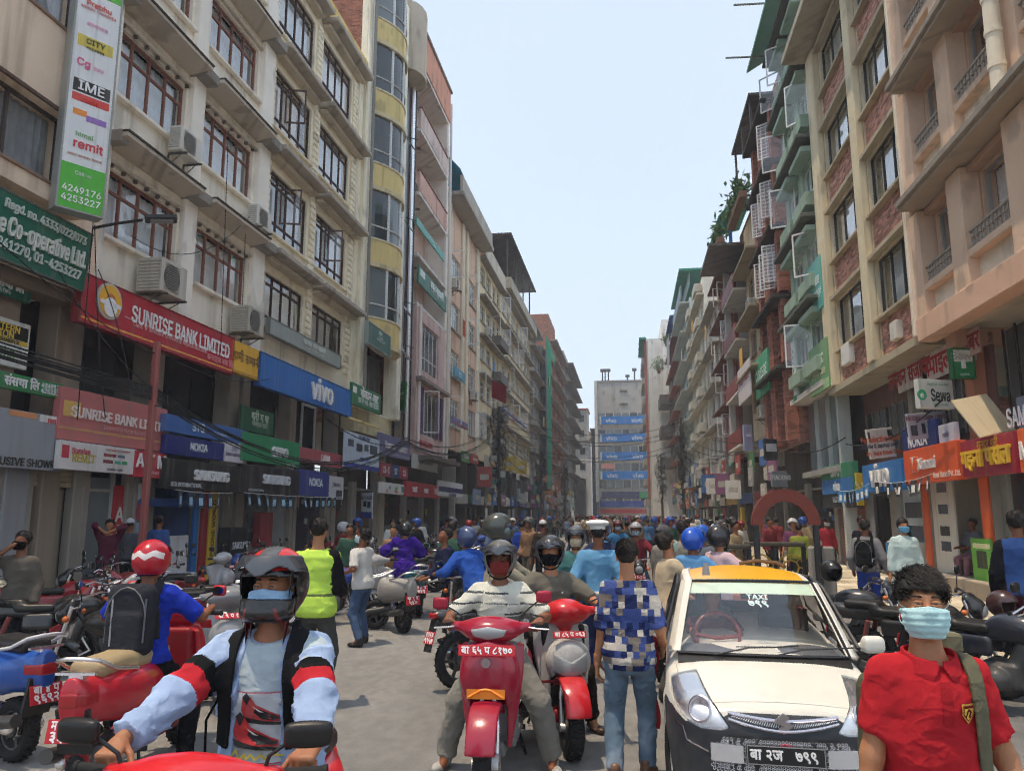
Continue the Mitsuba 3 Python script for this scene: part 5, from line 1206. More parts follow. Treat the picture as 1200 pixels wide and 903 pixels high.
wsign('sign', 'green strip board with white script and two phone numbers', -1, -10.3, (-60, 420), (73, 468), '#2a7a45', [('संसथा लि.', .5, .2, .0, W_, True, .01, .7), ('4249176', .3, .76, .36, W_, True, .01, .36), ('4253227', .3, .76, -.36, W_, True, .01, .36)])
wsign('sign', 'large blank grey showroom board with small black capitals along its foot', -1, -10.25, (-80, 463), (71, 552), '#8e9298', [('EXCLUSIVE SHOWROOM', .13, .42, -.78, K_, True, .008, 1.0), ('remit', .1, .8, .82, '#c1424a', True)], [(.55, .72, 1, .98, '#d7d5d1'), (.05, .78, .5, .98, '#c98a5c')])
(y0, z0), (y1, z1) = at_x(98, 324, -10.0), at_x(272, 436, -10.0)
B = board('sign', 'long bright red bank board with white capitals and a round sun emblem', LEFT_R, (-10.0, (y0 + y1) / 2, 5.85), y1 - y0, .92, '#a81c2c',
          [('SUNRISE BANK LIMITED', .36, .22, .14, W_, True, .012, .70), ("Class 'A' institution licensed by Nepal Rastra Bank", .10, .05, -.3, '#d9a3a3', False, .006, .5), ('सनराइज बक लि', .14, .78, -.52, '#d8868a', False, .006, .3)], [(-.55, -.16, .93, -.13, '#d9c9c6'), (-1, -.86, 1, -.78, '#e0a04a')], depth=.16, rim='#7d1620')
dk = MB(); dk.cyl((0, 0, .01), (0, 0, .05), .36, n=28, c='#b9b2a8'); dk.cyl((0, 0, .05), (0, 0, .065), .31, n=28, c='#e0a92b')
dk.cyl((0, .02, .065), (0, .02, .075), .13, n=20, c='#b5692e'); dk.box((-.3, -.1, .0651), (.3, -.02, .08), '#e9e6de')
dk.cyl((0, -.12, .066), (0, -.12, .079), .19, n=24, c='#efece4')
put('sun_emblem', dk.moved(M4(LEFT_R, (-10.0, y0 + .72, 5.95))), 'paint', B)
wsign('sign', 'yellow board with brown handwriting at the right end of the red bank board', -1, -10.0, (273, 397), (304, 446), '#dba92c', [('हामी समानी', .26, 0, .05, '#6b4a1c', False, .006, 1.5)], [(-1, -.95, 1, -.82, '#b5872a')], depth=.16)
wsign('sign', 'wide blue phone brand board with thick raised white letters', -1, -9.95, (306, 412), (411, 488), '#1763ae', [('vivo', .72, .22, .08, '#dcdcd8', True, .12, .5)], depth=.16, rim='#184f8c')
B = wsign('sign', 'faded pink bank board behind the red post, with pale capitals', -1, -10.2, (73, 452), (193, 530), '#b56a68', [('SUNRISE BANK LIMITED', .2, .12, .12, '#dfd3cd', True, .02, 1.45), ('Licensed by Nepal Rastra Bank', .08, .2, -.3, '#cf9b97', False)], [(-1, -.6, 1, -.5, '#c08b62'), (-.95, -.1, -.68, .5, '#cfa85e')], depth=.15)
wsign('sign', 'white remittance poster board with a red swirl below the faded bank board', -1, -10.12, (71, 515), (158, 556), '#cfccc8', [('Sunrise', .2, -.5, .38, '#b73a4a', True), ('REMIT', .28, -.42, -.12, '#b9a33c', True, .006, .5), ('Send money from anywhere', .08, .45, .72, '#a8606a', False, .006, .9), ('transfer  remit', .1, .4, -.72, '#5d4f6a', False)], [(-.95, -.2, -.78, .7, '#b73a4a'), (.08, .2, .42, .42, '#8e3c44'), (.46, .2, .66, .42, '#5c6a7d'), (.08, -.3, .34, -.05, '#7a3f44'), (.4, -.3, .56, -.05, '#3f9a8a'), (.6, -.3, .74, -.05, '#3f8f5a')], depth=.1)
wsign('sign', 'red cash machine sign with three large white letters beside the red post', -1, -10.1, (159, 527), (193, 561), '#ad2a38', [('A T M', .5, 0, .28, '#e6dedc', True, .02, 1.6), ('24 hours', .16, .1, -.55, '#d59aa0', False)], depth=.12)
wsign('sign', 'blue board of a telecom shop with an apple mark, above the dark blue board', -1, -10.05, (195, 484), (285, 521), '#345f9f', [('STG', .5, -.25, .1, '#d2dae2', True, .01, .4), ('International Traders', .2, .45, -.15, '#a8bcd6', False, .006, .9)], depth=.14)
wsign('sign', 'dark blue phone brand board, upper left of the two, with slim white letters', -1, -10.05, (195, 508), (263, 540), '#16246c', [('NOKIA', .38, .05, .12, '#d5d8e2', True, .01, .85), ('Connecting People', .1, .05, -.3, '#7d88b8', False)], depth=.12)
wsign('sign', 'white panel reading International at the end of the dark blue board', -1, -10.05, (263, 516), (285, 543), '#c5c4cc', [('STG', .2, 0, .3, '#584a66', False), ('International', .2, 0, -.2, '#584a66', False, .006, 1.6)], depth=.12)
wsign('sign', 'black phone brand board with glowing white letters, left of the two', -1, -10.0, (194, 536), (285, 577), '#17181b', [('SAMSUNG', .34, .08, .06, '#eef2f2', True, .07, 1.05), ('STG INTERNATIONAL', .13, -.5, -.68, '#c9cccd', True, .006, .7)], depth=.16)
wsign('sign', 'small dark green board with white script behind the cables above the green phone board', -1, -10.5, (284, 474), (320, 511), '#1d5a40', [('शरी गणश', .3, .1, .3, '#b9c8bd', True), ('मोबाइल सटर', .18, .1, -.3, '#a3b5a8', False, .006, 1.3)], depth=.08)
wsign('sign', 'green phone brand board with rounded white raised letters', -1, -10.0, (285, 505), (351, 548), '#1e7f52', [('OPPO', .36, .2, -.05, '#dfe3df', True, .05, 1.0), ('Mobile Shop', .1, .65, -.8, '#b9d3c4', False)], depth=.14)
wsign('sign', 'black phone brand board with white letters, right of the two', -1, -9.98, (285, 543), (350, 581), '#13141c', [('SAMSUNG', .32, .1, .1, '#d7dade', True, .06, 1.15), ('authorised partner', .1, -.55, -.72, '#a9acb2', False)], depth=.16)
wsign('sign', 'dusty red phone brand board with white capitals', -1, -10.0, (352, 523), (402, 549), '#a04a50', [('LAVA', .46, .1, .0, '#dcd2d0', True, .03, 1.0)], depth=.12)
wsign('sign', 'dark blue phone brand board beside the second black board', -1, -10.0, (350, 549), (385, 582), '#26357c', [('NOKIA', .3, .1, .1, '#d0d4e0', True, .01, 1.25)], depth=.12)
wsign('sign', 'small white panel with phone pictures next to the dark blue board', -1, -10.0, (386, 557), (402, 585), '#b9bbc0', [('phones', .2, 0, .3, '#55586a', False)], [(.0, -.9, .8, -.2, '#26313c')], depth=.12)
wsign('sign', 'weathered grey board with worn white script above the blue board', -1, -10.15, (317, 372), (399, 432), '#8d9690', [('काठमाडौ बचत सहकारी', .28, .15, .25, '#c3c9c4', True, .02, 1.5), ('Saving and Credit Co-operative', .15, .2, -.35, '#b4bbb5', False, .006, 1.4)], depth=.12, rim='#6a6c68')
wsign('sign', 'dark green projecting board with white print on the bow window building', -1, -9.4, (432, 376), (457, 418), '#2c5a50', [('Hotel', .14, .1, .2, '#b5c4bd', False), ('MANAGEMENT', .12, .1, -.1, '#a3b5ad', False, .006, 1.4)], [(-.1, .45, .2, .8, '#8fa8a0')], depth=.14, rim='#8c968f')
wsign('sign', 'bright green board with bold white script above the yellow panel', -1, -9.9, (413, 447), (446, 486), '#1d6b45', [('गोलडन आट', .36, .15, .3, '#dfe5e0', True, .02, 1.5), ('४२२१ ७६ नया सडक', .24, .1, -.4, '#c3d3c9', True, .01, 1.6)], [(-.95, .1, -.7, .7, '#dfe5e0')], depth=.1)
wsign('sign', 'cream fascia panel with worn yellow capitals', -1, -9.88, (410, 488), (446, 503), '#c9b478', [('TRIP IN', .6, -.2, 0, '#9a8a58', True, .01, 1.2)], depth=.06)
B = wsign('sign', 'white laptop shop poster with rows of pictured devices', -1, -9.85, (405, 504), (444, 553), '#aebccb', [('TECHNOLOGY', .1, .05, .84, '#3a4470', True, .006, 1.7), ('ASUS  DELL', .12, .1, -.42, '#2f5ca8', True, .006, 1.5)], [(-1, -1, 1, -.72, '#2b3f8f'), (-.85, .2, -.55, .6, '#3d4754'), (-.4, .0, -.05, .45, '#2c3440'), (.05, .1, .3, .5, '#46505c'), (.4, .0, .85, .55, '#38414d')], depth=.08)
wsign('sign', 'violet grey board with silver letters next to the laptop poster', -1, -9.85, (445, 506), (480, 540), '#5f5f83', [('Suwarna', .3, -.35, .05, '#cfccd0', True, .02, .9), ('GADGET', .26, .5, -.05, '#cfccd0', True, .02, .8)], [(-1, -.9, 1, -.6, '#7d7d98')], depth=.12)
wsign('sign', 'red and blue poster row with large white numerals', -1, -9.85, (446, 541), (478, 562), '#8a3440', [('11-1', .45, -.62, 0, '#d8ccd0', True, .01, .55), ('17', .45, .05, 0, '#cfd3da', True), ('12', .45, .7, 0, '#d8ccd0', True)], [(-.3, -1, .35, 1, '#2a3a66')], depth=.08)
wsign('sign', 'white strip with small coloured brand marks', -1, -9.85, (445, 564), (476, 580), '#c9cac6', [('hp', .3, -.3, .2, '#2a5fa0', True), ('acer', .3, .2, .2, '#4f9a4a', True), ('lenovo', .25, .2, -.45, '#b8454a', True), ('jbl', .25, -.5, -.45, '#c05a3a', True)], [(.6, -.5, .9, .6, '#3f8f8a')], depth=.08)
wsign('sign', 'red board with raised white letters right of the coloured brand strip', -1, -9.75, (476, 563), (515, 584), '#a02735', [('saat', .4, -.55, .08, '#e2d9d8', True, .03, .7), ('GHAR', .3, .1, -.05, '#e2d9d8', True, .03, .7)], [(.65, -.4, .9, .5, '#cfa0a4')], depth=.14)
fsign('sign', 'green board hung at a slant below the dark glass building', 33.2, (453, 448), (484, 480), '#2a6a38', [('Himalayan', .13, -.1, .2, '#a3c2a0', True), ('COMPUTERS', .1, -.1, -.15, '#8f7f4a', True)], yaw=-.9, roll=-.12, depth=.08)
wsign('sign', 'pale teal board along the edge of an upper pink balcony', -1, -9.9, (489, 254), (521, 307), '#5aa295', [('Sahakari Sanstha Ltd', .2, 0, .1, '#c9ddd6', False, .006, 1.7), ('बचत तथा ऋण', .2, .2, -.5, '#c9ddd6', False, .006, 1.2)], depth=.08)
wsign('sign', 'large green board with white script across a lower pink balcony', -1, -9.85, (491, 310), (523, 366), '#1d6650', [('बचत सहकारी', .4, .25, .25, '#d5e0da', True, .02, 1.4), ('Saving Co-operative Ltd', .14, .15, -.3, '#b4c9be', False, .006, 1.5)], [(-.9, .0, -.6, .8, '#c3d3ca')], depth=.1)
wsign('sign', 'white grey board with faint letters under the pink building', -1, -9.8, (484, 531), (513, 554), '#a9b0ac', [('COMPUTER WORLD', .3, 0, .2, '#5d6864', True, .006, 1.7)], depth=.08)
wsign('sign', 'small red board hanging above the white grey board', -1, -9.7, (493, 515), (507, 526), '#a62a34', [('SALE', .4, 0, 0, '#d08a8c', True)], depth=.06)
wsign('sign', 'small sky blue board on the peach house', -1, -9.9, (533, 428), (545, 449), '#4a90a8', [('TRAVELS', .25, 0, .2, '#c9dde2', True, .006, 1.6), ('TOURS', .2, 0, -.4, '#c9dde2', False)], depth=.1)
wsign('sign', 'white and navy striped board above a shop left of the tangled pole', -1, -9.7, (514, 562), (542, 583), '#c6c8cc', [('FASHION HOUSE', .2, .1, -.75, '#3a3f66', True, .006, 1.4)], [(-1, -.45, 1, .25, '#2a3160')], depth=.1)
wsign('sign', 'violet blue board under the yellow apartment block', -1, -9.6, (588, 478), (617, 500), '#4a5590', [('Tri', .4, .2, 0, '#b5bbd6', True)], depth=.12)
wsign('sign', 'faded board on the balcony edge of the peach house', -1, -9.6, (531, 487), (548, 504), '#6f6a94', [('Fashion', .3, 0, .1, '#c4b9c4', False, .006, 1.6)], [(-1, -.9, 1, -.5, '#a8545a')], depth=.1)
fsign('sign', 'white notice board with laptop print standing before the tan fronted shop', 29.6, (421, 577), (438, 607), '#c3c6cc', [('REPAIR', .14, 0, .6, '#33406a', True, .006, 1.5)], [(-1, -1, 1, -.5, '#2b3f8f'), (-.6, -.1, -.05, .35, '#3a4250'), (.1, -.2, .7, .3, '#46505c')], yaw=-.5, depth=.06)
cols = ['#5a8a5e', '#a04a44', '#7a8aa4', '#b5b2a8', '#c5a84a', '#3f6aa8', '#a8a6a0', '#b8704a', '#4a9a94', '#8a5a7a', '#d8d5cc', '#2f3a5a']
names = 'green red slate grey yellow blue silver orange teal plum white navy'.split()
rs = random.Random(11)
for i in range(60):
 u = 45 + i * 1.6 + rs.uniform(-.4, .4)
 c = i % 12 if i < 12 else rs.randrange(12)
 z = rs.choice((2.9, 3.5, 4.3, 5.2))
 board('sign', f'small {names[c]} far shop board on the left side of the street', LEFT_R, (-9.9 + rs.uniform(0, .8), u, z), rs.uniform(1.0, 2.4), rs.uniform(.5, 1.2), cols[c], [('SHOP', .4, 0, 0, '#b9b5aa', True, .006, 1.4)][:0], [(-.6, -.3, .6, .25, '#b9b5aa')], depth=.1, group=f'small {names[c]} far shop boards on the left')
def far_boards(side, n, u0, st):
 w = 'left' if side < 0 else 'right'
 for i in range(n):
  c = rs.randrange(12)
  board('sign', f'small {names[c]} board sticking out over the far {w} pavement', FRONT_R, ((-9.2 if side < 0 else 6.0) + rs.uniform(-.8, .5) , u0 + i * st, rs.uniform(2.9, 5.8)), rs.uniform(.6, 1.2), rs.uniform(.6, 1.4), cols[c], patches=[(-.6, -.3, .6, .25, '#b9b5aa')], depth=.12, group=f'small {names[c]} boards sticking out over the far {w} pavement')
far_boards(-1, 16, 48, 5.3)
# ------------------------------------------------------------------ signs, right side
def rsign(label, X, a, b, col, texts=(), patches=(), **kw):
 return wsign('sign', label, 1, X, a, b, col, texts, patches, **kw)
B = fsign('sign', 'white lit board with a green round mark on a pole above the shop awnings', 17.4, (1071, 445), (1124, 478), '#c9cdc8', [('Sewa', .40, .22, -.08, '#2b3330', True, .006, .55), ('digital wallet', .1, .1, .68, '#7d9a8c', False), ('pay here', .1, .2, -.72, '#7d9a8c', False)], yaw=.35, depth=.14)
dk = MB().cyl((0, 0, .005), (0, 0, .012), .115, n=20, c='#3aa878'); text_at(dk, 'e', .12, 0, -.06, .013, True, c='#e3ebe6')
(xa, za), (xb, zb) = at_y(1071, 445, 17.4), at_y(1124, 478, 17.4)
put('round_mark', dk.moved(M4(rotz(.35) @ FRONT_R, ((xa + xb) / 2, 17.4, (za + zb) / 2)) @ M4(t=(-.36, -.03, 0))), 'paint', B)
fsign('sign', 'square green and white board with a map pin under the orange overhang', 16.9, (1114, 409), (1144, 442), '#2c7d4a', [('Sewa', .26, .1, .52, '#a9a79c', True), ('agent', .09, 0, -.75, '#b9d3c0', False)], [(-.92, .1, .92, .92, '#c9cabf'), (-.22, -.35, .22, .25, '#d5d8d0')], yaw=.2, depth=.12, rim='#226039')
rsign('white banner with red script under the brick overhang, right one', 7.1, (1084, 416), (1113, 436), '#c9bdb4', [('नपाइल', .6, 0, 0, '#b0303a', True, .006, 1.7)], depth=.04)
rsign('white banner with red script under the brick overhang, left one', 7.1, (1050, 429), (1080, 449), '#c2b8b0', [('लपशन सजावट', .5, 0, 0, '#a8363e', True, .006, 1.8)], depth=.04)
rsign('pale banner with red script high under the orange overhang', 7.1, (1118, 396), (1148, 412), '#b59a90', [('कलबर', .6, 0, 0, '#8f2f38', True, .006, 1.6)], depth=.04)
fsign('sign', 'tilted white repair banner with orange lettering above the blue board', 20.5, (1011, 502), (1056, 536), '#c6c3bd', [('For selective repair', .2, -.05, .3, '#b5532f', True, .008, 1.5), ('mobile & laptop service', .13, 0, -.15, '#3d3d52', True, .006, 1.7), ('Ph. New Road Shop', .14, .1, -.65, '#b5532f', True, .006, 1.4)], [(.55, .2, .95, .85, '#2b2d31'), (-.95, .2, -.8, .8, '#3a3c41')], yaw=.5, roll=.12, depth=.06)
fsign('sign', 'grey poster board with pictured handsets above the second dark blue board', 18.6, (1056, 484), (1117, 513), '#a9a8b2', [('Mobile care centre', .18, .1, .66, '#7a4f62', True, .006, 1.5)], [(-.9, -.7, -.55, .1, '#3c434c'), (-.3, -.6, -.1, .2, '#2f343b'), (.1, -.5, .3, .2, '#3f4650'), (.4, -.4, .55, .2, '#50565e'), (.65, -.5, .85, .3, '#343a42')], yaw=.45, roll=.1, depth=.06)
rsign('dark blue phone brand board on the right side above the orange board', 6.75, (1056, 502), (1099, 531), '#1a2c66', [('NOKIA', .34, -.05, 0, '#d0d5e2', True, .01, .9)], depth=.12)
rsign('pale lilac panel at the end of the right hand dark blue board', 6.75, (1099, 499), (1119, 521), '#b5b6c4', [('retail', .22, 0, .1, '#6a6a80', False)], depth=.12)
B = rsign('orange phone brand board with a white square mark', 6.7, (1058, 529), (1124, 561), '#d4562c', [('Mi', .4, -.55, .08, '#d4562c', True, .02, .2), ('Xiaomi', .3, -.05, .08, '#e9e0d8', True, .03, .7), ('New Road Pvt. Ltd.', .15, .62, -.65, '#eac7b5', True, .006, .6)], [(-.72, -.35, -.40, .55, '#e4ddd4')], depth=.2)
fsign('sign', 'beige tin awning board propped at a slant over the maroon board', 15.6, (1120, 460), (1186, 512), '#c9bb9c', yaw=.35, roll=.22, tilt=-.5, depth=.04, cat='awning board')
rsign('maroon jewellery board with raised golden script', 6.7, (1125, 518), (1191, 553), '#8f1f33', [('गहना पसल', .42, 0, -.05, '#d9b02f', True, .05, 1.3), ('सनदर शरी', .2, .1, .62, '#b5822f', False)], depth=.2)
rsign('grey blue board cut by the right edge of the picture', 6.9, (1190, 466), (1240, 500), '#55607a', [('SAMSUNG', .5, -.3, 0, '#d6d9de', True, .01, 1.3)], depth=.12)
rsign('orange board cut by the right edge of the picture', 6.75, (1191, 503), (1250, 548), '#d4602f', [('Mi', .4, -.6, 0, '#e9e0d8', True, .02)], depth=.2)
rsign('blue phone brand board with thick white raised letters on the right side', 6.7, (1010, 546), (1058, 573), '#2f72b5', [('vivo', .75, -.02, .12, '#dedcd6', True, .1, .55)], depth=.22)
rsign('half green half blue board with two brand names', 6.7, (962, 548), (1000, 576), '#2f7a5a', [('OPPO', .28, 0, .45, '#cfd9d2', True, .03, .9), ('vivo', .3, .05, -.5, '#d2d8dc', True, .03, .8)], [(-1, -1, 1, 0, '#2f6ba8')], depth=.2)
rsign('black board with one white line below the green and blue board', 6.75, (964, 577), (1003, 594), '#26272b', [('ELECTRONICS', .3, .1, 0, '#b9babb', True, .01, 1.2)], depth=.2)
fsign('sign', 'upright yellow board with white numerals beside the blue board', 24.3, (1002, 554), (1014, 592), '#cfae2c', [('५ ०', .16, 0, .3, '#e9e3cf', True, .006, 1.3), ('GB', .16, 0, -.2, '#e9e3cf', True, .006, 1.2)], yaw=.3, depth=.06)
rsign('green and white board at the foot of the mint building', 6.35, (947, 413), (972, 452), '#6f9a6a', [('CLINIC', .2, 0, .3, '#cfdccb', True, .006, 1.5), ('Dental Care', .15, 0, -.2, '#d7d8b4', False, .006, 1.5)], [(-1, -1, 1, -.6, '#9cbf8a')], depth=.1)
rsign('pale teal board on an upper floor of the mint building', 6.35, (942, 322), (964, 358), '#5aa69e', [('Institute', .2, 0, .2, '#d2e3df', True, .006, 1.5), ('of Language', .16, 0, -.3, '#d2e3df', False, .006, 1.5)], depth=.1)
rsign('narrow upright white board with a green head on the mint building edge', 6.3, (926, 395), (934, 468), '#c4cbc2', [('H', .05, 0, .5, '#4a5a4f', True), ('O', .05, 0, .3, '#4a5a4f', True), ('T', .05, 0, .1, '#4a5a4f', True), ('E', .05, 0, -.1, '#4a5a4f', True), ('L', .05, 0, -.3, '#4a5a4f', True)], [(-1, .8, 1, 1, '#3a8a5a'), (-1, -1, 1, -.85, '#3a8a5a')], depth=.08)
rsign('bright green board on the beige house', 6.1, (884, 424), (901, 456), '#3f9a72', [('COLLEGE', .25, 0, .1, '#cfe0d6', True, .006, 1.6)], depth=.1)
rsign('white banner with faint red print on the red balcony house', 5.9, (864, 436), (880, 462), '#c9c3c4', [('Beauty Parlour', .2, 0, .2, '#b56a78', False, .006, 1.6)], depth=.06)
fsign('sign', 'pale violet board hung out over the pavement', 36, (870, 498), (884, 528), '#9a9db8', yaw=.5, patches=[(-.6, .1, .6, .3, '#c9cad8')], depth=.1)
fsign('sign', 'black square board with white panel hung out beside the mint building', 31.5, (894, 514), (914, 539), '#2b2c30', yaw=.45, patches=[(-.8, -.2, .8, .55, '#b9bcc4')], depth=.1)
fsign('sign', 'grey signboard with small letters left of the mint building corner', 30.5, (902, 552), (926, 570), '#7d838c', [('TRADING', .3, 0, .2, '#c4c8cc', True, .006, 1.4)], yaw=.5, depth=.08)
for i in range(44):
 u, c = 33 + i * 1.8, rs.randrange(12)
 board('sign', f'small {names[c]} far shop board on the right side of the street', RIGHT_R, (6.4 - rs.uniform(0, .7), u, rs.choice((3.0, 3.7, 4.5, 5.0))), rs.uniform(1.0, 2.0), rs.uniform(.5, 1.2), cols[c], patches=[(-.6, -.3, .6, .25, '#b9b5aa')], depth=.1, group=f'small {names[c]} far shop boards on the right')
far_boards(1, 16, 36, 4.7)
def bunting(label, a, b, n, sag, col1, col2):
 a, b = np.asarray(a, float), np.asarray(b, float)
 k = thing('paper_bunting', label, 'bunting')
 t = np.linspace(0, 1, 12)[:, None]
 put('cord', MB().tube(a + (b - a) * t - np.array([0, 0, sag]) * (4 * t * (1 - t)), .008, 4), 'paint', k, '#c9c9c4')
 d = (b - a) / np.linalg.norm(b - a)
 for i in range(n):
  q = (i + .5) / n
  p = a + (b - a) * q - np.array([0, 0, sag * 4 * q * (1 - q)])
  R = np.stack([d, [0, 0, 1], np.cross(d, [0, 0, 1])], 1) @ roty(rnd.uniform(-.5, .5)) @ rotx(rnd.uniform(-.25, .25))
  put('paper_flag', MB().box((-.09, -.36, -.003), (.09, -.01, .003), col1).box((-.06, -.3, .0035), (.05, -.12, .005), col2).moved(M4(R, p)), 'paint', k)
bunting('row of blue and black phone flags under the left black board', (-9.9, 15.8, 2.38), (-9.9, 18.3, 2.38), 6, .04, '#2a3b4c', '#8fb8cf')
bunting('row of blue and black phone flags under the right black board', (-9.9, 18.9, 2.4), (-9.9, 26.0, 2.45), 14, .05, '#2a3b4c', '#8fb8cf')
bunting('row of black and white paper flags under the orange board', (6.6, 22.3, 2.72), (6.6, 18.2, 2.72), 9, .1, '#34363a', '#d8d8d4')
bunting('row of blue and white paper flags under the right hand blue board', (6.5, 26.0, 2.62), (6.5, 22.4, 2.68), 8, .12, '#3f7fb5', '#d5d9dc')
# ------------------------------------------------------------------ people: skeleton, body, clothes (they face -y; their right hand is at -x)
def vec(*a):
 return np.array(a, float)
def unit(v):
 v = np.asarray(v, float)
 return v / (np.linalg.norm(v) + 1e-12)
def ik(a, t, l1, l2, hint):
 a, t = np.asarray(a, float), np.asarray(t, float)
 d = t - a
 L = np.linalg.norm(d)
 if L > (l1 + l2) * .999:
  t = a + d / L * (l1 + l2) * .999; d = t - a; L = np.linalg.norm(d)
 x = (l1 ** 2 - l2 ** 2 + L ** 2) / (2 * L)
 h = math.sqrt(max(l1 ** 2 - x ** 2, 0))
 n = np.asarray(hint, float) - d * (np.dot(hint, d) / L ** 2)
 return a + d / L * x + unit(n) * h, t
def facecol(mesh, fn, mat):                 # colour by face: the colour belongs to the thing (stripes, panels)
 v, f, n = meshkit.arrays(mesh, True)
 cen = v[f].mean(1)
 cols = fn(cen, n[f].mean(1))
 t = rnd.random()
 uniq, inv = np.unique(cols, return_inverse=True)
 pk = np.array([pack(u, t) for u in uniq])
 d = save(v[f].reshape(-1, 3), np.arange(len(f) * 3).reshape(-1, 3), n[f].reshape(-1, 3), np.repeat(pk[inv], 3, 0))
 d['bsdf'] = {'type': 'ref', 'id': 'mat_' + mat}
 return d
SKIN = ['#8f5f45', '#9c6b4e', '#7d5039', '#a87656', '#85573e']
class Pose:
 def __init__(s, h=1.70, pel=None, lean=0.0, side=0.0, head=(0, 0), hands=None, feet=None, knees=None, elbows=None, fat=1.0, hip_y=0.0, sh=1.0):
  k = s.k = h / 1.70
  s.fat, s.sh = fat, sh
  s.P = vec(0, hip_y, (.92 * k if pel is None else pel))
  s.d = unit(vec(math.sin(side), -math.sin(lean), math.cos(lean)))
  s.x = unit(vec(1, 0, -math.sin(side)))
  s.f = np.cross(s.x, s.d) * -1
  s.f = unit(np.cross(s.d, s.x)); s.f = s.f if s.f[1] < 0 else -s.f
  s.L = .50 * k
  s.N = s.P + s.d * s.L
  s.S = [s.N + s.x * sg * .160 * k * sh - s.d * .062 * k for sg in (-1, 1)]
  s.HR = rotz(head[0]) @ rotx(-head[1])
  s.H = s.N + unit(s.d + vec(0, 0, .6)) * .058 * k + s.HR @ vec(0, -.012, .125 * k)
  hands = hands or [s.P + vec(sg * .27 * k, -.03, -.10 * k) for sg in (-1, 1)]
  elbows = elbows or [vec(sg * .35, .9, -.2) for sg in (-1, 1)]
  s.E, s.W = zip(*[ik(s.S[i], hands[i], .29 * k, .255 * k, elbows[i]) for i in (0, 1)])
  s.hip = [s.P + s.x * sg * .085 * k - vec(0, 0, .03 * k) for sg in (-1, 1)]
  feet = feet or [vec(sg * .11 * k, hip_y, .085 * k) for sg in (-1, 1)]
  knees = knees or [vec(sg * .15, -1, 0) for sg in (-1, 1)]
  s.K, s.A = zip(*[ik(s.hip[i], feet[i], .43 * k, .42 * k, knees[i]) for i in (0, 1)])
 def box(s, pad=.2):
  q = np.array([s.P, s.N, s.H, *s.S, *s.E, *s.W, *s.K, *s.A])
  return q.min(0) - pad, q.max(0) + pad
_tt = [-.30, -.12, .0, .2, .45, .7, .88, 1.0, 1.08]
_ta = [.10, .156, .163, .146, .145, .163, .142, .088, .05]
_tb = [.08, .112, .118, .105, .104, .112, .100, .07, .045]
def torso(s, P, infl=0.0):
 q = P - s.P.astype(np.float32)
 t = (q @ s.d.astype(np.float32)) / s.L
 a = np.interp(t, _tt, _ta).astype(np.float32) * s.k * (.4 + .6 * s.fat) * np.where(t > .6, s.sh, 1) + infl
 b = np.interp(t, _tt, _tb).astype(np.float32) * s.k * s.fat + infl
 x, y = q @ s.x.astype(np.float32), q @ s.f.astype(np.float32) - .012 * np.sin(np.clip(t, 0, 1) * 3)
 d = (np.sqrt((x / a) ** 2 + (y / b) ** 2) - 1) * np.minimum(a, b) * .85
 return np.maximum(d, np.maximum((t - 1.06 - infl) * s.L, (-.32 - t) * s.L)), t
def head_sdf(s, P):
 q = ((P - s.H.astype(np.float32)) @ s.HR.astype(np.float32)) / (.93 * s.k)
 d = ell(q, (0, .015, .035), (.077, .096, .093))
 d = smin(d, ell(q, (0, -.028, -.035), (.062, .072, .083)), .03)
 d = smin(d, ell(q, (0, -.066, -.098), (.032, .028, .024)), .03)
 d = smin(d, ell(q, (0, -.083, .034), (.048, .014, .012)), .02)
 for sg in (-1, 1):
  d = -smin(-d, ell(q, (sg * .031, -.103, .012), (.021, .018, .013)), .012)
  d = smin(d, ell(q, (sg * .045, -.070, -.03), (.022, .022, .02)), .02)
  d = smin(d, ell(q, (sg * .079, .012, -.008), (.010, .020, .032)), .008)
 d = smin(d, cone(q, (0, -.094, .018), (0, -.113, -.022), .008, .014), .014)
 d = smin(d, ell(q, (0, -.095, -.062), (.026, .011, .007)), .008)
 d = smin(d, ell(q, (0, -.092, -.075), (.022, .011, .008)), .008)
 return d * .93 * s.k
def arm_sdf(s, P, i, r=(.047, .040, .040, .027)):
 k = s.k
 return smin(cone(P, s.S[i], s.E[i], r[0] * k, r[1] * k), cone(P, s.E[i], s.W[i], r[2] * k, r[3] * k), .02)
def leg_sdf(s, P, i, r=(.078, .054, .054, .036)):
 k = s.k
 d = smin(cone(P, s.hip[i], s.K[i], r[0] * k, r[1] * k), cone(P, s.K[i], s.A[i], r[2] * k, r[3] * k), .03)
 return d
def body_mesh(s, h, feet=True, hands=True, faces=True):
 def fn(P):
  d, _ = torso(s, P, -.012)
  d = smin(d, cone(P, s.N - s.d * .03, s.H - s.HR @ vec(0, -.01, .06), .056 * s.k, .052 * s.k), .03)
  d = smin(d, head_sdf(s, P) if h < .022 else ell(P, s.H - vec(0, .005, .01), np.float32([.073, .09, .118]) * s.k), .012)
  for i in (0, 1):
   d = smin(d, arm_sdf(s, P, i), .02)
   d = smin(d, leg_sdf(s, P, i), .02)
   if hands:
    f = unit(s.W[i] - s.E[i])
    d = smin(d, ell(P, s.W[i] + f * .08 * s.k, np.float32([.03, .03, .085]) * s.k, frame_from(f)), .02)
   if feet:
    d = smin(d, cone(P, s.A[i], s.A[i] + vec(0, -.12, -.04), .034, .028), .03)
  return d
 return surf(fn, *s.box(), h)
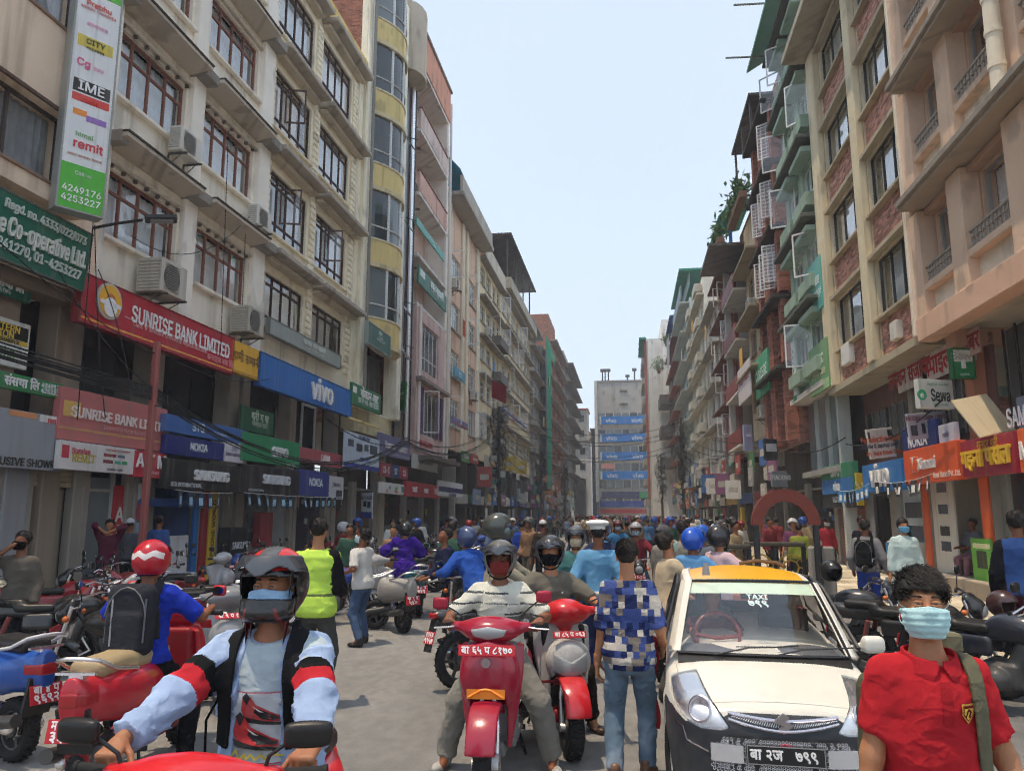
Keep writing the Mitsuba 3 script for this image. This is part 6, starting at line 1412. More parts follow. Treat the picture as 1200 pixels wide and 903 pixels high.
def finger_hand(w, fwd, palm, side, curl=(.5, .55, .4), k=1.0, h=.0045, spread=.02):
 """A hand from wrist w: fingers run along fwd, the palm faces palm; side: +1 when the thumb is towards fwd x palm."""
 y = unit(fwd); z = unit(palm - y * np.dot(palm, y)); x = np.cross(y, z) * side
 pt = lambda a, b, c: w + (x * a + y * b + z * c) * k
 seg = []
 ln = ((.043, .026, .021), (.047, .030, .022), (.044, .028, .022), (.034, .021, .018))
 for i, a0 in enumerate((.030, .010, -.010, -.029)):
  p = pt(a0, .088 - .004 * abs(i - 1), -.004)
  a = spread * (1.2 - i)
  th = 0.0
  for j in range(3):
   th += curl[j] * (1 + .08 * i)
   q = p + (y * math.cos(th) + z * math.sin(th) + x * a * math.cos(th)) * ln[i][j] * k
   r = (.0100 - .0011 * j) * k
   seg.append((p, q, r, r * .9)); p = q
 p = pt(.030, .022, .006)
 for dx, dy, dz, r in ((.024, .026, .012, .0125), (.012, .024, .016, .0105), (.002, .02, .016, .009)):
  q = p + (x * dx + y * dy + z * dz) * k
  seg.append((p, q, r * k, r * .9 * k)); p = q
 def fn(P):
  d = cone(P, pt(0, -.05, 0), pt(0, .015, 0), .027 * k, .026 * k)
  for a in (-.024, -.008, .008, .024):
   d = smin(d, cone(P, pt(a * .7, .01, 0), pt(a * 1.15, .085, -.002), .0155 * k, .0125 * k), .012)
  e = None
  for p, q, r1, r2 in seg:
   c = cone(P, p, q, r1, r2)
   e = c if e is None else smin(e, c, .003)
  return smin(d, e, .006)
 q = np.array([x for g in seg for x in g[:2]] + [pt(0, -.06, 0)])
 return surf(fn, q.min(0) - .04, q.max(0) + .04, h)
def folds(P, amp, fr=7.0, seed=0):
 n1 = meshkit.noise(P * np.float32([fr, fr, fr * 1.6]), seed) - .5
 r1 = (1 - np.abs(2 * meshkit.noise(P * np.float32([fr * 1.3, fr * 1.3, fr * .8]) + n1[..., None] * 1.5, seed + 3) - 1)) ** 3
 r2 = (1 - np.abs(2 * meshkit.noise(P * np.float32([fr * 2.6, fr * 2.6, fr * 3.4]) + n1[..., None] * 2, seed + 5) - 1)) ** 3
 return (amp * (.8 * n1 - .75 * (r1 - .3) - .35 * (r2 - .3))).astype(np.float32)
def shirt_mesh(s, h, sleeve=.55, hem=-.05, infl=.02, loose=.012, amp=.012, seed=0, vneck=0.0, open_=0.0, arms=(0, 1), high=0.0):
 """sleeve: share of the arm that is covered (.5 = to the elbow, 1 = to the wrist)."""
 k = s.k
 def fn(P):
  d, t = torso(s, P, infl)
  flare = np.clip(.35 - t, 0, .6)
  d = d - flare * loose * 2
  for i in arms:
   up = min(sleeve * 2, 1.0)
   e = s.S[i] + (s.E[i] - s.S[i]) * up
   c = cone(P, s.S[i] + s.d * .005, e, (.058 + loose) * k, (.050 + loose * 1.2) * k)
   if sleeve <= .5:
    u = unit(s.E[i] - s.S[i])
    c = np.maximum(c, (P - e) @ u.astype(np.float32))
   else:
    e2 = s.E[i] + (s.W[i] - s.E[i]) * (sleeve * 2 - 1)
    c2 = cone(P, s.E[i], e2, (.050 + loose * 1.2) * k, (.038 + loose) * k)
    u = unit(s.W[i] - s.E[i])
    c = smin(c, np.maximum(c2, (P - e2) @ u.astype(np.float32)), .02)
   d = smin(d, c, .045)
  if amp:
   d = d + folds(P, amp, 7, seed)
  d = np.maximum(d, (hem - t) * s.L)
  d = np.maximum(d, (t - 1.02 - high) * s.L - 2 * np.maximum(np.abs((P - s.N.astype(np.float32)) @ s.x.astype(np.float32)) - .085, 0))
  q = P - s.N.astype(np.float32)
  nk = ell(P, s.N + s.f * .035 * k + s.d * (.03 + high * .3), (.076 * k, .075 * k, .06 * k + vneck))
  if not high:
   d = np.maximum(d, -nk)
  if open_:
   x, y = q @ s.x.astype(np.float32), q @ s.f.astype(np.float32)
   w = open_ * (1.15 - .3 * t)
   d = np.maximum(d, -np.maximum(np.abs(x) - w, -y - .0))
  return d
 lo, hi = s.box(.14)
 lo[2] = max(lo[2], min(s.P[2] - .34, min(w[2] for w in s.W) - .1))
 hi[2] = min(hi[2], s.H[2] + .3)
 return surf(fn, lo, hi, h)
def trouser_mesh(s, h, to=.97, loose=.014, amp=.012, seed=1, waist=.14):
 k = s.k
 def fn(P):
  d, t = torso(s, P, .010)
  d = np.maximum(d, (t - waist) * s.L)
  for i in (0, 1):
   e = s.K[i] + (s.A[i] - s.K[i]) * to
   c = cone(P, s.hip[i], s.K[i], (.082 + loose) * k, (.060 + loose) * k)
   c2 = cone(P, s.K[i], e, (.058 + loose) * k, (.046 + loose * 1.1) * k)
   u = unit(s.A[i] - s.K[i])
   c = smin(c, np.maximum(c2, (P - e) @ u.astype(np.float32)), .02)
   d = smin(d, c, .025)
  return d + folds(P, amp, 8, seed) if amp else d
 lo, hi = s.box(.13)
 hi[2] = s.P[2] + .16
 return surf(fn, lo, hi, h)
def shoe_mesh(a, yaw, h=.01, k=1.0, drop=.085):
 R = rotz(yaw)
 def fn(P):
  q = (P - a.astype(np.float32)) @ R.astype(np.float32) / k
  d = smin(ell(q, (0, .0, -.03), (.042, .062, .055)), ell(q, (0, -.12, -.055), (.046, .085, .034)), .04)
  d = smin(d, cone(q, (0, .01, -.03), (0, .012, .03), .042, .044), .02)
  return np.maximum(d, -(q[..., 2] + drop)) * k
 return surf(fn, a - .3 * k, a + .3 * k, h)
def hair_mesh(s, h, vol=.012, amp=.012, front=-.045, low=-.03, seed=5, fr=26):
 def fn(P):
  q = ((P - s.H.astype(np.float32)) @ s.HR.astype(np.float32)) / (.93 * s.k)
  d = ell(q, (0, .018, .042), (.079 + vol, .098 + vol, .094 + vol * 1.3)) + amp * 2 * (meshkit.noise(q * np.float32([fr, fr, fr * .6]), seed) - .5)
  line = np.where(q[..., 1] < front, .062 + .25 * (front - q[..., 1]) * 0, np.where(q[..., 1] < .0, .062 - (q[..., 1] - front) / (-front) * .06, low - q[..., 1] * .5))
  return np.maximum(d, line - q[..., 2]) * .93 * s.k
 return surf(fn, s.H - .2 * s.k, s.H + .22 * s.k, h)
def locks(s, n, length, seed=0, r=.0035, front=True):      # loose strands over the hair
 rg = np.random.default_rng(seed)
 m = MB()
 while n:
  v = unit(rg.normal(size=3))
  if v[2] < -.05 or (v[1] < -.55 and v[2] < .42):
   continue
  n -= 1
  p = vec(0, .018, .042) + v * np.array([.086, .105, .103])
  g = np.array([.55 + .3 * math.sin(v[0] * 4), -1.0, -.25]) if front else np.array([0, .2, -1.0])
  g = unit(g - v * (g @ v) * .92 + rg.normal(size=3) * .22)
  pts = [p - v * .006, p + g * length * .4 + v * .004, p + g * length * .75 + v * .003, p + g * length - v * .006]
  m.tube([s.H + s.HR @ (q * .93 * s.k) for q in pts], np.array([r, r * .9, r * .6, .0006]), 3)
 return m
def mask_mesh(s, h):
 def fn(P):
  d = head_sdf(s, P)
  q = ((P - s.H.astype(np.float32)) @ s.HR.astype(np.float32)) / (.93 * s.k)
  g = ell(q, (0, -.035, -.055), (.072, .085, .075))
  d = smin(d, g * .93 * s.k, .02)
  z = q[..., 2]
  pl = .0016 * np.sin(z * 260)
  e = np.abs(d - .004 - pl) - .0045
  top = -.004 - .14 * np.abs(q[..., 0]) * 1.2 + .008
  e = np.maximum(e, (z - top))
  e = np.maximum(e, -.118 - z)
  return np.maximum(e, q[..., 1] + .012)
 return surf(fn, s.H - .17 * s.k, s.H + .1 * s.k, h)
def ear_loops(s):
 out = []
 for sg in (-1, 1):
  m = MB(); out.append(m)
  for z0, z1 in ((-.008, .02), (-.085, -.035)):
   t = np.linspace(0, 1, 6)[:, None]
   p = np.array([sg * .068, -.035, z0]) * (1 - t) + np.array([sg * .084, .02, z1]) * t + np.array([sg * .012, 0, 0]) * np.sin(t * math.pi)
   m.tube((p * .93 * s.k) @ s.HR.T + s.H, .0018, 4)
 return out
def eyes(s, k):
 for sg in (-1, 1):
  c = s.H + s.HR @ (vec(sg * .031, -.0825, .012) * .93 * s.k)
  m = MB().add(trimesh.creation.icosphere(2, .0118 * s.k), '#a89a90', M4(t=c))
  m.add(trimesh.creation.icosphere(1, .0066 * s.k), '#120c09', M4(t=c + s.HR @ vec(0, -.0066, -.001) * s.k))
  put('eye', m, 'gloss', k, T=s.T)
  lid = MB()
  for z, r in ((.0062, .0055), (-.0072, .0045)):
   lid.tube([c + s.HR @ (vec(a, -.0115 + 9 * a * a * .9, z - 7 * a * a * (1 if z > 0 else -1) * 1.2) * s.k) for a in np.linspace(-.0165, .0165, 7)], np.array([.002, r * .8, r, r, r, r * .8, .002]), 6)
  put('eyelid', lid, 'skin', k, SKIN[s.skin], 60, s.T)
  b = s.H + s.HR @ (vec(sg * .033, -.0985, .036) * .93 * s.k)
  put('eyebrow', MB().tube([b + s.HR @ vec(sg * a, abs(a) * .35, .004 - abs(a) * .25) for a in (-.017, -.006, .006, .018)], np.array([.003, .0042, .004, .0015]), 5), 'hair', k, T=s.T)
def helmet_mesh(s, h, kind='open', g=1.0, low=-.10):
 C = np.float32([0, .008, .02])
 ro, ri = np.float32([.128, .156, .142]) * g, np.float32([.110, .138, .122]) * g
 def fn(P):
  q = ((P - s.H.astype(np.float32)) @ s.HR.astype(np.float32)) / s.k
  o, i = ell(q, C, ro), ell(q, C, ri)
  if kind == 'full':
   o = smin(o, ell(q, (0, -.06, -.085), (.098 * g, .098 * g, .062 * g)), .05)
   i = smin(i, ell(q, (0, -.05, -.085), (.082 * g, .082 * g, .09 * g)), .04)
  d = np.maximum(o, -i)
  y, z, x = q[..., 1], q[..., 2], q[..., 0]
  if kind == 'full':
   op = np.maximum(np.maximum(y + .02, np.abs(z - .008 + .10 * np.maximum(np.abs(x) - .05, 0)) - .040), np.abs(x) - .112)
   d = np.maximum(d, -op)
   d = np.maximum(d, -.135 - .12 * y - z)
  else:
   op = np.maximum(y + .055 + .45 * np.clip(z, -1, .0) * 0, z - .052 + .10 * np.abs(x))
   d = np.maximum(d, -op)
   d = np.maximum(d, low - z)
  return d * s.k
 m = surf(fn, s.H - .24 * s.k, s.H + .22 * s.k, h)
 return relax(m, 6) if h < .007 else m
def visor_mesh(s, h, z0, z1, off=.012, g=1.0, yc=-.03):
 def fn(P):
  q = ((P - s.H.astype(np.float32)) @ s.HR.astype(np.float32)) / s.k
  d = np.abs(ell(q, (0, .006, .022), np.float32([.130, .158, .144]) * g) - off) - .006
  x, y, z = q[..., 0], q[..., 1], q[..., 2]
  wave = z0 - .018 * np.cos(np.clip(np.abs(x) / .11, 0, 1) * math.pi * 1.5) + 0 * x
  return np.maximum(np.maximum(d, y - yc), np.maximum(wave - z, z - z1)) * s.k
 return surf(fn, s.H - .26 * s.k, s.H + .24 * s.k, h)
def backpack(k, s, w, hh, dp, col, T, z0=-.02, straps=True, mat='cloth', res=.012):
 o = s.P + s.d * (hh / 2 + .04 + z0) - s.f * (.125 * s.fat * s.k + dp / 2 + .01)
 R = np.stack([s.x, -s.f, s.d], 1)
 def fn(P):
  d = rbox(P, o, (w / 2, dp / 2, hh / 2), .08, R)
  d = smin(d, rbox(P, o - s.f * (dp * .45) - s.d * hh * .16, (w * .38, dp * .22, hh * .27), .03, R), .015)
  return d + folds(P, .008, 9, 8)
 put('backpack', surf(fn, o - .42, o + .42, res), mat, k, col, True, T)
 b = MB()
 for sg in (-1, 1):
  q = lambda a, c, e: o + R @ vec(a, c, e)
  b.tube([q(sg * w * .40, dp * .45, -hh * .3 + j * hh * .15) for j in range(5)], .008, 4)
 b.tube([o + R @ vec(w * .44 * math.cos(a), dp * .53, hh * .5 * math.sin(a) - .02) for a in np.linspace(.2, math.pi - .2, 9)], .006, 4)
 b.box(*(lambda c: (c - .001, c + .001))(o))
 put('backpack_zip', b, 'paint', k, '#5a5c60', T=T)
 if straps:
  strap(k, s, T, col)
def strap(k, s, T, col, wd=.055, off=.026, sides=(-1, 1), low=.25, mat='cloth', name='shoulder_strap', xo=.105):
 for sg in sides:
  def fn(P):
   d, t = torso(s, P, off)
   for i in (0, 1):
    d = smin(d, cone(P, s.S[i], s.E[i], .066 * s.k, .06 * s.k), .045)
   q = P - s.P.astype(np.float32)
   x = q @ s.x.astype(np.float32)
   xc = sg * (xo + .03 * np.clip(.8 - t, 0, 1)) * s.k
   return np.maximum(np.maximum(np.maximum(np.abs(d) - .009, np.abs(x - xc) - wd / 2), low - t), -((q @ s.f.astype(np.float32)) + .10))
  lo, hi = s.box(.1)
  lo[2] = s.P[2]; hi[2] = s.N[2] + .12
  put(name, surf(fn, lo, hi, .009), mat, k, col, True, T)
def person(label, at=(0, 0), yaw=0.0, z=0.0, pose=None, h=1.7, skin=1, shirt=None, trousers='#2f3a4c', shoes='#2a2a2c', hair='short', helmet=None, mask=None, near=0, sleeve=.45, seed=0, hem=-.1, loose=.012, amp=.012, tloose=.012, group=None, shirt_dict=None, pack_=None, cap=None, vneck=0.0, high=0.0, open_=0.0, trouser_dict=None):
 """near: 0 = far off, 1 = middle distance, 2 = close."""
 s = pose or Pose(h)
 amp = amp if near else 0
 s.skin = skin
 s.T = TT(M4(rotz(yaw), (at[0], at[1], z)))
 k = s.key = thing('person', label, 'person', group)
 hb, hc = ((.030, .030), (.0175, .0175), (.0095, .011))[near]
 if getattr(s, 'specs', None):
  v, f = body_mesh(s, hb, hands=False)
  m = MB().raw(v, f)
  for i, sp in enumerate(s.specs):
   m.raw(*finger_hand(s.W[i], sp[0], sp[1], 1 if i == 0 else -1, sp[2], s.k, .005))
  put('body', m, 'skin', k, SKIN[skin], True, s.T)
 else:
  put('body', body_mesh(s, hb), 'skin', k, SKIN[skin], True, s.T)
 if shirt or shirt_dict:
  m = shirt_mesh(s, hc, sleeve, hem, .02, loose, amp, seed, vneck, open_, high=high)
  put('shirt', shirt_dict(s, m) if shirt_dict else m, 'cloth', k, shirt, True, s.T)
  s.shirt = m
 if trousers:
  m = trouser_mesh(s, hc, loose=tloose, amp=amp, seed=seed + 1)
  put('trousers', trouser_dict(s, m) if trouser_dict else m, 'cloth', k, trousers, True, s.T)
 if shoes:
  for i in (0, 1):
   put('shoe', shoe_mesh(s.A[i], (.25 if i else -.25) * 1.0, (.02, .014, .009)[near], s.k), 'plastic', k, shoes, True, s.T)
 if hair:
  hv = {'short': (.006, .006), 'thick': (.014, .016), 'long': (.012, .006), 'crop': (.003, .003), 'scarf': (.02, .004)}[hair]
  put('scarf' if hair == 'scarf' else 'hair', hair_mesh(s, (.018, .011, .006)[near], *hv, low=(-.03 if hair in ('short', 'thick', 'crop') else -.16), seed=seed), 'hair', k, None, True, s.T)
  if near == 1 and not helmet and hair in ('short', 'thick'):
   put('hair_strands', locks(s, 260, .035, seed, .003, hair == 'thick'), 'hair', k, T=s.T)
 if mask:
  put('face_mask', mask_mesh(s, (.014, .008, .0045)[near]), 'cloth', k, mask, True, s.T)
  if near:
   [put('ear_loop', e, 'cloth', k, mask, T=s.T) for e in ear_loops(s)]
 if near == 2:
  eyes(s, k)
 if helmet:
  c, kind, *o = helmet
  g = o[0] if o else 1.0
  m = helmet_mesh(s, (.018, .011, .0065)[near], kind, g)
  put('helmet', c(s, m) if callable(c) else m, 'gloss', k, None if callable(c) else c, True, s.T)
  if near and kind == 'open':
   put('helmet_visor', visor_mesh(s, (.018, .011, .007)[near], .055, .12, .012, g), 'visor', k, None, True, s.T)
   put('chin_strap', MB().tube([s.H + s.HR @ vec(.1 * math.cos(a) * s.k, -.02 - .02 * math.sin(a), -.05 - .09 * math.sin(a)) for a in np.linspace(0, math.pi, 9)], .007, 4), 'cloth', k, '#151516', T=s.T)
 if cap:
  def cf(P):
   q = ((P - s.H.astype(np.float32)) @ s.HR.astype(np.float32)) / s.k
   d = np.maximum(ell(q, (0, .012, .05), (.088, .108, .095)), .035 - q[..., 2])
   d = np.minimum(d, np.maximum(np.abs(q[..., 2] - .045 - .3 * (q[..., 1] + .08) * 0) - .006, np.linalg.norm((q[..., :2] - np.float32([0, -.085])) / np.float32([.075, .09]), axis=-1) * .07 - .07))
   return d * s.k
  put('cap', surf(cf, s.H - .25, s.H + .25, (.018, .012, .008)[near]), 'cloth', k, cap, True, s.T)
 if pack_:
  backpack(k, s, *pack_, s.T)
 return s
# ------------------------------------------------------------------ scooters and motorcycles (they face -y, wheels on z = 0)
def tyre(R, w, rim, n=26):
 m = MB()
 pr_ = [(rim, -w * .38), (rim + (R - rim) * .5, -w * .5), (R - .018, -w * .42), (R - .004, -w * .2), (R, 0), (R - .004, w * .2), (R - .018, w * .42), (rim + (R - rim) * .5, w * .5), (rim, w * .38), (rim, -w * .38)]
 m.add(wheel_profile(pr_, n))
 for i in range(n):
  a = 2 * math.pi * (i + .5) / n
  for sg in (-1, 1):
   m.box((sg * w * .04, R - .008, -.006), (sg * w * .36, R + .002, .006), R=rotx(a) @ rotz(0))
 return m
def alloy(rim, w, n=5, hub=.05):
 m = MB()
 m.add(wheel_profile([(rim * 1.02, -w * .36), (rim * .9, -w * .30), (rim * .86, 0), (rim * .9, w * .30), (rim * 1.02, w * .36)], 24))
 m.cyl((-w * .4, 0, 0), (w * .4, 0, 0), hub, n=14)
 for i in range(n):
  m.box((-w * .14, hub * .6, -.016), (w * .14, rim * .92, .016), R=rotx(2 * math.pi * i / n))
 return m
def number_plate(k, M, w=.34, hh=.09, line1='बा ६५ प', line2='', col='#b3202b', ink='#ecdfdc', depth=.008, T=None):
 p = put('number_plate', MB().cbox((-w / 2, -hh / 2, -depth), (w / 2, hh / 2, 0), .004).moved(M), 'paint', k, col, T=T)
 m = MB()
 if line2:
  text_at(m, line1, hh * .36, 0, hh * .06, 0, True, maxw=w * .8, depth=.003)
  text_at(m, line2, hh * .40, 0, -hh * .42, 0, True, maxw=w * .9, depth=.003)
 else:
  text_at(m, line1, hh * .62, 0, -hh * .30, 0, True, maxw=w * .9, depth=.003)
 put('lettering', m.moved(M), 'paint', p, ink, T=T)
_shape = {}
def shape(key, fn, lo, hi, h):
 if key not in _shape:
  _shape[key] = Geo(surf(fn, lo, hi, h))
 return _shape[key]
FRONTV = np.stack([(1.0, 0, 0), (0, 0, 1.0), (0, -1.0, 0)], 1)
def pmaker(tag_):
 n = [0]
 def PM(name, build, mat, parent=None, col=None, smooth=False, T=None):
  n[0] += 1
  return put(name, memo((tag_, n[0], name, mat, col), lambda: dish(build(), mat, smooth, col)), parent=parent, T=T)
 return PM
def mirror(k, T, base, head, rx=.085, ry=.055, yaw=0.0, col='#151517', look=1, mat='plastic'):
 PM = pmaker(('mir', tuple(base), tuple(head), rx, ry, yaw, look))
 base, head = np.asarray(base, float), np.asarray(head, float)
 mid = (base + head) / 2 + vec(0, .0, .03)
 mr = PM('mirror', lambda: surf(lambda P: rbox(P, head, (rx, .022, ry), .02, rotz(yaw)) + .012 * np.abs((P - head.astype(np.float32))[..., 0] / rx) ** 3, head - .14, head + .14, .007), mat, k, col, True, T)
 PM('stem', lambda: MB().tube([base, base * .7 + mid * .3 + vec(0, 0, .03), mid, head], .006, 6), 'plastic', mr, '#1c1c1e', T=T)
 PM('reflector', lambda: MB().cyl(head + rotz(yaw) @ vec(0, look * .021, 0), head + rotz(yaw) @ vec(0, look * .024, 0), ry * .86, n=20).moved(M4(t=head) @ np.diag([rx / ry * .9, 1, .9, 1]) @ M4(t=-head)), 'mirror', mr, T=T)
def grips(k, T, z=1.0, y=-.36, w=.36, lever=True, col='#161617'):
 PM = pmaker(('grip', z, y, w, lever))
 for sg in (-1, 1):
  PM('grip', lambda: MB().cyl((sg * (w - .12), y, z), (sg * w, y + .03, z), .017, n=10).cyl((sg * w, y + .03, z), (sg * (w + .012), y + .031, z), .02, n=10), 'rubber', k, T=T, smooth=40)
  if lever:
   PM('brake_lever', lambda: MB().tube([(sg * (w - .13), y - .03, z), (sg * (w - .06), y - .06, z - .005), (sg * (w + .02), y - .045, z - .012)], .006, 5), 'steel', k, T=T)
def scooter(label, at, yaw, main='#8e1226', apron=None, fender=None, cowl=None, floor='#1b1b1c', seat='#1d1c1c', style='a', group=None, plate='बा ६५ प ८४९', res=.017, mirrors=None, tail=True, lean=0.0, plate2='', rail='steel'):
 apron, fender, cowl = apron or main, fender or main, cowl or main
 k = thing('scooter', label, 'scooter', group)
 T = TT(M4(rotz(yaw) @ roty(lean), (at[0], at[1], 0), 1.07))
 PM = pmaker(style)
 S = lambda n, fn, lo, hi: shape((style, n, res), fn, lo, hi, res)
 if 'ty' not in _shape:
  _shape['ty'], _shape['al'] = tyre(.218, .115, .135), alloy(.137, .11)
 for y, nm in ((-.62, 'front_wheel'), (.62, 'rear_wheel')):
  w = put(nm, memo('scty', lambda: dish(_shape['ty'], 'rubber', smooth=50)), parent=k, T=T @ T4().translate([0, y, .218]))
  put('rim', memo('scal', lambda: dish(_shape['al'], 'paint', smooth=40, col='#3b3b3d')), parent=w, T=T @ T4().translate([0, y, .218]))
 for sg in (-1, 1):
  PM('fork', lambda: MB().tube([(sg * .065, -.60, .24), (sg * .065, -.56, .42), (sg * .03, -.50, .62)], .016, 8), 'steel', k, T=T)
 PM('brake_drum', lambda: MB().cyl((.02, -.62, .218), (.085, -.62, .218), .07, n=14).cyl((-.085, -.62, .218), (-.05, -.62, .218), .03, n=10), 'steel', k, T=T, smooth=40)
 def f_fender(P):
  q = P - np.float32([0, -.60, .315])
  r = np.sqrt((q[..., 1] / 1.12) ** 2 + q[..., 2] ** 2)
  d = np.maximum(np.abs(np.sqrt(q[..., 0] ** 2 * (1.0 if style == 'b' else .7) + r ** 2) - .250) - .013, np.abs(q[..., 0]) - .092)
  return np.maximum(np.maximum(d, .035 + q[..., 1] * .55 - q[..., 2]), -q[..., 2] + .02)
 put('front_fender', S('fender', f_fender, (-.15, -1.0, .25), (.15, -.2, .7)), 'gloss', k, fender, True, T)
 wide = .225 if style == 'a' else .235
 def f_apron(P):
  x, y, z = P[..., 0], P[..., 1], P[..., 2]
  t = np.clip((z - .30) / .60, 0, 1)
  w = wide * (.62 + .55 * t - .26 * t ** 3)
  yc = -.575 + .16 * t + .10 * (1 - t) ** 2
  face = yc + (x / .20) ** 2 * (.075 if style == 'a' else .11) + (-.035 * np.exp(-(x / .06) ** 2) if style == 'b' else -.018 * np.exp(-(x / .07) ** 2))
  d = np.maximum(np.abs(y - face - .030) - .032, np.abs(x) - w)
  d = smin(d * .8, ell(P, (0, -.49, .72), (.19, .115, .25)), .07) if style == 'a' else smin(d * .8, ell(P, (0, -.53, .66), (.17, .115, .17)), .07)
  d = np.maximum(d, z - .93 + .25 * np.abs(x))
  wc = np.sqrt((y + .60) ** 2 + (z - .29) ** 2) - .30
  d = -smin(-d, np.maximum(wc, np.abs(x) - .11), .02)
  return np.maximum(d, .27 - z) * .9
 put('front_apron', S('apron', f_apron, (-.3, -.85, .2), (.3, -.2, 1.0)), 'gloss', k, apron, True, T)
 def f_inner(P):
  t = np.clip((P[..., 2] - .30) / .60, 0, 1)
  return np.maximum(rbox(P, (0, -.33, .60), (.17, .06, .30), .03), 0 * t - 1)
 put('leg_shield', S('inner', f_inner, (-.25, -.5, .2), (.25, -.2, .95)), 'plastic', k, floor, True, T)
 put('floorboard', S('floor', lambda P: smin(rbox(P, (0, -.12, .285), (.16, .27, .035), .02), rbox(P, (0, -.1, .25), (.10, .35, .05), .03), .02), (-.25, -.55, .15), (.25, .4, .4)), 'plastic', k, main if style == 'b' else floor, True, T)
 def f_cowl(P):
  d = ell(P, (0, -.43, .985), (.185, .125, .086))
  for sg in (-1, 1):
   d = smin(d, cone(P, (sg * .10, -.40, .985), (sg * .235, -.375, 1.0), .05, .03), .05)
  if style == 'b':
   d = smin(d, ell(P, (0, -.46, 1.01), (.13, .13, .085)), .04)
  d = smin(d, cone(P, (0, -.42, .94), (0, -.40, .80), .06, .05), .04)
  return d
 put('handlebar_cowl', S('cowl', f_cowl, (-.32, -.65, .7), (.32, -.2, 1.15)), 'gloss', k, cowl, True, T)
 lens = lambda n, P0, r, R=None, mat='lens', col=None: put(n, shape((style, n, P0), lambda P: ell(P, P0, r, R), vec(*P0) - .14, vec(*P0) + .14, .007), mat, k, col, True, T)
 if style == 'a':
  put('headlight', S('lamp', lambda P: np.maximum(ell(P, (0, -.43, .985), (.192, .133, .094)), np.maximum(np.abs(P[..., 0]) - .115 + .5 * (.99 - P[..., 2]), np.abs(P[..., 2] - .978) - .042 + .2 * np.abs(P[..., 0]))), (-.2, -.66, .88), (.2, -.45, 1.08)), 'lens', k, None, True, T)
  for sg in (-1, 1):
   lens('turn_signal', (sg * .150, -.535, .70), (.032, .045, .075), roty(sg * .2))
  PM('emblem', lambda: MB().cyl((0, -.640, .815), (0, -.648, .815), .03, n=16), 'chrome', k, T=T)
  number_plate(k, M4(FRONTV @ rotx(-.25), (0, -.615, .885)), .36, .065, plate, T=T)
  m = MB(); m.raw([(-.12, -.637, .60), (.12, -.637, .60), (.12, -.64, .66), (-.12, -.64, .66), (-.12, -.58, .60), (.12, -.58, .60)], [[0, 1, 2], [0, 2, 3]])
  m.tube([(-.11, -.643, .61), (-.03, -.650, .655), (0, -.652, .66), (.03, -.650, .655), (.11, -.643, .61)], .008, 4)
  put('sticker', m, 'paint', k, '#d98324', T=T)
 elif style == 'b':
  put('headlight', S('lamp', lambda P: np.maximum(smin(ell(P, (0, -.535, .66), (.176, .121, .176)), ell(P, (0, -.56, .62), (.11, .10, .09)), .03), np.maximum(np.abs(P[..., 0]) - .125, np.maximum(.55 + .4 * np.abs(P[..., 0]) - P[..., 2], P[..., 2] - .665 - .5 * np.abs(P[..., 0])))), (-.16, -.75, .5), (.16, -.5, .8)), 'lens', k, None, True, T)
  for sg in (-1, 1):
   lens('turn_signal', (sg * .175, -.525, .75), (.026, .05, .095), roty(sg * .5))
  number_plate(k, M4(FRONTV @ rotx(-.45), (0, -.60, .855)), .25, .05, plate, T=T)
  PM('side_decal', lambda: MB().box((-.235, -.5, .50), (-.05, -.49, .52)), 'paint', k, '#7c1d2a', T=T)
 if style != 'c':
  for sg, (dx, dz) in zip((-1, 1), mirrors or ((.33, .16), (.33, .19))):
   mirror(k, T, (sg * .17, -.38, 1.0), (sg * dx, -.36, 1.0 + dz), .06 if style != 'b' else .065, .04, sg * .15, cowl if style == 'a' else '#161617')
 grips(k, T)
 def f_body(P):
  x, y, z = P[..., 0], P[..., 1], P[..., 2]
  t = np.clip((y - .02) / .90, 0, 1)
  w = .105 + .09 * np.maximum(np.sin(np.clip(t * 1.02 + .12, 0, 1) * math.pi), 0) ** .7 + .02 * t
  w = w * np.sqrt(np.clip(1 - (np.clip(t - .72, 0, 1) / .31) ** 2.2, .02, 1))
  zc, hz = .56 + .09 * t, .205 - .075 * t
  u = np.sqrt((np.abs(x) / w) ** 2.4 + (np.abs(z - zc) / hz) ** 2.4 + 1e-9)
  d = (u - 1) * .11
  d = np.maximum(d, np.maximum(.0 - y, y - .93 + .9 * (z - zc) ** 2))
  wc = np.sqrt((y - .62) ** 2 + (z - .218) ** 2) - .27
  return np.maximum(d, -np.maximum(wc, np.abs(x) - .09))
 put('rear_body', S('body', f_body, (-.3, -.06, .25), (.3, 1.0, .9)), 'gloss', k, main, True, T)
 put('seat', S('seat', lambda P: smin(rbox(P, (0, .17, .775), (.125, .26, .055), .05), rbox(P, (0, .56, .80), (.115, .22, .055), .05), .05), (-.2, -.2, .65), (.2, .9, .95)), 'plastic', k, seat, True, T)
 if style != 'c':
  PM('grab_rail', lambda: MB().tube([(-.14, .42, .75), (-.15, .70, .80), (-.13, .86, .87), (-.05, .90, .885), (.05, .90, .885), (.13, .86, .87), (.15, .70, .80), (.14, .42, .75)], .013, 8), 'steel' if rail == 'steel' else 'gloss', k, '#c4c6c8', 50, T)
 if style != 'c':
  PM('grab_rail_bracket', lambda: MB().cbox((-.045, .80, .72), (.045, .885, .80), .01).box((-.12, .855, .79), (.12, .885, .805)), 'steel', k, T=T)
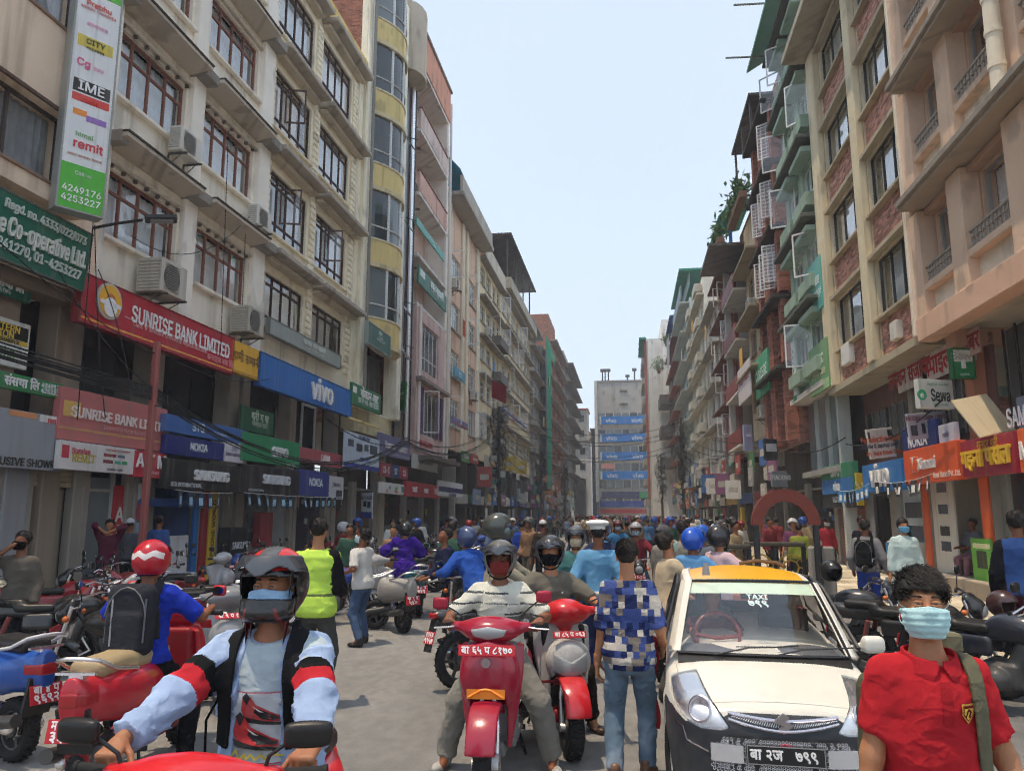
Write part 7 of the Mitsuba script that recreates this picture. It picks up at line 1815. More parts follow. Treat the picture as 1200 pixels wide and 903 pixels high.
 if tail:
  put('tail_lamp', S('tail', lambda P: np.maximum(f_body(P) - .004, np.maximum(np.abs(P[..., 2] - .655) - .045 + .1 * np.abs(P[..., 0]), .80 - P[..., 1])), (-.25, .75, .5), (.25, 1.0, .8)), 'gloss', k, '#a3141c', True, T)
  for sg in (-1, 1):
   lens('rear_indicator', (sg * .13, .855, .60), (.045, .05, .024), rotz(sg * .6), 'lens')
  PM('plate_holder', lambda: MB().box((-.10, .86, .33), (.10, .885, .60), R=rotx(-.25), o=(0, .87, .6)), 'black', k, T=T)
  number_plate(k, M4(np.stack([(-1.0, 0, 0), (0, 0, 1.0), (0, 1.0, 0)], 1) @ rotx(-.2), (0, .925, .49)), .23, .13, plate, plate2 or '३३३९', T=T)
  PM('rear_mudguard', lambda: MB().cbox((-.07, .80, .20), (.07, .83, .42), .01, R=rotx(-.35), o=(0, .8, .4)), 'plastic', k, '#8f2026' if main.startswith('#b') else '#1b1b1c', T=T)
 put('engine', S('engine', lambda P: smin(smin(rbox(P, (-.06, .42, .27), (.06, .26, .08), .03), cone(P, (-.03, .62, .22), (-.13, .62, .22), .075, .06), .03), cone(P, (.10, .35, .25), (.12, .72, .26), .03, .045), .02), (-.25, .05, .1), (.25, .95, .45)), 'steel', k, None, True, T)
 PM('exhaust', lambda: MB().tube([(.10, .2, .24), (.13, .45, .24), (.145, .5, .27), (.15, .85, .33)], np.array([.018, .02, .05, .045]), 10), 'plastic', k, '#3a3a3a', 50, T)
 PM('centre_stand', lambda: MB().tube([(-.16, .30, .02), (-.10, .26, .22)], .012, 6).tube([(.16, .30, .02), (.10, .26, .22)], .012, 6).box((-.16, .25, .2), (.16, .28, .23)), 'black', k, T=T)
 return k
def motorcycle(label, at, yaw, tank='#17181a', lean=.12, group='motorcycles parked along the street', plate='बा ४५ प २७', screen=False, seat='#161617', side=None, res=.018):
 k = thing('motorcycle', label, 'motorcycle', group)
 T = TT(M4(rotz(yaw) @ roty(lean), (at[0], at[1], 0)))
 PM = pmaker('moto')
 side = side or tank
 if 'mty' not in _shape:
  _shape['mty'] = 1
  _cache['mty'] = dish(tyre(.30, .095, .21, 32), 'rubber', smooth=50)
  _cache['mal'] = dish(alloy(.213, .07, 6, .06).add(wheel_profile([(.12, .05), (.12, .056), (.06, .056)], 20)), 'paint', smooth=40, col='#2b2b2d')
  sp = lambda fn, lo, hi: surf(fn, lo, hi, res)
  _cache['mtank'] = sp(lambda P: smin(ell(P, (0, -.14, .80), (.135, .27, .13)), rbox(P, (0, -.02, .74), (.09, .25, .07), .05), .06), (-.25, -.5, .55), (.25, .35, 1.0))
  _cache['mseat'] = sp(lambda P: smin(rbox(P, (0, .28, .775), (.13, .22, .05), .045), rbox(P, (0, .60, .84), (.105, .2, .045), .04), .06), (-.25, 0, .6), (.25, .95, 1.0))
  _cache['mtail'] = sp(lambda P: smin(rbox(P, (0, .60, .74), (.10, .32, .07), .05), ell(P, (0, .88, .78), (.075, .13, .06)), .05), (-.25, .15, .5), (.25, 1.1, 1.0))
  _cache['mlamp'] = sp(lambda P: smin(ell(P, (0, -.56, .88), (.115, .10, .115)), ell(P, (0, -.50, .98), (.10, .06, .07)), .05), (-.2, -.75, .7), (.2, -.35, 1.1))
  _cache['meng'] = sp(lambda P: smin(smin(rbox(P, (0, .02, .36), (.13, .17, .12), .04), cone(P, (0, -.08, .42), (0, -.18, .62), .085, .075), .03), cone(P, (-.17, .02, .34), (.17, .02, .34), .10, .10), .03) + .006 * np.sin(P[..., 2] * 160) * (P[..., 2] > .45), (-.3, -.4, .15), (.3, .35, .8))
  _cache['mside'] = sp(lambda P: np.maximum(rbox(P, (0, .22, .62), (.15, .17, .10), .05), -rbox(P, (0, .22, .62), (.10, .4, .2), .02)), (-.25, 0, .4), (.25, .5, .8))
  fm = lambda yc, r0, y0, s0: sp(lambda P: np.maximum(np.maximum(np.abs(np.sqrt(P[..., 0] ** 2 * .6 + (P[..., 1] - yc) ** 2 + (P[..., 2] - .30) ** 2) - r0) - .013, np.abs(P[..., 0]) - .07), s0(P)), (-.15, yc - .5, .2), (.15, yc + .5, .8))
  _cache['mff'] = fm(-.70, .345, 0, lambda P: .42 + .5 * (P[..., 1] + .70) - P[..., 2])
 for y, nm in ((-.70, 'front_wheel'), (.66, 'rear_wheel')):
  w = put(nm, _cache['mty'], parent=k, T=T @ T4().translate([0, y, .30]))
  put('rim', _cache['mal'], parent=w, T=T @ T4().translate([0, y, .30]))
 m = MB()
 for sg in (-1, 1):
  m.tube([(sg * .085, -.70, .30), (sg * .085, -.60, .60), (sg * .085, -.48, .98)], .021, 8)
 put('fork', m, 'steel', k, None, 50, T)
 g = lambda n, key, mat, col, sm=True: put(n, memo((key, mat, col), lambda: dish(_cache[key], mat, smooth=sm, col=col)), parent=k, T=T)
 g('fuel_tank', 'mtank', 'gloss', tank); g('seat', 'mseat', 'plastic', seat); g('tail_fairing', 'mtail', 'gloss', side); g('side_panel', 'mside', 'gloss', side)
 g('headlight_cowl', 'mlamp', 'gloss', tank); g('engine', 'meng', 'plastic', '#4a4a4a'); g('front_mudguard', 'mff', 'gloss', tank)
 put('headlight', memo('mhl', lambda: dish(surf(lambda P: ell(P, (0, -.595, .87), (.085, .075, .085)), (-.15, -.75, .7), (.15, -.45, 1.0), .01), 'lens', smooth=True)), parent=k, T=T)
 PM('frame', lambda: MB().tube([(0, -.46, .9), (0, -.25, .55), (0, -.15, .25), (0, .25, .25), (0, .35, .6), (0, -.35, .8)], .02, 6).tube([(.06, .3, .35), (.06, .66, .30)], .02, 6).tube([(-.06, .3, .35), (-.06, .66, .30)], .02, 6), 'black', k, T=T)
 PM('handlebar', lambda: MB().tube([(-.36, -.30, 1.0), (-.2, -.34, 1.05), (-.1, -.44, 1.03), (.1, -.44, 1.03), (.2, -.34, 1.05), (.36, -.30, 1.0)], .012, 6), 'chrome', k, None, 50, T)
 grips(k, T, 1.005, -.31, .36)
 for sg in (-1, 1):
  mirror(k, T, (sg * .2, -.34, 1.05), (sg * .30, -.33, 1.23), .06, .045, sg * .1)
  put('rear_shock', memo(('msh', sg), lambda: dish(MB().tube([(sg * .12, .62, .34), (sg * .12, .52, .68)], .03, 8), 'paint', col='#6d2a2a')), parent=k, T=T)
  put('turn_signal', memo(('mts', sg), lambda: dish(MB().add(trimesh.creation.icosphere(1, .032), None, M4(t=(sg * .17, -.50, .87))).add(trimesh.creation.icosphere(1, .03), None, M4(t=(sg * .15, .86, .72))), 'gloss', smooth=True, col='#c8641c')), parent=k, T=T)
 put('exhaust', memo('mex', lambda: dish(MB().tube([(.08, -.2, .45), (.12, -.30, .30), (.13, -.1, .2), (.15, .2, .22), (.16, .3, .25), (.18, .75, .34)], np.array([.018, .018, .018, .02, .05, .05]), 10), 'steel', smooth=50)), parent=k, T=T)
 put('tail_lamp', memo('mtl', lambda: dish(MB().cbox((-.06, .95, .75), (.06, 1.01, .81), .015), 'gloss', smooth=30, col='#a8161e')), parent=k, T=T)
 put('rear_mudguard', memo('mrm', lambda: dish(MB().cbox((-.075, .0, -.34), (.075, .015, 0), .006).moved(M4(rotx(.3), (0, .95, .74))), 'black')), parent=k, T=T)
 number_plate(k, M4(np.stack([(-1.0, 0, 0), (0, 0, 1.0), (0, 1.0, 0)], 1) @ rotx(-.3), (0, 1.03, .56)), .2, .13, plate, '९९५७', T=T)
 number_plate(k, M4(FRONTV, (0, -.68, .73)), .22, .07, plate, T=T)
 if screen:
  PM('windscreen', lambda: MB().raw([(-.11, -.56, 1.0), (.11, -.56, 1.0), (.09, -.44, 1.16), (-.09, -.44, 1.16)], [[0, 1, 2], [0, 2, 3]]), 'grey_glass', k, T=T)
 return k
# ------------------------------------------------------------------ the taxi (its nose towards -y, origin on the ground under the front bumper's middle)
import shapely
from shapely.geometry import Polygon as SP, LineString as LS
CAR_T = TT(M4(rotz(-math.radians(3.0)), (.825, 4.74, 0)) @ np.diag([.90, 1, 1, 1]))
def car_body(P):
 x, y, z = P[..., 0], P[..., 1], P[..., 2]
 ax = np.abs(x)
 yn = np.clip(y, 0, 3.5)
 w = np.interp(yn, [0, .03, .10, .22, .42, .75, 1.2, 2.4, 3.0, 3.3, 3.43], [.40, .50, .585, .655, .705, .728, .735, .735, .715, .66, .55]).astype(np.float32)
 top = np.interp(yn, [0, .02, .06, .14, .30, .60, .92, 1.05, 3.0, 3.3, 3.43], [.65, .70, .752, .785, .815, .852, .888, .90, .97, .96, .9]).astype(np.float32)
 top = top - .055 * (ax / .73) ** 2.2 - .03 * (ax / .73) ** 6
 crease = np.where(z > .62, .020 * np.clip((z - .62) / .3, 0, 1) ** 1.5, 0) + np.where(z < .45, .06 * np.clip((.45 - z) / .3, 0, 1) ** 2, 0)
 side = ax - (w - crease)
 flare = .022 * np.exp(-(((y - .72) ** 2 + (z - .30) ** 2) ** .5 - .34) ** 2 / .004) + .022 * np.exp(-(((y - 3.08 + .0) ** 2 + (z - .30) ** 2) ** .5 - .34) ** 2 / .004)
 side = side - flare
 nose = -(y - (.10 * np.clip((z - .64) / .25, 0, 1.5) ** 2 + .12 * np.clip((.32 - z) / .2, 0, 1) ** 2 + .20 * (ax / .72) ** 3.2 - .0))
 k = .07
 h = np.clip(.5 - .5 * ((z - top) - side) / k, 0, 1)
 d = (z - top) * (1 - h) + side * h + k * h * (1 - h)
 h = np.clip(.5 - .5 * (d - nose) / .05, 0, 1)
 d = d * (1 - h) + nose * h + .05 * h * (1 - h)
 d = np.maximum(d, np.maximum(.17 - z, y - 3.42))
 for yc in (.72, 3.08 - .0):
  d = np.maximum(d, -np.maximum(np.sqrt((y - yc) ** 2 + (z - .28) ** 2) - .315, .42 - ax))
 return d
def _solid(v, f):
 return manifold3d.Manifold(manifold3d.Mesh(np.asarray(v, np.float32), np.asarray(f, np.uint32)))
cv, cf = surf(car_body, (-.85, -.08, .1), (.85, 3.5, 1.08), .0135)
tm = trimesh.Trimesh(cv, cf, process=False)
trimesh.smoothing.filter_taubin(tm, iterations=6)
body = _solid(tm.vertices, tm.faces)
def prism_y(poly, y0, y1):                   # an outline in the front view (x, z) pushed along y
 if hasattr(poly, 'geoms'):
  return manifold3d.Manifold.batch_boolean([prism_y(g, y0, y1) for g in poly.geoms], manifold3d.OpType.Add)
 m = trimesh.creation.extrude_polygon(poly, y1 - y0, engine='earcut')
 v = np.array(m.vertices)
 return _solid(np.stack([v[:, 0], y1 - v[:, 2], v[:, 1]], 1), m.faces)
def prism_z(poly, z0, z1):
 m = trimesh.creation.extrude_polygon(poly, z1 - z0, engine='earcut')
 v = np.array(m.vertices)
 return _solid(v + [0, 0, z0], m.faces)
def fat(m, by):                              # the same skin, standing proud by so many metres
 a = m.to_mesh()
 t = trimesh.Trimesh(a.vert_properties[:, :3], a.tri_verts, process=True)
 return t.vertices + t.vertex_normals * by, t.faces
flip = lambda pts: [(-a, b) for a, b in pts]
head = [(-0.695, 0.895), (-0.675, 0.745), (-0.61, 0.665), (-0.5, 0.63), (-0.375, 0.635), (-0.325, 0.65), (-0.4, 0.74), (-0.5, 0.83), (-0.6, 0.875)]
bump_top = [(-0.9, 0.05), (0.9, 0.05), (0.9, 0.67), (0.68, 0.69), (0.6, 0.645), (0.42, 0.67), (0.3, 0.725), (-0.3, 0.725), (-0.42, 0.67), (-0.6, 0.645), (-0.68, 0.69), (-0.9, 0.67)]
HL = [SP(head), SP(flip(head))]
BUMP = SP(bump_top)
bump = body ^ prism_y(BUMP.difference(HL[0].buffer(.006)).difference(HL[1].buffer(.006)), -.3, .62)
wheel_cut = manifold3d.Manifold.cylinder(2, .39, .39, 40).rotate([0, 90, 0]).translate([-1, .72, .28])
bump = bump - wheel_cut
rest = body - prism_y(BUMP.buffer(.004), -.3, .60)
bonnet_plan = SP([(-.60, .12), (-.62, .5), (-.645, .93), (-.60, 1.0), (.60, 1.0), (.645, .93), (.62, .5), (.60, .12)])
bonnet = (rest ^ prism_z(bonnet_plan, .62, 1.05)) - prism_y(HL[0].buffer(.006).union(HL[1].buffer(.006)), -.3, .7)
shell = (rest - prism_z(bonnet_plan.buffer(.004), .66, 1.05)) - prism_y(HL[0].buffer(.006).union(HL[1].buffer(.006)), -.3, .7)
CAR = thing('taxi', 'white taxi hatchback with a yellow roof and dark grey front bumper facing the camera', 'taxi')
WHITE = '#d3d0c4'
put('body_shell', fat(shell, 0), 'gloss', CAR, WHITE, 28, CAR_T)
put('bonnet', fat(bonnet, .0015), 'gloss', CAR, WHITE, 28, CAR_T)
put('front_bumper', fat(bump, .004), 'plastic', CAR, '#2b3036', 28, CAR_T)
for i, p in enumerate(HL):
 hl = body ^ prism_y(p.buffer(-.002), -.3, .65)
 k = put('headlight', fat(hl, .002), 'glass', CAR, None, 28, CAR_T)
 put('reflector', fat((body ^ prism_y(p.buffer(-.004), -.3, .65)).translate([0, .035, -.004]), 0), 'steel', k, None, 28, CAR_T)
 sg = -1 if i == 0 else 1
 q = vec(sg * .50, .125, .72)
 n = unit(vec(sg * .42, -1, .35))
 R = frame_from(n)
 put('lamp_bowl', MB().add((lambda a: (a[0] @ np.stack([R[:, 2], R[:, 0], R[:, 1]], 1).T + q, a[1]))(wheel_profile([(.076, .0), (.078, .014), (.069, .018), (.066, .006), (.05, -.006), (.02, -.014), (.001, -.016)], 30))), 'chrome', k, None, 40, CAR_T)
def row(y, z, hw, n=13, bow=.05, drop=.0):
 t = np.linspace(-1, 1, n)
 return np.stack([t * hw, y + bow * t ** 2, z - drop * t ** 2], 1)
def sheet(rows, thick=0.0):
 V = np.array(rows)
 r, c = V.shape[:2]
 f = []
 for i in range(r - 1):
  for j in range(c - 1):
   a = i * c + j
   f += [[a, a + 1, a + c + 1], [a, a + c + 1, a + c]]
 V = V.reshape(-1, 3)
 if not thick:
  return V, np.array(f)
 t = trimesh.Trimesh(V, f, process=False)
 W = V - t.vertex_normals * thick
 n = len(V)
 f2 = [[a + n, c + n, b + n] for a, b, c in f]
 rim = [j for j in range(c)] + [i * c + c - 1 for i in range(1, r)] + [(r - 1) * c + j for j in range(c - 2, -1, -1)] + [i * c for i in range(r - 2, 0, -1)]
 f3 = []
 for a, b in zip(rim, rim[1:] + rim[:1]):
  f3 += [[a, a + n, b + n], [a, b + n, b]]
 return np.vstack([V, W]), np.array(f + f2 + f3)
u = np.linspace(0, 1, 9)
ws = [row(.865 + .70 * a + .05 * a * (1 - a), .905 + .435 * a + .06 * a * (1 - a), .63 - .125 * a, bow=.11 - .05 * a, drop=.012) for a in u]
put('windscreen', sheet([r for r in ws]), 'glass', CAR, None, True, CAR_T)
seal = MB()
edge = [*(ws[0]), *[r[-1] for r in ws[1:]], *(ws[-1][::-1][1:]), *[r[0] for r in ws[::-1][1:-1]]]
edge = np.array(edge + edge[:1])
put('windscreen_seal', MB().tube(edge + [0, -.004, .004], .012, 6), 'black', CAR, None, 50, CAR_T)
cwl = sheet([np.array([p + [0, -.085, -.045] for p in ws[0]]), np.array([p + [0, -.03, -.018] for p in ws[0]]), np.array([p + [0, .004, -.004] for p in ws[0]])], .012)
put('wiper_cowl', cwl, 'plastic', CAR, '#1c1d1f', 40, CAR_T)
vis = [row(.865 + .70 * a + .05 * a * (1 - a), .905 + .435 * a + .06 * a * (1 - a), .63 - .125 * a, bow=.11 - .05 * a, drop=.012) for a in np.linspace(.8, .985, 4)]
for a, b, xx in ((-.36, .0, .03), (.05, .38, .0)):
 tip = vec((a + b) / 2 + .25, .92, .935)
 base = vec(a, .86, .905)
 put('wiper', MB().tube([base, base * .4 + tip * .6 + vec(0, .0, .03), tip + vec(0, .0, .022)], .006, 5).tube([tip + vec(-.26, .035, .012), tip + vec(0, .01, .02), tip + vec(.2, .05, .028)], .005, 5), 'black', CAR, T=CAR_T)
sun_strip = [r * [.985, 1, 1] + [0, .004, -.004] for r in vis]
put('sun_strip', sheet(sun_strip), 'paint', CAR, '#b7c9b4', True, CAR_T)
m = MB()
text_at(m, 'TAXI', .05, 0, 0, 0, True, 'c', None, .002); text_at(m, '७९९', .06, 0, -.075, 0, True, 'c', None, .002)
put('lettering', m.moved(M4(FRONTV @ rotx(-.95), (.03, 1.375, 1.225))), 'paint', CAR, '#c3d8d3', T=CAR_T)
roofr = [row(1.585 + 1.6 * a, 1.342 + .06 * math.sin(min(a * 1.4 + .05, 1) * math.pi * .55) - .04 * a ** 3, .51 + .03 * math.sin(a * math.pi) - .02 * a, bow=.05 * (1 - a), drop=.045) for a in np.linspace(0, 1, 11)]
put('roof', sheet([r * [.93, 1, 1] for r in roofr], .03), 'gloss', CAR, '#d9a00c', 30, CAR_T)
for sg in (-1, 1):
 R_ = [np.array([r[0 if sg < 0 else -1] * [.93, 1, 1] + [sg * .004, 0, .002], r[0 if sg < 0 else -1] + [sg * .02, 0, -.012], r[0 if sg < 0 else -1] + [sg * .035, .0, -.06]]) for r in roofr]
 put('roof_rail', sheet(R_, .014 * (1 if sg < 0 else 1)), 'gloss', CAR, WHITE, 35, CAR_T)
 A = [np.array([r[0 if sg < 0 else -1] + [sg * o, dy, dz] for o, dy, dz in ((-.02, -.003, .006), (.025, .0, .006), (.06, .05, -.004), (.065, .10, -.012))]) for r in ws]
 put('pillar', sheet(A, .012), 'gloss', CAR, WHITE, 35, CAR_T)
 sidep = lambda yy, zz: vec(sg * (.735 - .155 * max(zz - .92, 0) / .45 - .0), yy, zz)
 glassy = [[sidep(1.14, .93), sidep(1.74, 1.29), sidep(2.15, 1.325), sidep(2.15, .94)], [sidep(2.24, .95), sidep(2.24, 1.325), sidep(2.95, 1.29), sidep(3.1, 1.0)]]
 for g in glassy:
  put('side_window', MB().raw(g, [[0, 1, 2], [0, 2, 3]]), 'dark_glass', CAR, T=CAR_T)
  put('window_trim', MB().tube([p + vec(sg * .004, 0, 0) for p in g + g[:1]], .016, 5), 'black', CAR, T=CAR_T)
 put('door_pillar', MB().raw([sidep(2.14, .94), sidep(2.25, .94), sidep(2.25, 1.34), sidep(2.14, 1.34)], [[0, 1, 2], [0, 2, 3]]), 'black', CAR, T=CAR_T)
 put('rear_quarter', MB().raw([sidep(3.08, .97), sidep(3.4, .95), sidep(3.2, 1.32), sidep(2.95, 1.3)], [[0, 1, 2], [0, 2, 3]]), 'gloss', CAR, WHITE, T=CAR_T)
 put('door_handle', MB().cbox((sg * .738, 2.0, .82), (sg * .755, 2.16, .85), .008), 'gloss', CAR, WHITE, T=CAR_T)
 hd = vec(sg * .86, 1.22, .95)
 mm = put('side_mirror', surf(lambda P: smin(rbox(P, hd, (.085, .05, .058), .04, rotz(sg * .15)), cone(P, vec(sg * .72, 1.24, .92), hd, .025, .03), .02), hd - .2, hd + .2, .01), 'gloss', CAR, WHITE if sg > 0 else '#b9b8b2', True, CAR_T)
 for yc, nm in ((.72, 'front_wheel'), (3.08, 'rear_wheel')):
  M = CAR_T @ T4().translate([sg * .645, yc, .272]) @ (T4().rotate([0, 0, 1], 8 if yc < 1 else 0))
  w = put(nm, memo('cty', lambda: dish(tyre(.272, .155, .165, 40), 'rubber', smooth=50)), parent=CAR, T=M)
  put('rim', memo('cal', lambda: dish(alloy(.168, .13, 8, .06), 'paint', smooth=40, col='#8b8d90')), parent=w, T=M)
put('rear_window', MB().raw([(-.5, 3.18, 1.31), (.5, 3.18, 1.31), (.56, 3.38, 1.0), (-.56, 3.38, 1.0)], [[0, 1, 2], [0, 2, 3]]), 'glass', CAR, T=CAR_T)
put('dashboard', surf(lambda P: smin(rbox(P, (0, 1.22, .83), (.60, .20, .07), .05), ell(P, (.36, 1.22, .88), (.2, .14, .05)), .04), (-.75, 1.0, .7), (.75, 1.6, 1.05), .02), 'plastic', CAR, '#55585c', True, CAR_T)
put('steering_wheel', MB().tube([vec(-.30, 1.44, .95) + rotx(-.55) @ vec(.18 * math.cos(a), 0, .18 * math.sin(a)) for a in np.linspace(0, 2 * math.pi, 25)], .014, 6).tube([vec(-.48, 1.44, .95), vec(-.3, 1.42, .93), vec(-.12, 1.44, .95)], .016, 6), 'plastic', CAR, '#6d2424', T=CAR_T)
for xx in (-.33, .33):
 put('seat', surf(lambda P: smin(smin(rbox(P, (xx, 2.15, .78), (.22, .07, .30), .06), rbox(P, (xx, 2.17, 1.14), (.12, .05, .09), .04), .03), rbox(P, (xx, 1.95, .52), (.22, .25, .07), .05), .05), (xx - .3, 1.6, .4), (xx + .3, 2.35, 1.4), .02), 'cloth', CAR, '#3a3d42', True, CAR_T)
put('rear_bench', MB().cbox((-.55, 2.85, .5), (.55, 3.0, 1.05), .05), 'cloth', CAR, '#3f4247', T=CAR_T)
put('floor_pan', MB().box((-.66, .95, .3), (.66, 3.3, .34)), 'black', CAR, T=CAR_T)
put('headliner', sheet([r * [.86, 1, 1] - [0, 0, .05] for r in roofr]), 'paint', CAR, '#8d8c86', T=CAR_T)
put('rear_view_mirror', MB().cbox((-.09, 1.50, 1.21), (.09, 1.53, 1.27), .012), 'black', CAR, T=CAR_T)
def on_front(pts, z_to_y=None, off=.006):
 out = []
 for xx, zz in pts:
  col = np.array([[xx, yy, zz] for yy in np.linspace(-.06, .6, 140)], np.float32)
  d = car_body(col)
  i = int(np.argmax(d < 0))
  out.append(vec(xx, col[i][1] - off, zz))
 return np.array(out)
up = np.linspace(-.33, .33, 23)
zu = lambda t: .687 + .028 * np.abs(t / .33) ** 1.6
m = MB().tube(on_front([(t, zu(t) + .012) for t in up], off=.010), .011, 6)
put('chrome_strip', m, 'chrome', CAR, None, 50, CAR_T)
put('chrome_strip', MB().tube(on_front([(t, .647 + .05 * np.abs(t / .33) ** 1.6) for t in up], off=.010), .009, 6), 'chrome', CAR, None, 50, CAR_T)
sl = MB()
for a, b in zip(up, up[1:]):
 q = on_front([(a, .658 + .05 * abs(a / .33) ** 1.6), (b, .658 + .05 * abs(b / .33) ** 1.6), (b, zu(b)), (a, zu(a))], off=.006)
 sl.raw(q, [[0, 1, 2], [0, 2, 3]])
put('upper_grille', sl, 'black', CAR, T=CAR_T)
ms = MB()
for i in range(46):
 a = -.31 + i * .0138
 ms.tube(on_front([(a, .663 + .05 * abs(a / .33) ** 1.6), (a + .012, zu(a))], off=.009), .0022, 4)
put('grille_mesh', ms, 'steel', CAR, kind='stuff', T=CAR_T)
gx = np.linspace(-.44, .44, 23)
bk = MB()
zt = lambda t: .615 - .06 * max(abs(t) - .34, 0) / .1
zb_ = lambda t: .29 + .13 * max(abs(t) - .28, 0) / .16
for a, b in zip(gx, gx[1:]):
 zz = np.linspace(0, 1, 7)
 for c, d in zip(zz, zz[1:]):
  q = on_front([(a, zb_(a) + (zt(a) - zb_(a)) * c), (b, zb_(b) + (zt(b) - zb_(b)) * c), (b, zb_(b) + (zt(b) - zb_(b)) * d), (a, zb_(a) + (zt(a) - zb_(a)) * d)], off=.007)
  bk.raw(q, [[0, 1, 2], [0, 2, 3]])
put('lower_grille', bk, 'black', CAR, T=CAR_T)
ms = MB()
r = 0
for zz in np.arange(.295, .615, .0165):
 r += 1
 lim = .44 if zz > .42 else .44 - (.42 - zz) * 1.2
 for xx in np.arange(-lim + (.011 if r % 2 else 0), lim, .022):
  if zz < zt(xx) - .008 and zz > zb_(xx) + .006:
   q = on_front([(xx, zz)], off=.011)[0]
   ms.add(wheel_profile([(.0095, -.002), (.0105, .002), (.0065, .003), (.0055, -.002)], 6)[0:2], None, M4(rotz(math.pi / 2), q))
put('grille_mesh', ms, 'steel', CAR, None, False, CAR_T, kind='stuff')
for sg in (-1, 1):
 bar = []
 for t in np.linspace(.25, .445, 6):
  bar.append(on_front([(sg * t, .47), (sg * t, .495), (sg * t, .54), (sg * t, .565)], off=.016 - .004 * abs(t - .3)))
 put('chrome_wing', sheet(bar, .006 * sg), 'steel', CAR, None, 40, CAR_T)
 put('bumper_line', MB().tube(on_front([(sg * t, .57 - .30 * (.66 - t) * 1.0 + .06 * (t > .6)) for t in np.linspace(.46, .655, 10)], off=.007), .006, 5), 'chrome', CAR, None, 50, CAR_T)
g = SP([(-.055, .008), (.0, .052), (.03, .03), (.012, .016), (0, .026), (-.014, .014), (.055, -.008), (.0, -.052), (-.03, -.03), (-.012, -.016), (0, -.026), (.014, -.014)]).buffer(.004)
e = trimesh.creation.extrude_polygon(g if g.geom_type == 'Polygon' else max(g.geoms, key=lambda a: a.area), .012, engine='earcut')
c = on_front([(0, .69)], off=.012)[0]
put('emblem', MB().add(e, None, M4(FRONTV, c)), 'chrome', CAR, T=CAR_T)
c = on_front([(0, .525)], off=.03)[0]
PM = M4(FRONTV @ rotx(-.06), c)
pl = put('number_plate', MB().cbox((-.235, -.052, -.012), (.235, .052, 0), .006).moved(PM), 'paint', CAR, '#151618', T=CAR_T)
m = MB()
text_at(m, 'बा.२ज', .050, -.115, -.022, .0, True, 'c', .20, .003); text_at(m, '७९९', .050, .12, -.022, 0, True, 'c', .19, .003)
put('lettering', m.moved(PM), 'paint', pl, '#e4e4e0', T=CAR_T)
m = MB()
for a, b in (((-.23, .045), (.23, .049)), ((-.23, -.049), (.23, -.045)), ((-.23, -.045), (-.226, .045)), ((.226, -.045), (.23, .045))):
 m.box((*a, 0), (*b, .002))
put('border', m.moved(PM), 'paint', pl, '#8f9092', T=CAR_T)
tcl = MB()
t = np.linspace(0, 1, 14)
rows = [np.array([vec(-.80 + .05 * math.sin(9 * a + b) * .4 - .10 * b, 1.16 + .03 * b, .93 - .60 * a) for b in (0, .35, .7, 1.0)]) for a in t]
tc = thing('prayer_cloth', 'red printed prayer cloth hanging from the mirror of the taxi', 'cloth')
put('cloth', sheet(rows, .004), 'cloth', tc, '#8c1a1c', True, CAR_T)
put('knot', MB().add(trimesh.creation.icosphere(2, .04), None, M4(t=(-.82, 1.16, .93))), 'cloth', tc, '#7d1618', True, CAR_T)
put('red_thread', MB().tube(on_front([(-.03, .575), (0, .585), (.045, .572)], off=.02), .004, 4), 'cloth', CAR, '#b3203a', T=CAR_T)
for xx in (-.25, .1):
 put('washer_jet', MB().add(trimesh.creation.icosphere(1, .008), None, M4(t=(xx, .82, .918))), 'black', CAR, T=CAR_T)
rl = thing('roof_lamp_stub', 'small grey cone standing on the front corner of the yellow taxi roof', 'roof lamp')
put('cone', MB().cyl((-.36, 1.72, 1.37), (-.36, 1.72, 1.46), .035, .022, 12), 'plastic', rl, '#8f9090', 40, CAR_T)
rr = thing('roof_rack_bar', 'low wooden rack strip on the rear edge of the yellow taxi roof', 'roof rack')
put('bar', MB().tube([(.02, 2.75, 1.40), (.18, 2.72, 1.43), (.38, 2.7, 1.415), (.44, 2.6, 1.385)], .018, 6), 'wood', rr, '#6b5138', T=CAR_T)
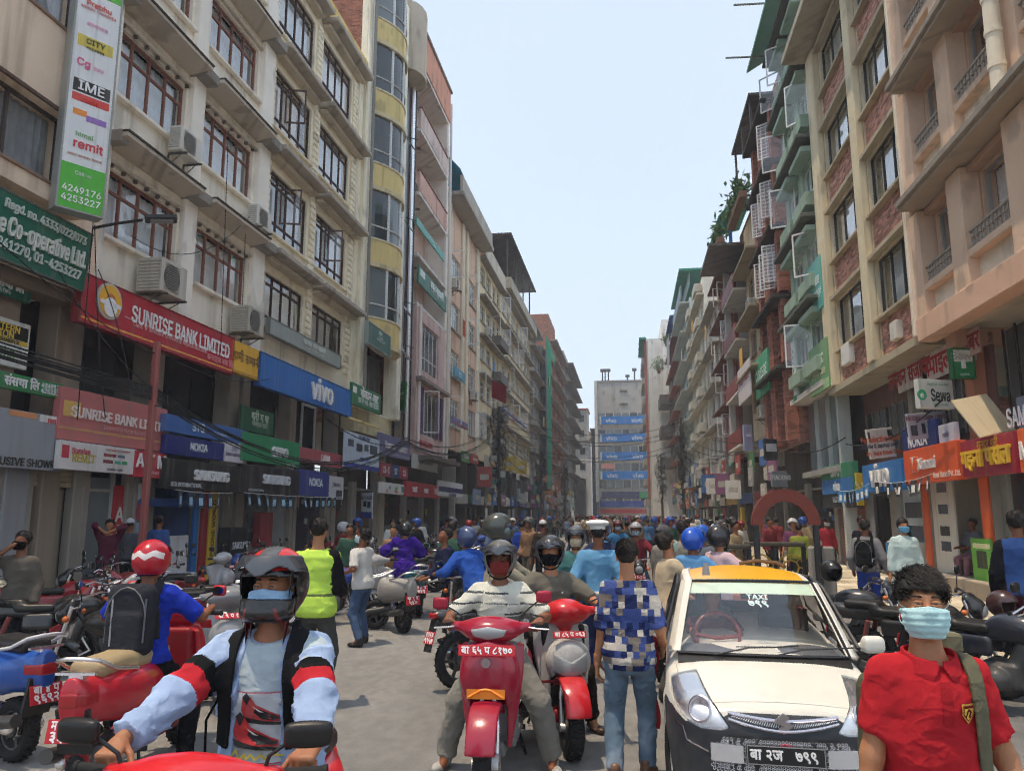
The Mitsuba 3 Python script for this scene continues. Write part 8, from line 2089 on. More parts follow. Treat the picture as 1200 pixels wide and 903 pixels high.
# ------------------------------------------------------------------ the nearest riders and walkers
SC = 1.07
def grip_pose(h, pel, lean=.1, head=(0, 0), feet=None, hip_y=.12, fat=1.0, gx=.31, **kw):
 return Pose(h, pel, lean, 0, head, [vec(-gx * SC, -.265 * SC, 1.03 * SC), vec(gx * SC, -.265 * SC, 1.03 * SC)],
    feet or [vec(-.40, .02, .085), vec(.40, .02, .085)], [vec(-.6, -1, .2), vec(.6, -1, .2)], [vec(-.8, .5, -.6), vec(.8, .5, -.6)], fat, hip_y, **kw)
GRIP = (1.15, 1.2, .6)
def decal(name, s, k, polys, mat='paint', off=.004, back=False):
 """Flat print laid on the shirt: polys are (outline in (x, height from the neck), colour)."""
 V = s.shirt[0]
 q = V - s.N
 X, Z, Y = q @ s.x, q @ s.d, q @ s.f
 sel = (Y > 0) if not back else (Y < 0)
 from scipy.spatial import cKDTree
 tr = cKDTree(np.stack([X, Z], 1)[sel]); Ys = Y[sel]
 m = MB()
 for j, (pl, c) in enumerate(polys):
  g = shapely.Polygon(pl)
  t = trimesh.creation.triangulate_polygon(g, engine='earcut')
  tv, tf = np.column_stack([t[0], np.zeros(len(t[0]))]), t[1]
  tv, tf = trimesh.remesh.subdivide_to_size(tv, tf, .018)
  d, i = tr.query(tv[:, :2], 5)
  y = (Ys[i] / (d + 1e-4)).sum(1) / (1 / (d + 1e-4)).sum(1)
  y = np.maximum(y, Ys[i].mean(1))
  p = s.N + tv[:, :1] * s.x + tv[:, 1:2] * s.d + (y + off + .0012 * j)[:, None] * s.f
  m.raw(p, tf, c)
 put(name, m, mat, k, None, False, s.T)
rect = lambda x0, z0, x1, z1: [(x0, z0), (x1, z0), (x1, z1), (x0, z1)]
strokes = lambda pts, w: list(shapely.LineString(pts).buffer(w, resolution=2).exterior.coords)
FY = .10
scooter('bright red scooter of the rider in the foreground, seen from above its handlebar', (-1.37, 2.72), FY, '#c21420', style='c', plate='बा ७७ प २०', res=.010)
fr_at = (-1.37, 2.72)
k = [x for x in scene if x.startswith('scooter__handlebar')][-1].split('__')[0]
Tf = TT(M4(rotz(FY), (*fr_at, 0), 1.07))
for sg, hx in ((-1, -.33), (1, .335)):
 mirror(k, Tf, (sg * .2, -.38, 1.0), (hx, -.40, 1.12), .075, .036, sg * .2, '#141416')
s = grip_pose(1.70, .88, .06, (-.05, .04), hip_y=.26, feet=[vec(-.3, -.2, .36), vec(.3, -.2, .36)])
def jacket_col(s):
 def fn(c, n):
  out = np.array(['#8ea5c8'] * len(c), object)
  for i in (0, 1):
   a, e = s.S[i], s.E[i]
   d = e - a
   t = ((c - a) @ d) / (d @ d)
   rr = np.linalg.norm(c - a - t[:, None] * d, axis=1)
   side = (c @ s.x > .13) if i else (c @ s.x < -.13)
   on = side & (rr < .12)
   out[on & (t > .50) & (t < .68)] = '#17181b'
   out[on & (t >= .68) & (t < .92)] = '#b51424'
  return out
 return fn
s.specs = [((.1, -1, -.25), (0, .1, -1), GRIP), ((-.1, -1, -.25), (0, .1, -1), GRIP)]
person('front motorcyclist in black and red full face helmet, blue mask and open pale blue shirt', fr_at, FY, pose=s, skin=1, shirt='#a3b4bb', trousers='#23252c', helmet=(lambda s, m: facecol(m, lambda c, n: np.where((np.abs(np.abs((c - s.H) @ s.x) - .062) < .026) & (c[:, 2] > s.H[2] + .075), '#b81f1c', np.where((np.abs((c - s.H) @ s.x) < .034) & (c[:, 2] > s.H[2] + .08), '#4b4d51', np.where((c[:, 2] < s.H[2] - .06) & (np.abs(np.abs((c - s.H) @ s.x) - .06 + (c[:, 2] - s.H[2] + .08) * .3) < .006), '#6d1418', '#101114'))), 'gloss'), 'full', 1.0), mask='#8db4d6', near=2, hair=None, sleeve=.3, seed=3, amp=.010)
k = s.key
put('open_shirt', facecol(shirt_mesh(s, .009, .94, -.08, .034, .016, .020, 9, open_=.082), jacket_col(s), 'cloth'), parent=k, T=s.T)
put('collar', MB().tube([s.N + s.x * .082 * math.cos(a) + s.f * (.075 * math.sin(a) - .0) + s.d * (.01 - .035 * max(math.sin(a), 0)) for a in np.linspace(-2.2, 5.34, 26)[:26]][3:23], .016, 6), 'cloth', k, '#9fb2cf', 60, s.T)
put('helmet_visor', visor_mesh(s, .006, .066, .128, .020), 'visor', k, None, True, s.T)
strap(k, s, s.T, '#1a1b1f', .062, .046, xo=.122)
fr_ = [(rect(-.10, -.42, .115, -.17), '#b7c0c4'), *[(rect(*q), '#a8465a') for q in ((-.103, -.42, -.099, -.168), (.114, -.42, .118, -.168), (-.103, -.172, .118, -.168), (-.103, -.422, .118, -.418))]]
for dx, dz, sc_ in ((.0, -.235, 1.0), (-.02, -.315, 1.15)):
 P2 = lambda pts: [(dx + a * sc_, dz + b * sc_) for a, b in pts]
 fr_ += [(P2([(-.06, .0), (-.05, .045), (-.02, .05), (.0, .02), (.045, .0), (.09, -.022), (.09, -.04), (.0, -.035), (-.05, -.025)]), '#b32a2e'), (P2([(.0, .01), (.05, -.008), (.088, -.026), (.085, -.034), (.02, -.03), (-.01, -.005)]), '#1c1c22'), (P2([(-.06, -.02), (.0, -.032), (.09, -.042), (.09, -.052), (-.05, -.042)]), '#16161a'), (P2([(-.05, .05), (-.035, .066), (-.02, .05), (-.035, .02)]), '#1c1c22'), (P2([(-.015, .02), (.02, .0), (.03, -.006), (.01, -.002)]), '#d9d2cc')]
fr_ += [(strokes([(-.095, -.405), (-.07, -.372), (-.06, -.40), (-.09, -.41)], .0035), '#cbb23c'), (strokes([(-.05, -.40), (-.035, -.385), (-.03, -.402), (-.01, -.386), (.005, -.402), (.03, -.384), (.04, -.4), (.07, -.385), (.10, -.392)], .0035), '#cbb23c')]
decal('shirt_print', s, k, fr_, off=.006)
for sg in (-1, 1):
 put('strap_tail', MB().tube([s.P + s.x * sg * .16 + s.d * .3 + s.f * .10, s.P + s.x * sg * .2 + s.d * .22 + s.f * .12, s.P + s.x * sg * .2 + s.d * .06 + s.f * .12], .005, 5), 'cloth', k, '#111214', T=s.T)
A_AT, A_Y = (-1.0, 5.95), .04
scooter('dark red scooter with number strip, seen head on in the middle of the road', A_AT, A_Y, '#9a1230', style='a', plate='बा ६५ प ८१७०', floor='#6b6c6e', mirrors=((.35, .14), (.345, .19)), res=.009)
s = grip_pose(1.66, .83, .10, (.02, .05), fat=1.12)
def stripes(s):
 def fn(c, n):
  z = (c - s.N) @ s.d
  o = np.where((np.abs(((z * 100) % 7.5) - 3) < .75) & (meshkit.noise(np.column_stack([c[:, 0] * 9, c[:, 2] * 11 // 1, c[:, 1] * 0]), 3) > .30), '#4b4f50', '#c3c3b4')
  return np.where((np.abs(z + .235) < .022), '#6d716e', o)
 return fn
s.specs = [((.1, -1, -.2), (0, .1, -1), GRIP), ((-.1, -1, -.2), (0, .1, -1), GRIP)]
person('older man in a striped cream shirt with grey open helmet, glasses and maroon mask', A_AT, A_Y, pose=s, skin=2, trousers='#7d7a72', shoes='#a5a49e', helmet=('#5b5a56', 'open', 1.03), mask='#7a2a26', near=2, hair=None, sleeve=.48, shirt_dict=lambda s, m: facecol(m, stripes(s), 'cloth'), seed=13, amp=.014, tloose=.028, hem=-.12)
put('collar', MB().tube([s.N + s.x * .078 * math.cos(a) + s.f * (.07 * math.sin(a) + .008) + s.d * (.012 - .03 * max(math.sin(a), 0)) for a in np.linspace(-1.4, 4.54, 22)[2:20]], .014, 6), 'cloth', s.key, '#bdbdae', 60, s.T)
g = MB()
for sg in (-1, 1):
 c = s.H + s.HR @ (vec(sg * .033, -.112, .006) * s.k)
 g.tube([c + s.HR @ vec(.021 * math.cos(a), .004 * math.cos(a) ** 2, .015 * math.sin(a)) for a in np.linspace(0, 2 * math.pi, 13)], .0018, 4)
 g.tube([c + s.HR @ vec(sg * .02, 0, .004), s.H + s.HR @ (vec(sg * .082, .0, .012) * s.k)], .0018, 4)
put('glasses', g, 'black', s.key, T=s.T)
put('wrist_watch', MB().cyl(s.W[1] - unit(s.W[1] - s.E[1]) * .02, s.W[1] + unit(s.W[1] - s.E[1]) * .015, .031, n=12), 'plastic', s.key, '#2b2622', 40, s.T)
B_AT, B_Y = (-.68, 6.9), .30
scooter('silver and red scooter standing half behind the dark red one', B_AT, B_Y, '#8f1a28', apron='#b9b9b7', cowl='#c31622', fender='#c31622', style='b', plate='बा ८५ प ०६३', seat='#1b1b1c', mirrors=((.33, .12), (.36, .10)), res=.010)
s = grip_pose(1.66, .84, .08, (-.28, .0), hip_y=.14, feet=[vec(-.2, -.22, .40), vec(.36, .1, .085)])
person('man in plain olive grey tee, dark helmet and black mask on the silver scooter', B_AT, B_Y, pose=s, skin=3, shirt='#686357', trousers='#2a2322', shoes='#3a2a22', helmet=('#2d2e30', 'open', 1.03), mask='#101113', near=1, hair=None, sleeve=.48, seed=23, amp=.018)
decal('chest_mark', s, s.key, [(rect(.07, -.15, .085, -.133), '#c9c9c4')])
D_AT, D_Y = (-3.6, 5.55), math.pi + .12
scooter('red scooter with tan seat and chrome rail, seen from behind on the left', D_AT, D_Y, '#b5182c', style='a', seat='#a08e6c', plate='म.प्र.८प', plate2='३३३९', floor='#8f1622', res=.010)
s = grip_pose(1.68, .82, .05, (.08, .0), hip_y=.10, gx=.30, feet=[vec(-.3, -.05, .085), vec(.3, -.05, .085)], sh=1.06)
person('rider seen from behind in a royal blue shirt and red helmet with a black backpack', D_AT, D_Y, pose=s, skin=2, shirt='#1732a8', trousers='#101013', shoes='#151515', helmet=(lambda s, m: facecol(m, lambda c, n: np.where((np.abs(c[:, 2] - s.H[2] - .055 - .012 * np.sin(c[:, 0] * 60)) < .022) & ((c - s.H) @ s.x > -.125) & ((c - s.H) @ s.x < .115) & (c[:, 1] > s.H[1] + .05), '#d9cfcb', np.where(c[:, 2] < s.H[2] - .088, '#1a1516', '#b31226')), 'gloss'), 'open', 1.05), near=2, hair='short', sleeve=.46, seed=33, amp=.016, pack_=(.34, .50, .17, '#2b2e35'))
put('pack_stripe', MB().tube([s.P - s.f * .335 + s.d * t + s.x * (.075 + .02 * t) for t in np.linspace(.1, .42, 6)], .006, 4), 'paint', s.key, '#8b8d90', T=s.T)
def _patch(p, n, uv):
 x, z = (p.x * .99 + p.y * .12) * 23.0, p.z * 21.0
 x = x + .9 * cell_rand(dr.floor(z), 5) + .12 * noise(p.x * 9, p.y * 9, p.z * 9)
 z = z + .15 * noise(p.x * 8 + 4, p.y * 8, p.z * 8)
 r = cell_rand(dr.floor(x), dr.floor(z), 2)
 c = mix(mi.Color3f(.50, .47, .42), mi.Color3f(.055, .085, .26), dr.select(r > .45, 1.0, 0.0))
 c = mix(c, mi.Color3f(.018, .028, .10), dr.select(r > .78, 1.0, 0.0))
 c = mix(c, mi.Color3f(.21, .18, .155), dr.select((r > .18) & (r < .34), 1.0, 0.0))
 st = .5 + .5 * dr.sin(p.z * 700)
 return c * (.8 + .25 * st * noise(p.x * 60, p.z * 160)) * (.85 + .3 * noise(p.x * 300, p.y * 300, p.z * 300))
scene['mat_patch'] = pr(_patch, .95, specular=.15)
def _denim(p, n, uv):
 c, t = unpack(uv)
 f = fbm(p.x * 5 + 9 * t, p.y * 5, p.z * 3, 4)
 w = noise(p.x * 500, p.y * 500, p.z * 160)
 return mix(c * (.65 + .5 * f + .2 * w), mi.Color3f(.38, .43, .50), .55 * smoothstep(.5, .75, f))
scene['mat_denim'] = pr(_denim, .95, specular=.12)
s = Pose(1.65, .88, .02, 0, (.1, .02), [vec(-.24, -.14, .90), vec(.235, -.06, .78)], [vec(-.10, -.10, .085), vec(.11, .12, .10)], None, [vec(-.2, .9, -.2), vec(.2, .9, -.2)], .92, sh=.88)
s.specs = [((.1, -.6, -.7), (1, 0, 0), (.6, .7, .4)), ((0, -.2, -1), (-1, 0, 0), (.35, .4, .3))]
person('young man walking away in a blue and beige patchwork shirt and pale jeans', (-.03, 5.8), math.pi - .05, pose=s, skin=3, shirt='#6a7288', trousers='#5f7386', shoes='#6a4a38', near=2, hair='short', sleeve=.5, seed=43, amp=.016, tloose=.012, hem=-.24)
scene[s.key + '__shirt']['bsdf'] = {'type': 'ref', 'id': 'mat_patch'}; scene[s.key + '__trousers']['bsdf'] = {'type': 'ref', 'id': 'mat_denim'}
put('hair_strands', locks(s, 1200, .03, 4, .0016, False), 'hair', s.key, T=s.T)
R_AT = (1.01, 3.0)
s = Pose(1.62, .88, .02, .01, (-.22, .06), [vec(-.26, -.03, .78), vec(.26, -.12, .82)], None, None, [vec(-.35, .9, -.3), vec(.4, .8, -.3)], .98, sh=.92)
s.specs = [((.05, -.15, -1), (1, .1, 0), (.4, .5, .35)), ((.0, -.5, -.8), (-1, .0, 0), (.5, .6, .4))]
person('young man with thick black hair, pale blue mask and bright red polo shirt', R_AT, .05, pose=s, skin=3, shirt='#b30d1e', trousers='#2b2f3a', shoes='#222226', mask='#a5cfd2', near=2, hair='thick', sleeve=.37, seed=53, amp=.012, hem=-.14, loose=.009)
k = s.key
put('hair_strands', locks(s, 3800, .05, 9, .0017), 'hair', k, T=s.T)
def collar(P):
 q = P - (s.N - s.d * .012).astype(np.float32)
 x, y, z = q @ s.x.astype(np.float32), q @ s.f.astype(np.float32), q @ s.d.astype(np.float32)
 r = np.sqrt((x / .082) ** 2 + ((y - .012) / .084) ** 2)
 lean_ = 1.0 + np.clip(.035 - z, -.03, .06) * 4.2 * np.clip(.7 + y * 4, .3, 1.2)
 d = np.abs(r - lean_) * .08 - .0045
 d = np.maximum(d, np.maximum(z - .045 + .25 * np.clip(y, 0, 1), -.022 - .50 * np.clip(y, 0, .1) - z + .0 * x))
 return np.maximum(d, .006 + np.clip(.0 - z, 0, 1) * .55 - np.abs(x) - np.where(y < 0, 9, 0))
put('collar', surf(collar, s.N - .2, s.N + .16, .005), 'cloth', k, '#a80c1c', True, s.T)
decal('button_placket', s, k, [(rect(-.016, -.19, .016, -.055), '#a00b1a')], 'cloth', .004)
put('button', MB().add(trimesh.creation.icosphere(1, .006), None, M4(t=s.N + s.f * .118 - s.d * .115)).add(trimesh.creation.icosphere(1, .006), None, M4(t=s.N + s.f * .126 - s.d * .17)), 'paint', k, '#d9c9c6', True, s.T)
ex, ez = .068, -.150
sh = [(ex - .026, ez + .03), (ex + .026, ez + .03), (ex + .024, ez - .005), (ex, ez - .035), (ex - .024, ez - .005)]
decal('shield_emblem', s, k, [(sh, '#c99a1c'), ([(ex + (a - ex) * .8, ez + (b - ez) * .8) for a, b in sh], '#8f1420'), ([(ex + (a - ex) * .66, ez + (b - ez) * .66) for a, b in sh], '#d9b02a'), (strokes([(ex - .01, ez - .012), (ex, ez + .012), (ex + .01, ez + .004), (ex + .004, ez - .012)], .003), '#5d1410'), (strokes([(ex - .016, ez + .019), (ex + .016, ez + .019)], .0022), '#5d1410')], 'cloth', .006)
strap(k, s, s.T, '#5f5c47', .055, .030, (1,), .18, xo=.122)
backpack(k, s, .33, .50, .20, '#4b4a38', s.T, -.16, False, res=.010)
for a in (.02, -.10, -.22):
 b = MB().cbox(s.N + s.x * .165 - s.f * .20 + s.d * a - .035, s.N + s.x * .165 - s.f * .20 + s.d * a + .035, .01)
 put('pack_buckle', b, 'cloth', k, '#6d6a52', T=s.T)
# ------------------------------------------------------------------ people further off
W0 = lambda x, y: at_z(x, y)
def px_at(x, d):                             # the ground point at distance d on the sight line of column x
 return at_y(x, 602, d)[0], d
def walker(label, x, d, yaw=0.0, h=1.66, near=1, z=0.0, pose=None, **kw):
 return person(label, px_at(x, d), yaw, z, pose or Pose(h, None, .03, 0, (rnd.uniform(-.3, .3), 0)), h, near=near, **kw)
BACK = math.pi
def seated(h=1.66, lean=.15, head=(0, 0), pel=.88, gx=.30):
 return grip_pose(h, pel, lean, head, hip_y=.14, gx=gx, feet=[vec(-.3, -.05, .085), vec(.3, -.05, .085)])
s = Pose(1.78, None, .02, 0, (.1, 0), [vec(-.16, -.3, 1.05), vec(.34, -.05, .88)])
walker('man with back turned in a lime yellow safety vest over black sleeves', 374, 7.5, BACK, 1.78, pose=s, skin=3, shirt='#14141a', sleeve=.98, trousers='#4a4c48', hair='short')
put('safety_vest', facecol(shirt_mesh(s, .014, .06, -.22, .034, .01, .012, 61), lambda c, n: np.where(np.abs((c - s.P) @ s.d - .10) < .011, '#5c6a3c', '#b7e01e'), 'cloth'), parent=s.key, T=s.T)
s = Pose(1.62, None, .10, 0, (.3, .25), [vec(-.10, -.22, 1.50), vec(.2, -.15, 1.02)], [vec(-.14, -.06, .085), vec(.16, .12, .085)], None, [vec(-.6, -.9, -.4), vec(.4, .8, -.2)])
walker('man in a white tee and faded jeans holding a phone to his ear', 428, 11.0, -2.0, 1.64, pose=s, skin=2, shirt='#c6c3bd', trousers='#3f5677', shoes='#1c1c1e', hair='thick', mask='#a9c3cf', hem=-.2)
put('phone', MB().cbox(s.W[0] + vec(-.01, -.11, .04), s.W[0] + vec(.01, -.04, .17), .004), 'black', thing('phone', 'dark phone held to the ear of the man in white tee', 'phone'), T=s.T)
scooter('teal scooter with a red plate under the purple rain cape', (-4.15, 14.6), 3.6, '#0f4f55', style='a', group=None, plate='म ८ प', plate2='७४१', rail='steel')
s = seated(1.66, .12)
walker('scooter rider in a loose purple rain cape, seen from behind', 474, 14.5, 3.6, pose=s, shirt='#3c1d8a', sleeve=.95, hem=-.75, loose=.05, amp=.035, helmet=('#161719', 'open', 1.05), hair=None, trousers='#2c2c30')
scooter('grey white scooter with open tail beside the man in white tee', (-4.05, 12.7), 3.9, '#9c9a97', style='b', plate='बा १ प', plate2='५४०')
s = Pose(1.62, None, .02, 0, (-.1, .1), [vec(-.07, -.20, 1.42), vec(.25, -.05, .80)], None, None, [vec(-.8, -.7, -.6), vec(.35, .9, -.2)])
walker('man in brown grey sweater and black mask raising a hand to his face', 30, 8.4, .1, 1.62, pose=s, skin=2, shirt='#5d564d', sleeve=.98, trousers='#1d1f26', mask='#0f0f10', z=.0)
walker('person in maroon taking a photo beside the red door panel', 130, 13.3, .5, 1.6, skin=1, shirt='#5a1f35', sleeve=.9, trousers='#22232a', z=.13, pose=Pose(1.6, None, 0, 0, (0, 0), [vec(-.08, -.3, 1.42), vec(.1, -.3, 1.42)]))
walker('person in a mid blue shirt at the left phone shop counter', 187, 14.9, BACK, 1.66, skin=2, shirt='#35558f', trousers='#22242a', z=.13)
walker('person in a yellow and red jacket inside the entrance passage', 42, 13.0, BACK + .6, 1.6, skin=1, shirt='#b8862a', sleeve=.95, trousers='#5c2028', z=.13, near=0)
walker('person in a pale cap by the left phone shop post', 153, 14.3, BACK, 1.6, skin=2, shirt='#4c4f58', cap='#b5b8bd', trousers='#2a2a2e', near=0, z=.13)
s = Pose(1.72, None, .0, 0, (.15, 0), [vec(-.26, -.1, .95), vec(.26, -.1, .95)], sh=1.06)
walker('traffic policeman seen from behind in light blue uniform and white cap', 700, 9.0, BACK, 1.74, pose=s, skin=2, shirt='#5590b8', sleeve=.96, trousers='#232d55', hair='crop', hem=-.02)
def pc(P):
 q = ((P - s.H.astype(np.float32)) @ s.HR.astype(np.float32)) / s.k
 return np.minimum(ell(q, (0, .0, .125), (.135, .15, .04)), np.maximum(np.linalg.norm(q[..., :2] * np.float32([1, .82]), axis=-1) - .088, np.abs(q[..., 2] - .085) - .035)) * s.k
put('peaked_cap', surf(pc, s.H - .25, s.H + .25, .011), 'cloth', s.key, '#d9dad6', True, s.T)
put('belt', MB().tube([s.P + s.x * .185 * math.cos(a) + s.f * .135 * math.sin(a) + s.d * .045 for a in np.linspace(0, 2 * math.pi, 20)], .026, 6), 'cloth', s.key, '#c3c2bb', T=s.T)
walker('woman in a teal jacket with grey helmet and cream mask facing the camera', 675, 10.0, .1, 1.64, skin=3, shirt='#3f7675', sleeve=.97, trousers='#3d5a80', helmet=('#55575a', 'open', 1.05), hair='long', mask='#cbb795')
walker('rider in profile with a big grey green helmet and open visor', 593, 8.9, 1.6, 1.72, pose=seated(1.72, .1, (.1, .1), 1.0), skin=2, shirt='#8b8573', sleeve=.9, trousers='#3a3834', helmet=('#3d423d', 'full', 1.1), hair=None, mask='#8fb5b0')
motorcycle('dark motorcycle under the rider with the grey green helmet', px_at(600, 8.9), 2.3, '#1d1e20', .05)
walker('rider in a bright blue jacket leaning forward on a motorcycle to the left', 553, 9.8, -2.3, 1.66, pose=seated(1.66, .55, (0, .2), .95), skin=2, shirt='#1f4fa6', sleeve=.96, trousers='#33496b', helmet=('#35456b', 'open', 1.0), hair=None, amp=.02)
motorcycle('motorcycle under the rider in the bright blue jacket', px_at(556, 9.8), -2.6, '#20242c', .05)
walker('man in a navy jacket bent over parked motorcycles', 533, 11.4, -.9, 1.66, pose=Pose(1.66, None, .35, 0, (0, .3), [vec(-.1, -.45, .95), vec(.1, -.45, .95)]), skin=2, shirt='#1d2440', sleeve=.96, trousers='#22242c', hair='short')
walker('man walking away in a royal blue hooded jacket and jeans', 612, 19, BACK, 1.66, skin=3, shirt='#1a3f9c', sleeve=.97, trousers='#2d3c58', hair='crop', high=.06)
walker('man with a white cap in a dark brown jacket ahead of the blue hooded one', 636, 18, BACK, 1.68, skin=2, shirt='#3a302c', sleeve=.97, trousers='#24242a', cap='#c6c6c4')
s = Pose(1.66, None, .16, .10, (.35, .35), [vec(-.15, -.42, .95), vec(.22, -.40, .98)], None, None, [vec(-.4, .5, -.6), vec(.5, .5, -.6)])
walker('young man in a plain beige tee looking down beside the taxi', 776, 8.1, 1.9, 1.66, pose=s, skin=3, shirt='#b3a184', trousers='#55534f', hair='thick', mask='#8fb0a8', hem=-.06)
walker('rider in a pale blue shirt with a shiny bright blue helmet behind the taxi', 812, 9.4, 2.6, 1.66, pose=seated(1.66, .2), skin=2, shirt='#4f8cc0', sleeve=.9, trousers='#2b3040', helmet=('#0f4fb8', 'open', 1.05), hair='long')
motorcycle('motorcycle under the rider with the shiny blue helmet', px_at(812, 9.4), 2.6, '#1c1c20', .03)
walker('passenger with a second smaller blue helmet further behind the taxi', 826, 12.3, 2.4, 1.64, pose=seated(1.64, .1), skin=2, shirt='#5f6672', sleeve=.9, helmet=('#1556b0', 'open', 1.03), hair=None, near=0)
walker('man in a grey tee with black hair beyond the blue helmets', 799, 12.4, BACK, 1.7, skin=2, shirt='#8b8577', hair='thick')
walker('man with a grey cap and beard in a grey tee', 775, 11.6, 2.2, 1.66, skin=1, shirt='#77736c', cap='#5f5f60')
walker('pillion rider in pink and white with a matt black helmet behind the taxi roof', 848, 9.6, 2.2, 1.62, pose=seated(1.62, .1, (0, 0), .92), skin=3, shirt='#c9aab0', sleeve=.5, helmet=('#202124', 'open', 1.08), hair=None, trousers='#7b2440')
s = Pose(1.72, None, .03, 0, (.2, 0), [vec(-.32, -.05, .86), vec(.25, -.1, .9)])
walker('person in a grey hoodie and royal blue trousers with black backpack', 1012, 14.2, 2.7, 1.72, pose=s, z=.0, skin=2, shirt='#77777a', sleeve=.97, trousers='#1c3f9a', hair='short', high=.05, pack_=(.30, .46, .16, '#17181b'))
put('bag', surf(lambda P: ell(P, s.W[0] - vec(0, 0, .28), (.13, .10, .20)) + folds(P, .05, 9, 3), s.W[0] - vec(.3, .3, .6), s.W[0] + vec(.3, .3, .1), .014), 'cloth', thing('plastic_bag', 'crumpled white plastic bag carried by the person with the black backpack', 'bag'), '#b9c6c9', True, s.T)
walker('woman in a pale mint hoodie with dark headscarf and blue mask', 1056, 13.2, .1, 1.6, z=.15, skin=3, shirt='#b3c9c6', sleeve=.97, trousers='#3c4654', hair='scarf', mask='#4f9ac4', high=.05)
s = Pose(1.70, None, .02, 0, (.25, 0), [vec(-.26, -.05, .84), vec(.24, -.12, .86)], [vec(-.10, -.04, .085), vec(.11, .06, .085)])
walker('man at the right edge in a blue and black jacket and dark red trousers', 1190, 8.9, BACK - .35, 1.7, pose=s, z=.15, skin=2, shirt='#22407c', sleeve=.97, trousers='#4a0f1c', shoes='#b01c2c', hair='thick', high=.05, shirt_dict=lambda s, m: facecol(m, lambda c, n: np.where((np.abs((c - s.P) @ s.x) > .15) & ((c - s.P) @ s.d > -.05), '#14161f', '#24457f'), 'cloth'))
hm = Pose(1.7); hm.H = vec(0, 0, .14)
put('shell', helmet_mesh(hm, .011, 'open', 1.0), 'gloss', thing('helmet', 'dark brown helmet carried by the man at the right edge', 'helmet'), '#3a1f1d', True, TT(M4(rotz(.6), (*px_at(1165, 8.8), .78))))
walker('shopkeeper sitting inside the orange post shop', 1140, 18.9, -1.2, 1.64, z=.36, pose=Pose(1.64, .62, .1, 0, (0, .2), [vec(-.15, -.35, .75), vec(.15, -.35, .75)], [vec(-.12, -.42, .085), vec(.12, -.42, .085)]), skin=2, shirt='#5f6975', trousers='#8a5f6a', hair='short')
walker('person in a red jacket and black cap behind the railing', 967, 22.5, .2, 1.62, z=.1, near=0, skin=2, shirt='#9a1f2e', sleeve=.97, cap='#1c1c20', mask='#c0c6c8')
walker('person in dark clothes with green mask behind the grey hoodie', 1008, 17.5, .4, 1.68, z=.1, near=0, skin=2, shirt='#20222c', sleeve=.97, mask='#3a8a80')
walker('person in a mustard green jacket behind the black railing', 935, 19.0, BACK, 1.6, near=0, skin=1, shirt='#7f8a1f', sleeve=.97, trousers='#3a3a34')
walker('man in a white shirt with a dark shoulder strap far on the right', 840, 29, BACK, 1.66, near=0, skin=2, shirt='#c9c9cc', sleeve=.97, trousers='#1e1f26', z=.1)
walker('dark dressed person right of the white shirted man', 862, 30, .3, 1.66, near=0, skin=2, shirt='#1a1a1d', sleeve=.97, trousers='#1c1c1f')
s = Pose(1.6, .54, -.22, 0, (.1, -.1), [vec(-.18, -.42, .90), vec(.18, -.42, .90)], [vec(-.12, -.75, .42), vec(.12, -.75, .42)], None, None, .95)
c = (np.asarray(CAR_T.matrix, float) @ [-.30, 2.0, 0, 1])[:2]
person('taxi driver in a dark maroon shirt behind the steering wheel', c, 0, 0, s, near=0, skin=1, shirt='#6a2530', hair='short')
for x, d, c, hc, lb in ((703, 13.0, '#2b3350', '#7a4a44', 'oncoming rider in dark blue with red brown helmet'), (745, 15.0, '#7a2430', '#9a9a9c', 'oncoming rider in maroon with a silver helmet'), (724, 20.0, '#2a6b9a', '#5a2a2c', 'oncoming rider in sky blue with dark red helmet')):
 walker(lb, x, d, .05, pose=seated(1.66, .08), near=1 if d < 14 else 0, skin=2, shirt=c, sleeve=.95, helmet=(hc, 'open', 1.03), hair=None, mask='#9fc0cc')
 motorcycle('motorcycle ridden by the ' + lb, px_at(x, d), .05, rnd.choice(['#7a1a1e', '#1b1c20', '#24467a']), .0, group=None)
# ------------------------------------------------------------------ the crowd that fills the street
CW = ['#2c3a5e', '#7a2b30', '#b9b6ae', '#3a3d3a', '#566b8c', '#1d1f25', '#8a7a5c', '#c9c7c0', '#355a4a', '#6a3a5a', '#8a6a4c', '#3f6a94']
CN = 'navy maroon white dark slate black tan cream green plum brown blue'.split()
HC = ['#1c1d20', '#8a1a22', '#b9babb', '#1f4a9a', '#4b4d50']
HN = 'black red silver blue grey'.split()
rg = random.Random(21)
proto = {}
for kind in range(6):
 s = Pose(1.66, None, .04, 0, (rg.uniform(-.4, .4), 0), [vec(-.25, -.1 - .1 * (kind % 2), .85 + .2 * (kind == 3)), vec(.26, -.08, .84)], [vec(-.1, -.1 * (kind % 3 - 1), .085), vec(.1, .1 * (kind % 3 - 1), .085)])
 proto[kind] = dict(body=body_mesh(s, .032), shirt=shirt_mesh(s, .026, .5 if kind % 2 else .96, -.15, amp=.012, seed=kind), trousers=trouser_mesh(s, .028, amp=0), hair=hair_mesh(s, .02, .012, .01), helmet=helmet_mesh(s, .02, 'open', 1.05), shoe=[shoe_mesh(s.A[i], 0, .024) for i in (0, 1)])
